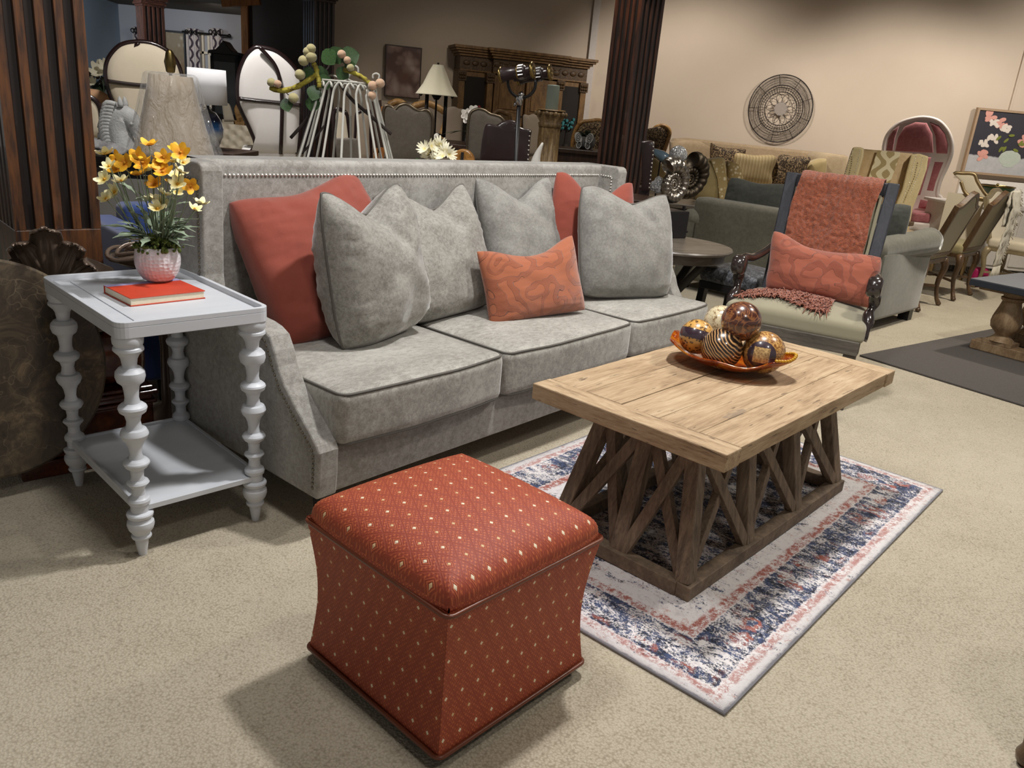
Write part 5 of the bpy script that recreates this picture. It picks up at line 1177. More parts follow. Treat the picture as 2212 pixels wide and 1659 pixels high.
mb.tube(bez([(-.44, -.02, ztop-.42), (-.34, -.02, ztop-.26), (-.15, -.02, ztop-.12), (.15, -.02, ztop-.12), (.34, -.02, ztop-.26), (.44, -.02, ztop-.42)], 24), .02, 6); mb.build('carved_crest', m_silvtrim, bd_, smooth=True)
MB().soft((.0, -.75, .38), (.86, 1.4, .5), .08, m=4).build('mattress', m_cream, bd_, smooth=True, weld=True)
m_mauve = velvet('mauve_bedding', C(120, 92, 80), C(146, 116, 102), 8); 
q = MB().soft((0, 0, 0), (.5, .2, .32), .09, m=4).build('bed_pillow', m_mauve, smooth=True, weld=True, loc=(p.x+.2, HY-.28, .78), rot=(.3, 0, .1)); tag(q, 'mauve brown pillow against the tufted silver headboard', 'pillow')
PB = at(192, 208, 8.3); q = MB().tube([(-.28, 0, 0), (-.2, 0, .0), (.1, 0, -.01), (.25, 0, -.03)], [.03, .085, .08, .03], 14).build('bolster', paint('peach_satin', C(214, 168, 128), .6), smooth=True); q.location = (PB.x, PB.y, PB.z); tag(q, 'peach bolster roll on the bench at the far left', 'bolster')
bn = thing('bench', 'patterned cream bench behind the cream armchair at the far left', 'bench', (PB.x, PB.y, 0)); MB().soft((0, 0, (PB.z-.09)/2+.05), (.62, .45, PB.z-.17), .04, m=3).build('seat', m_cream, bn, smooth=True, weld=True); legs4(bn, .6, .36, .12, m_darkwood, -.18)
# white magnolia in the blue room
m_mag = paint('white_petal', C(236, 230, 206), .6); m_magl = paint('dark_magnolia_leaf', C(44, 58, 36), .5, nz=10, amt=.4)
MP = at(218, 158, 8.9); mg = thing('magnolia_arrangement', 'white magnolia stems in a tall dark vase left of the tan porter chair', 'plant', (MP.x, MP.y, 0))
MB().lathe([(.07, 0), (.10, .1), (.12, .5), (.08, .9), (.05, 1.0), (.06, 1.05)], 20).build('vase', m_black, mg, smooth=True)
for dx, dz, s in ((0, 0, 1.0), (.06, .06, .7), (-.08, -.11, .6)):
    flower_mb(7, .095*s, .034*s, .7, 5).build('bloom', m_mag, mg, smooth=True, loc=(dx, -.04, MP.z+dz), rot=(.9, .3, 0))
for i, (dx, dz, a) in enumerate(((.03, -.12, .5), (-.06, -.16, -.6), (.1, -.18, 1.2), (.12, -.06, 1.6), (-.02, -.2, 0))): leaf_mb(.16, .04, .3, 0).build('leaf', m_magl, mg, smooth=True, loc=(dx, 0, MP.z+dz), rot=(1.0, a, 0))
MB().tube([(0, 0, 1.0), (.02, 0, (1.0+MP.z)/2), (0, 0, MP.z)], .008, 5).build('stem', m_magl, mg)
# ================================================================ CLOCHE WITH BRANCH
KY = 4.85; kc = at(748, 338, KY); KX = kc.x; KZ = .80
table('dark table behind the sofa under the white wire cloche', KX-.42, KX+1.15, 4.45, 5.25, KZ, m_darkwood, 'sofa_table')
cl = thing('wire_cloche', 'flared white wire garden cloche with scroll top standing behind the sofa', 'cloche', (KX, KY, KZ))
m_wire = paint('chalk_white_metal', C(196, 194, 184), .6); HT = at(755, 178, KY).z-KZ; NR = 16
def rad(t): return .315*(1-t)**1.0*1+.165*t+.03*sin(pi*t)*0
for i in range(NR):
    a = 2*pi*(i+.3)/NR; a2 = 2*pi*(i+.8)/NR
    P = [(rad(t)*cos(a), rad(t)*sin(a), HT*.97*t*.9) for t in lin(0, 1, 8)]; rt_ = .165
    P += [((rt_*.97)*cos(a+(a2-a)*.3), rt_*.97*sin(a+(a2-a)*.3), HT*.94), ((rt_*.9)*cos(a2), rt_*.9*sin(a2), HT*.99)]
    P += [((rt_*.97)*cos(a2+(a2-a)*.7), rt_*.97*sin(a2+(a2-a)*.7), HT*.94)]
    MB().tube(bez(P, 26), .0075, 6).build('rod', m_wire, cl, smooth=True)
MB().tube([(.318*cos(a), .318*sin(a), .006) for a in lin(0, 2*pi, 49)[:-1]], .008, 6, True).build('base_ring', m_wire, cl, smooth=True)
MB().tube([(.15*cos(a), .15*sin(a), HT) for a in lin(0, 2*pi, 33)[:-1]], .006, 6, True).build('top_ring', m_wire, cl, smooth=True)
def pk(px, py, Y=KY): p = at(px, py, Y); return Vector((p.x-KX, p.y-KY, p.z-KZ))
for pts in ([(702, 172), (715, 162), (730, 168), (742, 176), (752, 168), (755, 155), (748, 146)], [(757, 160), (752, 170), (760, 176), (772, 178)], [(756, 158), (758, 146), (765, 142), (773, 147), (774, 158)], [(806, 170), (806, 162), (813, 159), (819, 163), (818, 172)]):
    MB().tube(bez([pk(*p) for p in pts], 18), .0062, 6).build('scroll', m_wire, cl, smooth=True)
# branch arrangement
g = G('mossy_bark'); v = g.tc(); g.set(Base_Color=g.ramp(g.noise(v, 30, 4, .7), [(.35, C(92, 72, 44)), (.5, C(170, 156, 50)), (.7, C(196, 186, 90))]), Roughness=.8); g.bump(g.noise(v, 50, 3), .8, .008); m_bark = g.m
m_brch = paint('dark_branch', C(58, 48, 44), .8, nz=20, amt=.3, bs=.4); m_fig = paint('fuzzy_fruit', C(182, 172, 126), .95, nz=14, amt=.25, sheen=.8); m_figp = paint('blush_fruit', C(206, 170, 140), .95, nz=14, amt=.2, sheen=.8)
g = G('waxy_leaf'); v = g.tc(); g.set(Base_Color=g.mix(g.noise(v, 12, 4), C(26, 52, 30), C(84, 116, 66)), Roughness=.35); m_wax = g.m
br = thing('fruit_branch', 'artificial branch with round fuzzy fruit and green leaves laid over the wire cloche', 'plant', (KX, KY, KZ))
BY = KY-.10
for pts, r, m_ in (([(583, 190), (610, 196), (640, 188), (668, 172), (684, 160), (682, 146), (676, 136)], .014, m_bark), ([(684, 160), (688, 172), (690, 190)], .013, m_bark), ([(742, 150), (765, 158), (790, 172), (806, 188)], .012, m_bark)):
    P = bez([pk(*p, BY) for p in pts], 18); MB().tube(P, [r*(.8+.35*abs(sin(i*1.3))) for i in range(18)], 8).build('mossy_twig', m_, br, smooth=True)
for pts, r in (([(628, 298), (655, 268), (680, 235), (690, 200), (692, 160)], .010), ([(728, 172), (760, 215), (800, 250), (845, 290)], .010), ([(652, 332), (680, 300), (700, 272)], .006), ([(612, 192), (622, 204), (633, 210)], .003), ([(690, 165), (708, 150), (716, 135)], .008)):
    MB().tube(bez([pk(*p, KY-.02) for p in pts], 14), r, 7).build('bare_stick', m_brch, br, smooth=True)
fb = [(586, 178, 9, 0), (600, 181, 8, 1), (648, 161, 11, 0), (634, 212, 11, 0), (656, 131, 11, 0), (665, 112, 10, 0), (672, 105, 10, 0), (672, 123, 12, 0), (738, 117, 9, 1), (750, 130, 8, 1), (757, 146, 8, 0), (805, 185, 10, 1), (821, 180, 10, 1), (804, 206, 9, 1)]
fsrc = {}
for i, (px, py, r, k) in enumerate(fb):
    if k not in fsrc: fsrc[k] = MB().ball((0, 0, 0), 1, 14, 10, (1, 1, .94)).build('fruit', (m_fig, m_figp)[k], br, smooth=True); o = fsrc[k]
    else: o = fsrc[k].copy(); COL.objects.link(o); o.parent = br
    o.location = pk(px, py, BY-.02); o.scale = (r*scl(px, py, BY)*1.05,)*3
ls = [(700, 108, 30, 2.4, 0), (712, 128, 30, 1.0, 0), (690, 142, 28, 3.0, .3), (735, 128, 34, 1.2, .5), (728, 148, 24, 2.2, .3), (682, 185, 26, 3.4, 0), (656, 150, 20, 2.0, 0), (660, 222, 26, 1.6, 0), (615, 213, 22, 2.9, 0), (745, 146, 20, 1.2, 0), (696, 160, 26, 2.8, .3), (718, 112, 26, 1.9, .2)]
lsrc = leaf_mb(1, .36, .18, 0).build('leaf', m_wax, br, smooth=True)
for i, (px, py, L, a, b) in enumerate(ls):
    o = lsrc if i == 0 else lsrc.copy()
    if i: COL.objects.link(o); o.parent = br
    o.location = pk(px, py, BY+.01); o.rotation_euler = (pi/2+.35-b, a, .2*(i % 3)); o.scale = (L*scl(px, py, BY)*1.25,)*3
# things beside the cloche on the same table
zt3 = KZ
q = MB().bx(-.17, .17, -.10, .10, 0, .10).build('black_box', m_black, loc=(at(868, 335, 5.0).x, 5.02, zt3+.001), bevel=.004); tag(q, 'long black box on the table behind the sofa, right of the wire cloche', 'box')
q = MB().beam((0, 0, 0), (.06, 0, .14), .02, .012).build('white_easel_arm', m_white, loc=(at(806, 338, 4.6).x, 4.62, zt3)); tag(q, 'slanted white slat leaning beside the foot of the wire cloche', 'slat')
q = MB().bx(-.16, .16, -.09, .09, 0, .085).build('white_tray', m_white, loc=(at(845, 340, 4.62).x, 4.62, zt3+.001), rot=(0, 0, -.05), bevel=.003); tag(q, 'flat white box on the table just behind the sofa back', 'box')
# daisies
DP = at(940, 330, 4.75); m_dsy = petalmat('cream_daisy_petal', C(230, 214, 130), C(240, 234, 206)); dz = thing('daisy_bunch', 'bunch of cream daisies showing over the middle of the sofa back', 'plant', (DP.x, DP.y, KZ))
MB().lathe([(.05, 0), (.06, .04), (.05, .09), (.045, .10)], 18).build('pot', m_white, dz, smooth=True)
d0 = flower_mb(13, .042, .007, .5, 9).build('daisy', m_dsy, dz, smooth=True)
for i, (px, py) in enumerate([(917, 322), (932, 316), (948, 318), (962, 325), (925, 334), (941, 330), (956, 338), (970, 334), (912, 338), (940, 342), (950, 312), (930, 326)]):
    o = d0 if i == 0 else d0.copy()
    if i: COL.objects.link(o); o.parent = dz
    p = at(px, py, DP.y-.02+.03*(i % 3)); o.location = (p.x-DP.x, p.y-DP.y, p.z-KZ); o.rotation_euler = (.9+.3*(i % 2), .3*((i % 5)-2), i)
for i, (dx, a) in enumerate(((-.11, -1.3), (.11, 1.3), (.02, .1), (.13, .7), (-.12, -.8))): leaf_mb(.11, .015, .3, 0).build('leaf', m_greentrim, dz, smooth=True, loc=(dx*.5, .0, .12), rot=(1.1, a, 0))
WP = at(1000, 345, 4.95); q = thing('wooden_half_round_box', 'round topped amber wooden object with black handle right of the daisies', 'box', (WP.x, 4.95, KZ)); hh = at(1000, 322, 4.95).z-KZ
MB().prism([(-.07, 0), (.07, 0)]+arc(0, max(.01, hh-.07), .07, 0, pi, 16), -.05, .05, Matrix(((1, 0, 0, 0), (0, 0, 1, 0), (0, 1, 0, 0), (0, 0, 0, 1)))).build('body', wood('amber_burl', C(96, 60, 24), C(150, 104, 50), C(176, 130, 70), (6, 6, 6), .3), q, bevel=.006)
MB().bx(-.008, .008, -.07, -.05, hh-.07, hh-.015).build('handle', m_black, q)
# ---- peony painting and other wall art
BWY = .31
def onback(px, py):  # point on the back wall plane
    O = Vector((.66, 12, 0)); n = Vector((sin(.3138), -cos(.3138), 0)); d = ray(px, py); t = (O-Vector((0, 0, CH))).dot(n)/d.dot(n); return Vector((0, 0, CH))+d*t
a = onback(833, 98); b = onback(902, 212); w = math.hypot(b.x-a.x, b.y-a.y); h = a.z-b.z
pp2 = thing('peony_painting', 'canvas of one large pale pink peony on the back wall above the chairs', 'painting', ((a.x+b.x)/2+.02, (a.y+b.y)/2-.05, b.z), .3138)
g = G('peony_canvas'); v = g.tc(loc=(-.03, 0, -h*.42)); X, Y, Z = g.xyz(v); rr_ = g.ma('SQRT', g.ma('ADD', g.ma('MULTIPLY', X, X), g.ma('MULTIPLY', Z, Z)))
wv_ = g.mix(.12, v, g.noise(v, 3.5, 3, .5, 0, True)); ps = g.vor(wv_, 5.5, 'F1'); ps2 = g.vor(wv_, 12, 'F1'); pp_f = g.ma('ADD', g.ma('MULTIPLY', ps, .7), g.ma('MULTIPLY', ps2, .3)); cen_ = g.ramp(rr_, [(.02, 0), (.14, 1)])
g.set(Base_Color=g.mix(g.ramp(g.ma('ADD', rr_, g.ma('MULTIPLY', ps, .2)), [(.44, 0), (.6, 1)]), g.mix(cen_, C(112, 84, 74), g.ramp(pp_f, [(.1, C(186, 168, 162)), (.38, C(156, 134, 128)), (.62, C(104, 82, 78))])), C(104, 92, 98)), Roughness=.8)
MB().bx(-w/2, w/2, -.03, .03, 0, h).build('canvas', g.m, pp2); e = .012
MB().bx(-w/2-e, w/2+e, -.035, .03, -e, 0).bx(-w/2-e, w/2+e, -.035, .03, h, h+e).bx(-w/2-e, -w/2, -.035, .03, 0, h).bx(w/2, w/2+e, -.035, .03, 0, h).build('frame', m_darkwood, pp2)
# flower still life on the right wall
a = at(2108, 237, 11.97); b = at(2075, 368, 11.97); w = 1.35; h = a.z-b.z
fpnt = thing('flower_painting', 'painting of pink and white flowers in a bowl on dark ground, upper right', 'painting', (b.x+.02, 11.93, b.z))
g = G('still_life_ground'); v = g.tc(); X, Y, Z = g.xyz(v); g.set(Base_Color=g.mix(g.ramp(g.ma('ADD', Z, g.ma('MULTIPLY', g.noise(v, 8, 3), .06)), [(h*.3, 0), (h*.3+.02, 1)]), g.mix(g.noise(v, 9, 5, .7), C(150, 152, 158), C(196, 196, 196)), C(44, 42, 52)), Roughness=.7)
MB().bx(0, w, -.01, .03, 0, h).build('canvas', g.m, fpnt)
m_tanfr = paint('tan_frame', C(158, 134, 108), .6); MB().bx(-.03, w+.03, -.03, .03, -.03, 0).bx(-.03, w+.03, -.03, .03, h, h+.03).bx(-.03, 0, -.03, .03, 0, h).bx(w, w+.03, -.03, .03, 0, h).build('frame', m_tanfr, fpnt)
def dab(name, col, items):
    mb = MB(); 
    for ii, (x, z, rx, rz_, a) in enumerate(items): mb.prism([(x+rx*cos(t)*cos(a)-rz_*sin(t)*sin(a), z+rx*cos(t)*sin(a)+rz_*sin(t)*cos(a)) for t in lin(0, 2*pi, 13)[:-1]], .010, .012+.0006*ii+.0007*(len(name) % 4), Matrix(((1, 0, 0, 0), (0, 0, -1, 0), (0, 1, 0, 0), (0, 0, 0, 1))))
    mb.build(name, paint(name, col, .7), fpnt)
u_ = h; rd = random.Random(4)
dab('painted_bowl', C(176, 186, 176), [(.72*u_, .27*u_, .19*u_, .13*u_, 0), (.72*u_, .15*u_, .10*u_, .03*u_, 0)])
dab('painted_leaves', C(112, 120, 44), [(.5*u_+rd.uniform(-.1, .7)*u_, .5*u_+rd.uniform(-.12, .2)*u_, .05*u_, .022*u_, rd.uniform(0, 3)) for i in range(18)])
for cx, cz in ((.42, .82), (.9, .56), (1.0, .6), (.22, .9), (.22, .28), (.9, .5)): dab('painted_pink_bloom', C(206, 150, 138), [(cx*u_+rd.uniform(-.08, .08)*u_, cz*u_+rd.uniform(-.07, .07)*u_, .055*u_, .035*u_, rd.uniform(0, 3)) for i in range(7)])
for cx, cz in ((.35, .56), (.33, .8), (.5, .75), (.2, .45), (1.1, .75)): dab('painted_white_bloom', C(214, 204, 194), [(cx*u_+rd.uniform(-.08, .08)*u_, cz*u_+rd.uniform(-.05, .05)*u_, .05*u_, .03*u_, rd.uniform(0, 3)) for i in range(7)])
dab('painted_rose', C(208, 118, 112), [(1.0*u_+rd.uniform(-.06, .06)*u_, .6*u_+rd.uniform(-.06, .06)*u_, .04*u_, .02*u_, rd.uniform(0, 3)) for i in range(9)])
# wire medallion
MC = at(1686, 235, 11.94); md = thing('wall_medallion', 'round woven black wire medallion hung on the pale wall above the beige sofa', 'wall decor', MC); RM = .445; m_wb = paint('dark_wire', C(52, 46, 44), .5, .5)
def ring(r, q=.004, y=0, n=64): return [(r*cos(a), y, r*sin(a)) for a in lin(0, 2*pi, n+1)[:-1]]
MB().tube(ring(RM), .007, 6, True).build('outer_ring', m_wb, md, smooth=True); MB().tube(ring(RM*.69), .006, 6, True).build('inner_ring', m_wb, md, smooth=True)
mb = MB()
for i in range(13):
    r = RM*(.71+.27*i/12); mb.tube([(r*cos(a)*(1+.006*sin(a*9+i)), -.004*(i % 3), r*sin(a)*(1+.006*sin(a*7+i*2))) for a in lin(0, 2*pi, 61)[:-1]], .0021, 4, True)
mb.build('woven_wires', m_wb, md)
for i in range(9): a = 2*pi*i/9+.4; MB().tube([(RM*.69*cos(a), -.008, RM*.69*sin(a)), (RM*cos(a), -.008, RM*sin(a))], .004, 5).build('spoke', m_wb, md)
mb = MB()
for r in (.63, .57, .51): mb.tube(ring(RM*r), .0032, 5, True)
for i in range(48): a = 2*pi*i/48; mb.tube([(RM*.49*cos(a), 0, RM*.49*sin(a)), (RM*.69*cos(a), 0, RM*.69*sin(a))], .003, 4)
mb.tube(ring(RM*.49), .004, 5, True); mb.build('lattice_band', m_wb, md); mb = MB()
for i in range(10):
    a0 = 2*pi*i/10
    for s in (-1, 1): mb.tube(bez([(RM*r*cos(a0+s*d), -.006, RM*r*sin(a0+s*d)) for r, d in ((.19, .42), (.30, .30), (.40, .16), (.475, 0))], 10), .0034, 5)
mb.build('petal_wires', m_wb, md); MB().lathe([(0, 0), (RM*.21, 0), (RM*.21, .006), (0, .006)], 24, RX(pi/2)).build('centre_disc', paint('mesh_disc', C(150, 142, 136), .7, nz=80, amt=.3), md)
# ================================================================ ARMOIRE
g = None; ao = onback(1112, 200); AYW = .3138; nb = Vector((sin(AYW), -cos(AYW), 0)); base_ = Vector((ao.x, ao.y, 0))+nb*.36
m_ow = wood('aged_oak', C(70, 50, 28), C(108, 80, 46), C(134, 102, 62), (6, 6, 1.5), .5, 3, .3); m_ocarv = wood('dark_carved_oak', C(40, 28, 16), C(72, 52, 30), C(104, 78, 46), (14, 14, 14), .5, 3, .8)
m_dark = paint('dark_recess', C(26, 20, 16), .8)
am = thing('armoire', 'large carved oak armoire with moulded cornice standing against the back wall', 'armoire', base_, AYW)
Lx = ((onback(1262, 120)-onback(962, 105)).length)*.965; hw = Lx/2*.93; HZ = 2.04
MB().bx(-hw, hw, -.02, .30, .1, 1.72).build('case', m_ow, am, bevel=.004)
MB().bx(-hw-.03, hw+.03, -.08, .30, 0, .12).bx(-hw*.58, hw*.58, -.16, .0, 0, .12).bx(-hw-.02, hw+.02, -.06, .3, .70, .75).build('base_moulding', m_ow, am, bevel=.008)
mb = MB()
for e, z0, z1 in ((.0, 1.72, 1.74), (.02, 1.90, 1.93), (.05, 1.93, 1.96), (.08, 1.96, 1.985), (.10, 1.985, 2.02)):
    mb.bx(-hw-e, hw+e, -.04-e, .3, z0, z1).bx(-hw*.52-e, hw*.52+e, -.14-e, .0, z0, z1)
mb.build('cornice', m_ow, am, bevel=.006)
MB().bx(-hw, hw, -.03, .3, 1.74, 1.90).bx(-hw*.52, hw*.52, -.12, 0, 1.74, 1.90).build('frieze', m_ocarv, am)
mb = MB(); 
for i in range(9):
    x = (i-4)*hw*.115
    mb.ball((x, -.125, 1.82+.015*cos(i*2)), .04, 10, 8, (1.3, .4, .9)); mb.tube(bez([(x-.06, -.125, 1.79), (x-.03, -.13, 1.85), (x+.02, -.13, 1.80), (x+.06, -.125, 1.86)], 10), .010, 6)
for s in (-1, 1):
    for k in range(3): mb.ball((s*hw*(.64+.13*k), -.035, 1.82), .035, 10, 8, (1.3, .4, .9))
mb.build('frieze_carving', m_ocarv, am, smooth=True)
for x in (-hw*.96, -hw*.55, hw*.55, hw*.96):
    y = -.05 if abs(x) > hw*.7 else -.13
    mb = MB(); mb.bx(x-.04, x+.04, y-.0, 0, .75, 1.60); mb.build('pilaster', m_ow, am, bevel=.004)
    mb = MB(); mb.bx(x-.055, x+.055, y-.015, 0, 1.60, 1.72)
    for k in range(3): mb.ball((x+(k-1)*.03, y-.02, 1.64), .02, 8, 6).ball((x+(k-1)*.03, y-.02, 1.68), .02, 8, 6)
    mb.build('carved_capital', m_ocarv, am)
for s in (-1, 1):
    MB().bx(s*hw*.755-.17*1.0, s*hw*.755+.17, -.022, -.015, .80, 1.66).build('niche_shade', m_dark, am)  # flat dark sheet on the case, niche shade painted as colour
    nm = MB(); x = s*hw*.25*1.0
    nm.bx(x-hw*.235, x+hw*.235, -.13, -.05, .78, 1.70); dr_ = nm.build('door', m_ow, am, bevel=.004)
    mb = MB()
    for z0, z1 in ((.82, 1.20), (1.26, 1.65)):
        mb.bx(x-hw*.19, x+hw*.19, -.136, -.13, z0, z1); mb.bx(x-hw*.155, x+hw*.155, -.150, -.13, z0+.04, z1-.04)
    mb.build('raised_panel', m_ow, dr_, bevel=.006); MB().ball((x-s*hw*.21, -.15, 1.22), .012, 8, 6).build('knob', m_iron, dr_)
    MB().bx(s*hw*.5-.0-.30*(s < 0)*0-.25, s*hw*.5-.25+.0, 0, .001, .2, .21)
    MB().bx(s*hw*.28-hw*.24, s*hw*.28+hw*.24, -.13, -.05, .14, .68).build('lower_door', m_ow, am, bevel=.006)
def W2(x, y, z): return loc2w((base_.x, base_.y), AYW, x, y, z)
rd = random.Random(6)
for s, col, lab in ((-1, C(150, 36, 50), 'spray of deep red flowers in the left niche of the armoire'), (1, C(44, 110, 116), 'teal flowers in the right niche of the armoire')):
    mb = MB()
    for i in range(26): mb.ball((rd.uniform(-.07, .07)*(1 if s < 0 else 1.2), rd.uniform(-.02, .02), (rd.uniform(.1, .5) if s < 0 else rd.uniform(.3, .45))), rd.uniform(.012, .026), 6, 4)
    q0 = W2(s*hw*.755, -.06, .80); t = thing('niche_flowers', lab, 'plant', q0, AYW); mb.build('blossoms', paint('niche_blossom', col, .7), t, smooth=True); MB().lathe([(.03, 0), (.045, .05), (.03, .12)], 14).build('vase', m_dark, t, smooth=True)
    MB().tube([(0, 0, .1), (.01, 0, .4)], .006, 5).build('stem', m_dark, t); MB().bx(-.1, .1, -.06, .05, -.02, -.001).build('ledge', m_ow, t)
# ================================================================ LAMP WITH IRON STAND
LY = 7.6; l0 = at(938, 302, LY); lt = at(938, 140, LY); kz = l0.z
lmp = thing('candelabra_lamp', 'iron scroll lamp with cream bell shade in front of the armoire', 'lamp', (l0.x, LY, kz)); H_ = lt.z-kz; k = scl(938, 165, LY)
MB().lathe([(.042*1.0, H_), (.075, H_-.06), (.12, H_-.16), (.178, H_-.245), (.183, H_-.25)][::-1], 40, mod=lambda a, z, r: r*(1+.025*cos(8*a))).build('lamp_shade', cloth('cream_silk_shade', C(226, 216, 188), .03, 30, 500), lmp, smooth=True, solid=-.003)
MB().tube([(0, 0, 0), (0, 0, H_+.02)], .009, 8).lathe([(.08, 0), (.07, .02), (.02, .04), (.012, .06)], 16).lathe([(.02, H_-.29), (.035, H_-.27), (.035, H_-.25), (0, H_-.24)], 12).build('stem', m_iron, lmp, smooth=True)
for s in (-1, 1):
    x = s*.085; MB().tube([(x, 0, .03), (x, 0, .42)], .017, 8).build('candle_tube', m_iron, lmp, smooth=True)
    mb = MB()
    for e in (-1, 1): mb.tube(bez([(x, 0, .40), (x+e*.02, 0, .43), (x+e*.055, 0, .44), (x+e*.075, 0, .40), (x+e*.055, 0, .37), (x+e*.045, 0, .39)], 16), .006, 6)
    mb.tube([(0, 0, .06), (x*.6, 0, .05), (x, 0, .04)], .007, 6); mb.build('scroll', m_iron, lmp, smooth=True)
table('dark desk under the iron lamp and the orchid', l0.x-.25, l0.x+.85, LY-.5, LY+.3, kz, m_darkwood, 'desk')
# orchid
OY = 7.2; o0 = at(1018, 322, OY); orc = thing('orchid', 'white orchid in a silver cylinder pot on the desk, right of the iron lamp', 'plant', (o0.x, OY, kz)); 
m_orc = paint('orchid_white', C(236, 230, 222), .5); m_sil = metal('hammered_silver', C(180, 176, 168), .3, 40, .3, .5)
zp = at(1018, 305, OY).z-kz; MB().lathe([(.058, 0), (.06, .02), (.06, max(.08, zp))], 24).build('pot', m_sil, orc, smooth=True)
def ok(px, py): p = at(px, py, OY); return Vector((p.x-o0.x, 0, p.z-kz))
for pts in ([(1010, 305), (1008, 280), (1012, 258), (1020, 246)], [(1021, 305), (1023, 280), (1025, 258), (1026, 248)]): MB().tube(bez([ok(*p) for p in pts], 12), .004, 5).build('stem', m_greentrim, orc, smooth=True)
for i, (px, py) in enumerate([(1008, 247), (1024, 240), (1030, 250), (1020, 253), (1026, 262), (1010, 255)]): flower_mb(5, .05, .022, .2, i).build('bloom', m_orc, orc, smooth=True, loc=ok(px, py)+Vector((0, -.03, 0)), rot=(pi/2-.2, .2*i, 0))
for a in (.9, 2.0, -1.2): leaf_mb(.2, .02, .9, 0).build('leaf', m_magl, orc, smooth=True, loc=(0, 0, max(.08, zp)), rot=(.7, 0, a))
q = MB().ball((0, 0, .03), .035, 12, 8, (1, .8, .9)).ball((.03, 0, .05), .022, 10, 6).build('white_figurine', m_white, smooth=True, loc=(at(937, 300, 7.3).x, 7.25, kz-.0)); tag(q, 'small white figurine at the foot of the iron lamp', 'figurine')
# ---- chairs over the sofa back
w1 = [(836, 345), (833, 300), (828, 262), (829, 237), (836, 228), (846, 232), (852, 238), (862, 229), (874, 225), (884, 228), (896, 236), (908, 240), (920, 238), (930, 246), (935, 262), (933, 300), (928, 345)]
bgchair('wing_chair', 'charcoal wing chair with silver trimmed crest, seen over the sofa just right of the cloche', w1, 6.3, m_taupe, m_silvtrim, .011, th=.10, puff=.02, seat=1, smooth=70, group=None)
w2 = [(1008, 345), (1010, 290), (1015, 248), (1030, 236), (1045, 238), (1058, 246), (1072, 250), (1082, 254), (1090, 266), (1094, 300), (1096, 345)]
bgchair('wing_chair', 'charcoal wing chair with silver trimmed crest, behind the orchid and the leather chair', w2, 6.6, m_taupe, m_silvtrim, .010, th=.10, puff=.02, seat=1, smooth=60)
w3 = [(1036, 352), (1040, 310), (1048, 272), (1060, 268), (1072, 270), (1086, 262), (1100, 259), (1114, 262), (1120, 272), (1134, 278), (1148, 282), (1146, 300), (1142, 352)]
lc = bgchair('leather_chair', 'dark brown tooled leather chair with nailhead edge behind the sofa under the binoculars', w3, 5.6, m_leather, None, th=.09, puff=.02, seat=-1 if 0 else 1, smooth=50)
P, n_ = slabpts([(1147, 283), (1146, 300), (1143, 350)], 5.6); L = lc.location; c_ = sum(P, Vector())/3
nails([p-L-Vector((.006, .012, 0)) for p in slabpts([(1147, 284), (1145, 300), (1142, 350)]+[(1036, 352), (1048, 272)], 5.6)[0][:3]], 'nailhead_trim', m_nail, lc, .03, .006, (0, -1, 0))
bgchair('dining_chair', 'plain tan upholstered dining chair left of the armoire doors, behind the iron lamp', [(962, 330), (958, 290), (958, 240), (966, 233), (980, 230), (992, 235), (1000, 240), (998, 290), (996, 330)], 8.4, m_tan, None, th=.09, puff=.02)
bgchair('dining_chair', 'plain tan upholstered dining chair right of the binocular pole', [(1132, 335), (1130, 290), (1130, 250), (1142, 249), (1152, 246), (1164, 249), (1168, 256), (1171, 275), (1168, 335)], 7.6, m_tan, None, th=.09, puff=.02)
bgchair('carved_armchair', 'carved pale gilded armchair back behind the iron lamp', [(899, 330), (896, 290), (893, 236), (905, 226), (925, 224), (945, 232), (958, 240), (966, 244), (964, 262), (955, 290), (957, 330)], 9.0, m_tan, m_gold, .03, th=.09, puff=.02, smooth=60)
bgchair('carved_armchair', 'carved pale gilded chair crest showing above the charcoal wing chair by the cloche', [(846, 330), (844, 290), (842, 232), (850, 222), (862, 220), (874, 228), (880, 260), (880, 330)], 9.2, m_tan, m_gold, .03, th=.09, puff=.02, smooth=60)
bgchair('scroll_chair', 'chair with carved brown crest rail in front of the armoire doors', [(1060, 335), (1058, 262), (1066, 248), (1078, 240), (1090, 244), (1102, 256), (1100, 335)], 8.6, m_ow, m_ow, .018, th=.06, puff=.01, smooth=50)
bgchair('open_arm_chair', 'cream chair with black curved frame seen through the cloche', [(727, 345), (724, 300), (722, 250), (727, 236), (738, 238), (748, 246), (752, 270), (760, 345)], 7.4, m_cream, m_ebony, .016, th=.08, puff=.02)
bgchair('open_arm_chair', 'tan chair with black S shaped frame seen through the right half of the cloche', [(764, 345), (768, 290), (770, 250), (776, 242), (790, 240), (800, 246), (800, 300), (802, 345)], 7.7, m_tan, m_ebony, .014, th=.08, puff=.02)
bgchair('slipper_chair', 'low dark grey upholstered chair back inside the cloche view', [(727, 352), (725, 300), (760, 299), (775, 302), (778, 352)], 6.2, m_taupe, None, th=.1, puff=.01, smooth=0, sh=.4)
q = slab('orange_edged_panel', [(806, 330), (800, 220), (822, 216), (832, 330)], 8.4, .04, m_darkwood); q.name = 'folding_screen'
for v_ in (q,): tag(v_, 'narrow brown screen panel with orange edge between the cloche and the charcoal wing chair', 'screen')
P_, _n = slabpts([(806, 330), (800, 220), (822, 216), (832, 330)], 8.4); 
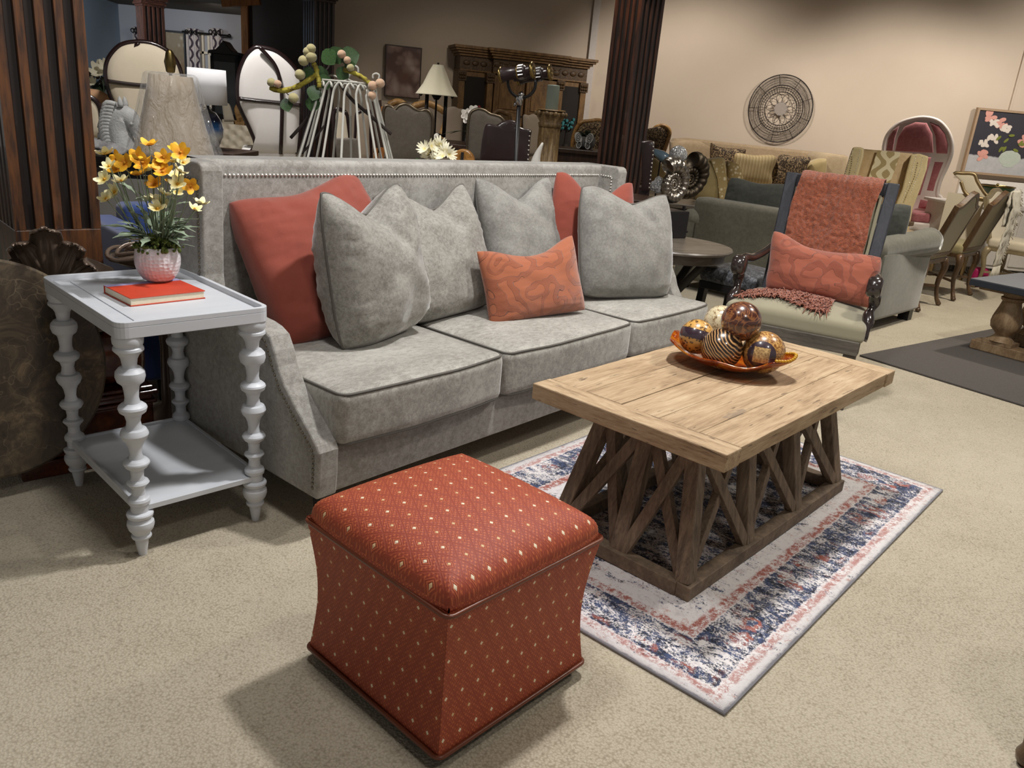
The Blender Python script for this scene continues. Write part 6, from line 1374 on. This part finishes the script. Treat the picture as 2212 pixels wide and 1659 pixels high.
mbb = MB(); a_, b_ = at(827, 230, 8.38), at(834, 330, 8.38); mbb.beam(a_, b_, .03, .03); mbb.beam((P_[0].x+.03, 8.4, 0), (P_[0].x+.03, 8.4, P_[0].z+.05), .04, .04).beam((P_[3].x-.03, 8.4, 0), (P_[3].x-.03, 8.4, P_[3].z+.05), .04, .04); e_ = mbb.build('edge_post', m_oak, q)
# ---- binoculars on a stand
BYY = 5.05; bp = floorpt(1122, 330, BYY); bi_ = thing('binocular_stand', 'brass and leather binoculars on a tall pole stand in front of the armoire', 'binoculars', bp)
def bk2(px, py, dy=0): p = at(px, py, BYY); return Vector((p.x-bp.x, dy, p.z))
m_brass = metal('aged_brass_fittings', C(150, 128, 80), .3, 30, .3); m_chr = metal('chrome', C(190, 190, 190), .2)
pc1 = bk2(1122, 209); MB().tube([(0, 0, .3), (pc1.x, 0, pc1.z)], .013, 10).build('pole', m_black, bi_, smooth=True)
for a in (0.5, 2.6, 4.7): MB().tube([(0, 0, .55), (.2*cos(a), .2*sin(a), .01)], .013, 8).build('tripod_leg', m_black, bi_, smooth=True)
MB().lathe([(.02, 0), (.022, .05), (.02, .055)], 14, T(*(bk2(1121, 228)))).tube([bk2(1118, 226), bk2(1112, 226)], .006, 6).beam(bk2(1113, 220), bk2(1110, 230), .012, .008).build('clamp', m_chr, bi_, smooth=True)
MB().ball(bk2(1126, 204), .018, 10, 8).build('pivot', m_chr, bi_, smooth=True)
MB().tube(bez([bk2(*p) for p in ((1098, 160), (1097, 180), (1103, 198), (1116, 209), (1130, 211), (1145, 205), (1155, 192), (1158, 172))], 24), .011, 8, flat=.6).build('yoke', m_black, bi_, smooth=True)
for (p0, p1, dy) in (((1081, 163), (1152, 153), -.04), ((1118, 167), (1190, 156), .08)):
    a, b = bk2(*p0, dy), bk2(*p1, dy); b = b+Vector((0, -.05, 0)); d = (b-a); L = d.length; Mx = Matrix.Translation(a) @ d.to_track_quat('Z', 'Y').to_matrix().to_4x4()
    MB().lathe([(0, 0), (.034, 0), (.042, .008), (.040, .03), (.036, .04), (.034, L*.5), (.036, L*.52), (.036, L*.75), (.028, L*.8), (.030, L*.9), (.044, L*.95), (.044, L), (0, L)], 24, Mx).build('barrel', m_leather, bi_, smooth=True, ang=35)
    for rp in ([(.034, -.002), (.046, -.002), (.046, .012), (.036, .014)], [(.046, L*.94), (.048, L*.97), (.046, L+.004), (.012, L+.006), (.012, L-.004)], [(.0375, L*.52), (.039, L*.54), (.0375, L*.56)]): MB().lathe(rp, 24, Mx).build('brass_ring', m_brass, bi_, smooth=True)
    mb = MB()
    for kk in range(12): aa = kk*pi/6; mb.lathe([(.005, L*.57), (.005, L*.72)], 6, Mx @ T(.037*cos(aa), .037*sin(aa), 0))
    mb.build('grip_ribs', m_chr, bi_)
MB().tube([bk2(1110, 172, 0), bk2(1150, 168, .06)], .012, 8).build('bridge', m_leather, bi_, smooth=True)
# ---- candle pedestal
QY = 6.3; qp = floorpt(1185, 300, QY); cp2 = thing('carved_pedestal_stand', 'carved wooden Corinthian pedestal under the grey candle', 'pedestal', qp); zq = at(1186, 236, QY).z; zs_ = at(1184, 276, QY).z
m_ped = wood('gold_brown_carving', C(60, 44, 24), C(112, 88, 54), C(150, 124, 84), (10, 10, 3), .5, 3, .6)
MB().lathe([(.14, 0), (.14, .05), (.11, .07), (.12, .11), (.085, .16), (.078, zs_)], 48, mod=lambda a, z, r: r*(1+.04*cos(16*a)) if .16 < z < zs_ or r < .08 else r).build('fluted_shaft', m_ped, cp2, smooth=True)
MB().lathe([(.078, zs_), (.085, zs_+.03), (.075, zs_+.04), (.10, zs_+.08), (.108, zs_+.11), (.09, zs_+.115)], 48, mod=lambda a, z, r: r*(1+.06*cos(12*a))).build('leaf_capital', m_ped, cp2, smooth=True)
MB().lathe([(.085, zs_+.11), (.115, zs_+.125), (.118, zq-.01), (.11, zq), (0, zq)], 8, RZ(pi/8)).build('abacus', m_ped, cp2, bevel=.004)
mb = MB()
for i in range(10): a = 2*pi*i/10; mb.ball((.108*cos(a), .108*sin(a), zs_+.10), .018, 8, 6)
mb.build('leaf_curls', m_ped, cp2, smooth=True)
k = scl(1185, 210, QY); q = MB().lathe([(0, 0), (.046, 0), (.047, .004), (.046, .165), (.04, .17), (0, .165)], 28).build('pillar_candle', paint('grey_green_wax', C(136, 146, 134), .5, nz=8, amt=.1), smooth=True, ang=40, loc=(qp.x, qp.y, zq+.001)); tag(q, 'grey green pillar candle standing on the carved pedestal', 'candle')
q = thing('white_ceramic_hand', 'white pointed ceramic figure just right of the leather chair', 'figurine', (at(1150, 340, 5.6).x+.03, 5.6, .8)); zz = at(1150, 306, 5.6).z-.8
MB().tube(bez([(-.03, 0, -.0), (-.01, 0, zz*.4), (.0, 0, zz*.7), (.03, 0, zz)], 12), [.045, .045, .044, .042, .04, .036, .032, .027, .022, .017, .012, .006], 12).build('body', m_white, q, smooth=True)
bx_ = at(1150, 340, 5.25); table('dark table behind the sofa under the white figure and fur', bx_.x+.10, bx_.x+.85, 5.45, 5.95, .80, m_darkwood, 'side_board')
fp_ = at(1180, 335, 5.65); q = MB().grid(lambda u, v: ((u-.5)*.3, (v-.5)*.3, .10*sin(pi*u)*sin(pi*v)+noise.noise(Vector((u*14, v*14, 5)))*.03+.01), 30, 30).build('fur_pillow', m_hide, smooth=True, solid=.02, loc=(fp_.x+.03, 5.66, .83)); tag(q, 'dark speckled fur heap beside the carved pedestal foot', 'fur')
# ---- butterfly planter on dark table
TY = 8.3; t0 = at(1258, 322, TY); table('dark table carrying the butterfly planter, left of the big column', t0.x-.45, t0.x+.2, TY-.25, TY+.35, t0.z, m_darkwood, 'dark_side_table')
bp2 = thing('butterfly_planter', 'grey round planter with white butterfly and small green plant', 'planter', (t0.x, TY, t0.z)); MB().lathe([(.05, 0), (.09, .03), (.10, .08), (.085, .12), (.08, .12)], 24, T(.03, .06, 0)).build('pot', paint('grey_clay', C(110, 108, 106), .7), bp2, smooth=True)
mb = MB(); rd = random.Random(9)
for i in range(70): a = rd.uniform(0, 6.28); mb.tube([(.03, .06, .11), (.03+.09*cos(a)*rd.random(), .06+.07*sin(a), .13+rd.uniform(0, .05))], .006, 4)
mb.build('foliage', m_magl, bp2); m_but = paint('butterfly_white', C(206, 204, 200), .6)
for s in (-1, 1):
    for (cx, cz, rx, rz_, a) in ((s*.055, .105, .035, .055, s*-.4), (s*.042, .038, .026, .034, s*.3)):
        P = [(cx+rx*cos(t)*cos(a)-rz_*sin(t)*sin(a), cz+rx*cos(t)*sin(a)+rz_*sin(t)*cos(a)) for t in lin(0, 2*pi, 25)[:-1]]
        w_ = MB().prism(P, -.012, .0, T(0, -.05, 0) @ Matrix(((1, 0, 0, 0), (0, 0, 1, 0), (0, 1, 0, 0), (0, 0, 0, 1)))).build('wing', m_but, bp2, bevel=.002)
        MB().tube([(cx+rx*(1-t*.28)*.8*cos(t*4.2), -.065, cz+rz_*(1-t*.28)*.8*sin(t*4.2)) for t in lin(0, 3.2, 30)], .003, 4).build('spiral', m_black, w_)
# ---- ornate brown sofa behind the big column
g = G('brown_damask'); v = g.tc(); w_ = g.ma('SINE', g.ma('MULTIPLY', g.ma('ADD', g.noise(v, 7, 2, .5, 2.2), g.noise(v, 18, 2)), 26)); g.set(Base_Color=g.ramp(w_, [(.2, C(64, 50, 36)), (.5, C(120, 100, 74)), (.8, C(160, 138, 106))]), Roughness=.7); m_dam = g.m
od = [(1236, 350), (1238, 300), (1252, 268), (1275, 262), (1300, 262), (1340, 285), (1380, 280), (1405, 284), (1420, 274), (1436, 273), (1446, 285), (1440, 310), (1425, 350)]
bgchair('ornate_loveseat', 'brown damask loveseat with two high scrolled ends behind the dark column', od, 9.7, m_dam, m_gold, .02, th=.25, puff=.04, cat='sofa', smooth=70, seat=-1)
lcb = bgchair('leather_chair', 'dark leather chair with nailhead side edge right against the big column', [(1386, 412), (1386, 306), (1400, 304), (1414, 308), (1413, 330), (1404, 412)], 5.9, m_leather, None, th=.3, puff=.01, smooth=0, seat=1)
P = slabpts([(1386, 412), (1386, 306), (1400, 304), (1414, 308), (1413, 330), (1404, 412)], 5.9)[0]; nails([P[3]-lcb.location-Vector((.01, .012, 0)), P[4]-lcb.location-Vector((.01, .012, 0)), P[5]-lcb.location-Vector((.01, .012, 0))], 'nailhead_trim', m_nail, lcb, .028, .006, (0, -1, 0))
tt = at(1440, 432, 7.8); table('light brown wooden coffee table behind the bronze ammonite', tt.x-.4, tt.x+.5, 7.5, 8.05, tt.z, m_rt, 'coffee_table_behind')
sf = bpy.data.objects['glass_fish']; fy = sf.location.y
sf.location = at(1428, 335, 7.7)
stn = MB().lathe([(.06, 0), (.06, .01), (.008, .02), (.006, sf.location.z-tt.z+.0)], 12).build('fish_stand', m_black, smooth=True, loc=(sf.location.x, 7.7, tt.z+.001)); tag(stn, 'slender dark stand holding the blue glass fish', 'stand'); sc0 = sf.location.copy(); sf.location = at(1428, 335, 7.7); sf.scale = (1.35,)*3
# ================================================================ BEIGE SOFA and pillows
BSY = 11.3
m_bei = velvet('beige_chenille', C(158, 138, 110), C(176, 156, 128), 14, .3); m_bei2 = velvet('light_beige_chenille', C(174, 154, 124), C(190, 172, 142), 14, .3)
bo = [(1452, 420), (1452, 306), (1460, 300), (1490, 299), (1530, 303), (1600, 311), (1700, 322), (1790, 331), (1832, 336), (1834, 420)]
bs_ = rootfor('beige_sofa', 'long beige chenille sofa along the pale wall under the wire medallion', 'sofa', bo, BSY)
slab('backrest', bo, BSY, .28, m_bei, bs_, 0, 0, bevel=.03)
w = 2.45; MB().soft((0, -.6, .3), (w, 1.2, .36), .05, m=3).build('seat', m_bei2, bs_, smooth=True, weld=True)
slab('tufted_end', [(1454, 420), (1454, 308), (1480, 303), (1512, 305), (1536, 318), (1536, 420)], BSY-.5, .3, m_bei, bs_, 0, 0, puff=.03)
slab('arm', [(1768, 420), (1776, 350), (1786, 335), (1800, 332), (1832, 338), (1834, 420)], BSY-.7, .7, m_bei2, bs_, 0, 0, puff=.02)
legs4(bs_, 2.3, .6, .12, m_darkwood, -.65)
m_wst = None
g = G('striped_gold'); v = g.tc(); X, Y, Z = g.xyz(v); g.set(Base_Color=g.ramp(g.ma('FRACT', g.ma('MULTIPLY', X, 26)), [(.0, C(176, 156, 112)), (.4, C(190, 170, 128)), (.55, C(140, 118, 80)), (.7, C(200, 182, 142))]), Roughness=.7); m_str = g.m
g = G('gold_velvet_pillow'); v = g.tc(); g.set(Base_Color=g.mix(g.noise(v, 8, 4), C(150, 130, 84), C(196, 176, 124)), Roughness=.6, Sheen_Weight=.5); m_gv = g.m
g = G('cream_lace'); v = g.tc(); w_ = g.vor(v, 26); g.set(Base_Color=g.ramp(w_, [(.25, C(226, 214, 184)), (.4, C(176, 152, 102))]), Roughness=.7); m_lace = g.m
def pil(label, pts, Y, mat, th=.06, puff=.07, group='cushions on the beige sofa', band=None):
    t = rootfor('scatter_pillow', label, 'pillow', pts, Y, group); t.location = slabpts(pts, Y)[0][0]
    o = slab('cushion', pts, Y, th, mat, t, 0, 40, puff=puff)
    if band: slab('lace_band', band, Y-.0, .03, m_lace, t, 0, 0, off=-puff-.015)
    return t
pil('brown patterned pillow with white tassels at the left of the beige sofa', [(1537, 400), (1536, 325), (1538, 309), (1545, 314), (1570, 320), (1608, 322), (1610, 335), (1604, 400), (1570, 405)], 10.7, m_dam)
pil('gold striped pillow standing in the middle of the beige sofa', [(1585, 390), (1588, 360), (1592, 332), (1630, 336), (1672, 336), (1676, 350), (1668, 372), (1664, 400), (1620, 398)], 10.3, m_str)
pil('brown floral satin pillow leaning right of the striped one on the beige sofa', [(1662, 400), (1668, 378), (1678, 350), (1690, 334), (1715, 338), (1750, 340), (1744, 360), (1730, 400), (1700, 405)], 10.35, m_dam)
pil('plain gold pillow at the right end of the beige sofa', [(1730, 400), (1738, 368), (1750, 350), (1776, 342), (1786, 350), (1780, 400)], 10.5, m_gv)
pil('gold velvet pillow with broad lace band, large, right of the bronze ammonite', [(1500, 430), (1498, 395), (1494, 345), (1530, 343), (1562, 341), (1568, 360), (1570, 400), (1572, 430), (1540, 434)], 8.2, m_gv, band=[(1532, 344), (1556, 342), (1566, 380), (1569, 428), (1551, 430), (1546, 385)])
pil('small cream lace pillow between the banded gold and striped pillows', [(1570, 432), (1568, 356), (1594, 355), (1604, 380), (1608, 432)], 8.6, m_lace)
pil('pale gold pillow partly hidden left of the silver ammonite', [(1402, 380), (1403, 355), (1412, 341), (1426, 350), (1440, 372), (1436, 400), (1416, 402)], 9.2, m_gv)
cs = thing('chaise', 'beige chaise seat carrying the gold and lace pillows behind the loveseat', 'sofa', floorpt(1505, 430, 8.6), 0); zz = at(1530, 432, 8.3).z
MB().soft((0, 0, zz/2+.04), (1.5, 1.0, zz-.08), .05, m=3).build('seat', m_bei2, cs, smooth=True, weld=True); legs4(cs, 1.4, .8, .1, m_darkwood, -.4)
# ---- patterned wing chair
g = G('cream_damask_panel'); v = g.tc(); X, Y, Z = g.xyz(v); a = g.ma('SINE', g.ma('MULTIPLY', Z, 30)); b = g.ma('SINE', g.ma('ADD', g.ma('MULTIPLY', g.ma('ABSOLUTE', X), 60), g.ma('MULTIPLY', a, 2.2))); g.set(Base_Color=g.mix(g.ramp(g.ma('ADD', b, g.ma('MULTIPLY', g.noise(v, 22, 2), .8)), [(.3, 0), (.45, 1)]), C(172, 154, 112), C(228, 218, 186)), Roughness=.8); m_dp = g.m
m_wc = velvet('wheat_velvet', C(196, 170, 132), C(212, 188, 150), 12, .4); m_wt2 = velvet('pale_wheat_trim', C(200, 182, 138), C(214, 198, 156), 12, .3)
WY = 8.9; WYW = faceyaw([(1900, 380)], 8.9); wo = [(1838, 440), (1852, 380), (1866, 322), (1920, 327), (1972, 332), (1962, 380), (1950, 450)]
wc = rootfor('wingback_chair', 'tall wheat coloured wingback chair with damask centre strip and nailheads, behind the armchair', 'chair', wo, WY)
slab('backrest', wo, WY, .14, m_wc, wc, WYW, 0, puff=.02); slab('damask_strip', [(1876, 384), (1896, 324), (1946, 329), (1925, 388), (1915, 420), (1866, 415)], WY, .01, m_dp, wc, WYW, 0, off=-.045)
for pts, nn in (([(1800, 440), (1823, 378), (1834, 340), (1842, 318), (1856, 318), (1866, 322), (1864, 340), (1852, 382), (1838, 440)], [[(1824, 378), (1836, 340), (1843, 322)], [(1846, 378), (1855, 340), (1857, 322)]]), ([(1930, 452), (1948, 410), (1958, 370), (1968, 334), (1986, 332), (2006, 338), (2002, 366), (1988, 408), (1972, 450), (1962, 505), (1930, 470)], [[(1946, 440), (1966, 390), (1978, 337)], [(1966, 420), (1986, 370), (1993, 340)]])):
    w_ = slab('wing', pts, WY-.22, .38, m_wt2, wc, WYW, 0, bevel=.015)
    for q_ in nn: nails([at(px, py, WY-.29)-wc.location for px, py in q_], 'nailhead_trim', m_nail, w_, .022, .006, (0, -1, 0))
MB().soft((0, -.3, .27), (.62, .6, .4), .04, m=3).build('seat', m_wc, wc, smooth=True, weld=True); legs4(wc, .6, .5, .12, m_darkwood, -.5)
# ---- pink porter chair
PY = 9.8; m_pink = velvet('dusty_rose_velvet', C(160, 92, 98), C(184, 118, 122), 12, .6); m_pw2 = paint('distressed_white_frame', C(226, 216, 210), .5, nz=20, amt=.08)
po = [(1955, 470), (1945, 420), (1925, 372), (1910, 335), (1911, 308), (1921, 286), (1942, 267), (1970, 257), (1998, 254), (2026, 261), (2046, 281), (2056, 307), (2055, 333), (2045, 361), (2031, 391), (2025, 419), (2034, 430), (2036, 470), (2031, 487)]
pch = rootfor('porter_chair', 'pink velvet balloon porter chair with white frame against the right wall', 'chair', po, PY)
PYW = faceyaw(po, PY); slab('hood', po, PY, .6, m_pw2, pch, PYW, 60, bevel=.01)
strip('frame', po, PY, .022, m_pw2, pch, PYW, smooth=70)
for pts in ([(1915, 325), (1919, 300), (1930, 281), (1943, 272), (1934, 298), (1929, 326)], [(1934, 326), (1940, 298), (1954, 274), (1978, 264), (2002, 266), (2014, 290), (2016, 330)], [(2008, 263), (2028, 271), (2042, 289), (2048, 313), (2046, 332), (2023, 331), (2021, 295)], [(1925, 334), (1960, 337), (2012, 340), (2002, 375), (1988, 420), (1965, 428), (1945, 380)], [(2019, 340), (2043, 341), (2032, 368), (2021, 398), (2015, 421), (1997, 419), (2008, 380)], [(1986, 428), (2024, 436), (2021, 455), (1980, 449)]):
    slab('tufted_panel', pts, PY, .01, m_pink, pch, PYW, 0, puff=.02, off=-.06)
z1 = at(2000, 455, PY).z; z0 = at(2000, 475, PY).z; x0 = at(1965, 462, PY-.3).x-pch.location.x; x1 = at(2018, 462, PY-.3).x-pch.location.x
MB().soft(((x0+x1)/2, -.2, (z0+z1)/2), (x1-x0, .45, z1-z0), .03, m=3).build('seat_cushion', m_pink, pch, smooth=True, weld=True)
MB().bx(x0-.06, x1+.06, -.45, .1, z0-.10, z0).bx(x0-.05, x1+.05, -.42, .5, .12, z0-.08).build('seat_base', m_pw2, pch, bevel=.02)
MB().soft((x1+.04, -.2, z1-.02), (.08, .5, .3), .03, m=2).build('arm', m_pw2, pch, smooth=True, weld=True); legs4(pch, .7, .8, .14, m_pw2, -.38)
q = MB().bx(-.3, .25, -.2, .2, 0, .06).build('wooden_chest', m_dw, loc=(3.15, 7.75, .601), rot=(0, 0, YD), bevel=.01); tag(q, 'low dark wooden chest on the dining table in front of the pink chair', 'chest')
# ---- white dresser, green bowl, bench back, gilt chair, shag rug at right
m_wd = paint('white_dresser_paint', C(222, 216, 210), .5)
zd = at(2100, 440, 9.0).z; xd = at(2055, 440, 9.0).x; dw = thing('white_cabinet', 'white low cabinet behind the dining chairs under the flower painting', 'cabinet', (xd+.8, 9.3, 0)); MB().bx(-.8, .8, -.25, .25, .08, zd-.03).build('body', m_wd, dw, bevel=.006); MB().bx(-.84, .84, -.28, .27, zd-.03, zd).build('top', m_wd, dw, bevel=.006)
for i in range(4): d_ = MB().bx(-.78+.395*i, -.42+.395*i, -.268, -.25, .12, zd-.08).build('door', m_wd, dw, bevel=.006); MB().ball((-.45+.395*i, -.28, zd*.6), .014, 8, 6).build('knob', m_brass, d_)
for x in (-.7, .7): MB().bx(x-.04, x+.04, -.2, .2, 0, .08).build('foot', m_wd, dw)
gp = at(2150, 418, 9.2); gb = thing('green_bowl', 'dark green lidded dish with gold rim on the white cabinet', 'bowl', (gp.x, 9.2, zd)); kk_ = gp.z-zd
MB().lathe([(.07, 0), (.05, .02), (.12, .08), (.17, .17), (.175, .2), (0, .19)], 28).build('bowl_body', paint('green_lacquer', C(42, 66, 34), .25, coat=.5), gb, smooth=True); MB().tube([(.176*cos(a), .176*sin(a), .2) for a in lin(0, 2*pi, 33)[:-1]], .007, 6, True).build('rim', m_brass, gb); MB().ball((0, 0, .215), .015, 8, 6).build('knob', m_brass, gb)
bl_ = [(2060, 376), (2066, 373), (2078, 374), (2104, 376), (2112, 392), (2126, 415), (2138, 430), (2098, 424), (2084, 414), (2076, 392)]
bgchair('sleigh_chair', 'pale gilt chair with sloping cane back behind the dining chairs', bl_, 8.5, m_cream, metal('pale_gilt', C(170, 150, 116), .5), .014, th=.06, puff=.01, smooth=40, seat=1)
gl_ = at(2205, 500, 7.3); gc = dining((gl_.x+.55, 8.1, 0), .7, 'pale gilt and grey armchair cut by the right edge of the photo', 'gilt_armchair', paint('gilt_grey_paint', C(150, 134, 104), .45, .2, nz=20, amt=.3), m_cream, zt=.98)
tag(gc, gc['label'], 'chair'); 
if 'group' in gc: del gc['group']
q = MB().soft((0, 0, 0), (.16, .1, .2), .04, m=3).build('magenta_cushion', paint('magenta_sequin', C(160, 20, 84), .5, nz=90, amt=.4), smooth=True, weld=True, loc=at(2128, 550, 8.2)); q.location.z = .101; tag(q, 'small magenta sequin cushion on the floor behind the far dining chair', 'pillow')
sr = gz(2130, 596, 0); mb = MB(); rd = random.Random(12)
mb.grid(lambda u, v: ((u-.5)*2.4, (v-.5)*1.5, .015), 10, 8)
for i in range(2600):
    x = rd.uniform(-1.2, 1.2); y = rd.uniform(-.76, .76); mb.tube([(x, y, .012), (x+rd.uniform(-.025, .025), y+rd.uniform(-.025, .025), .05+rd.uniform(0, .02))], [.008, .003], 3)
q = mb.build('shag_rug', m_shag, loc=(sr.x+.35, sr.y+.55, 0), rot=(0, 0, -.75)); tag(q, 'cream shag rug on the floor beyond the dining chairs', 'rug')

# ---- stool cut by the lower right corner
wq = gz(2204, 1652, 0); ws2 = thing('wooden_stool', 'brown turned wooden stool foot cut off by the bottom right corner of the photo', 'stool', (wq.x+.17, wq.y+.0, 0), 0)
for a in (pi, pi/3, -pi/3): MB().lathe([(.012, 0), (.022, .012), (.026, .03), (.018, .05), (.022, .12), (.026, .3), (.02, .42)], 14, T(.16*cos(a), .16*sin(a), 0)).build('leg', m_dw, ws2, smooth=True)
MB().lathe([(0, .42), (.19, .42), (.2, .435), (.19, .455), (0, .455)], 32).build('seat', m_dw, ws2, smooth=True, ang=40)
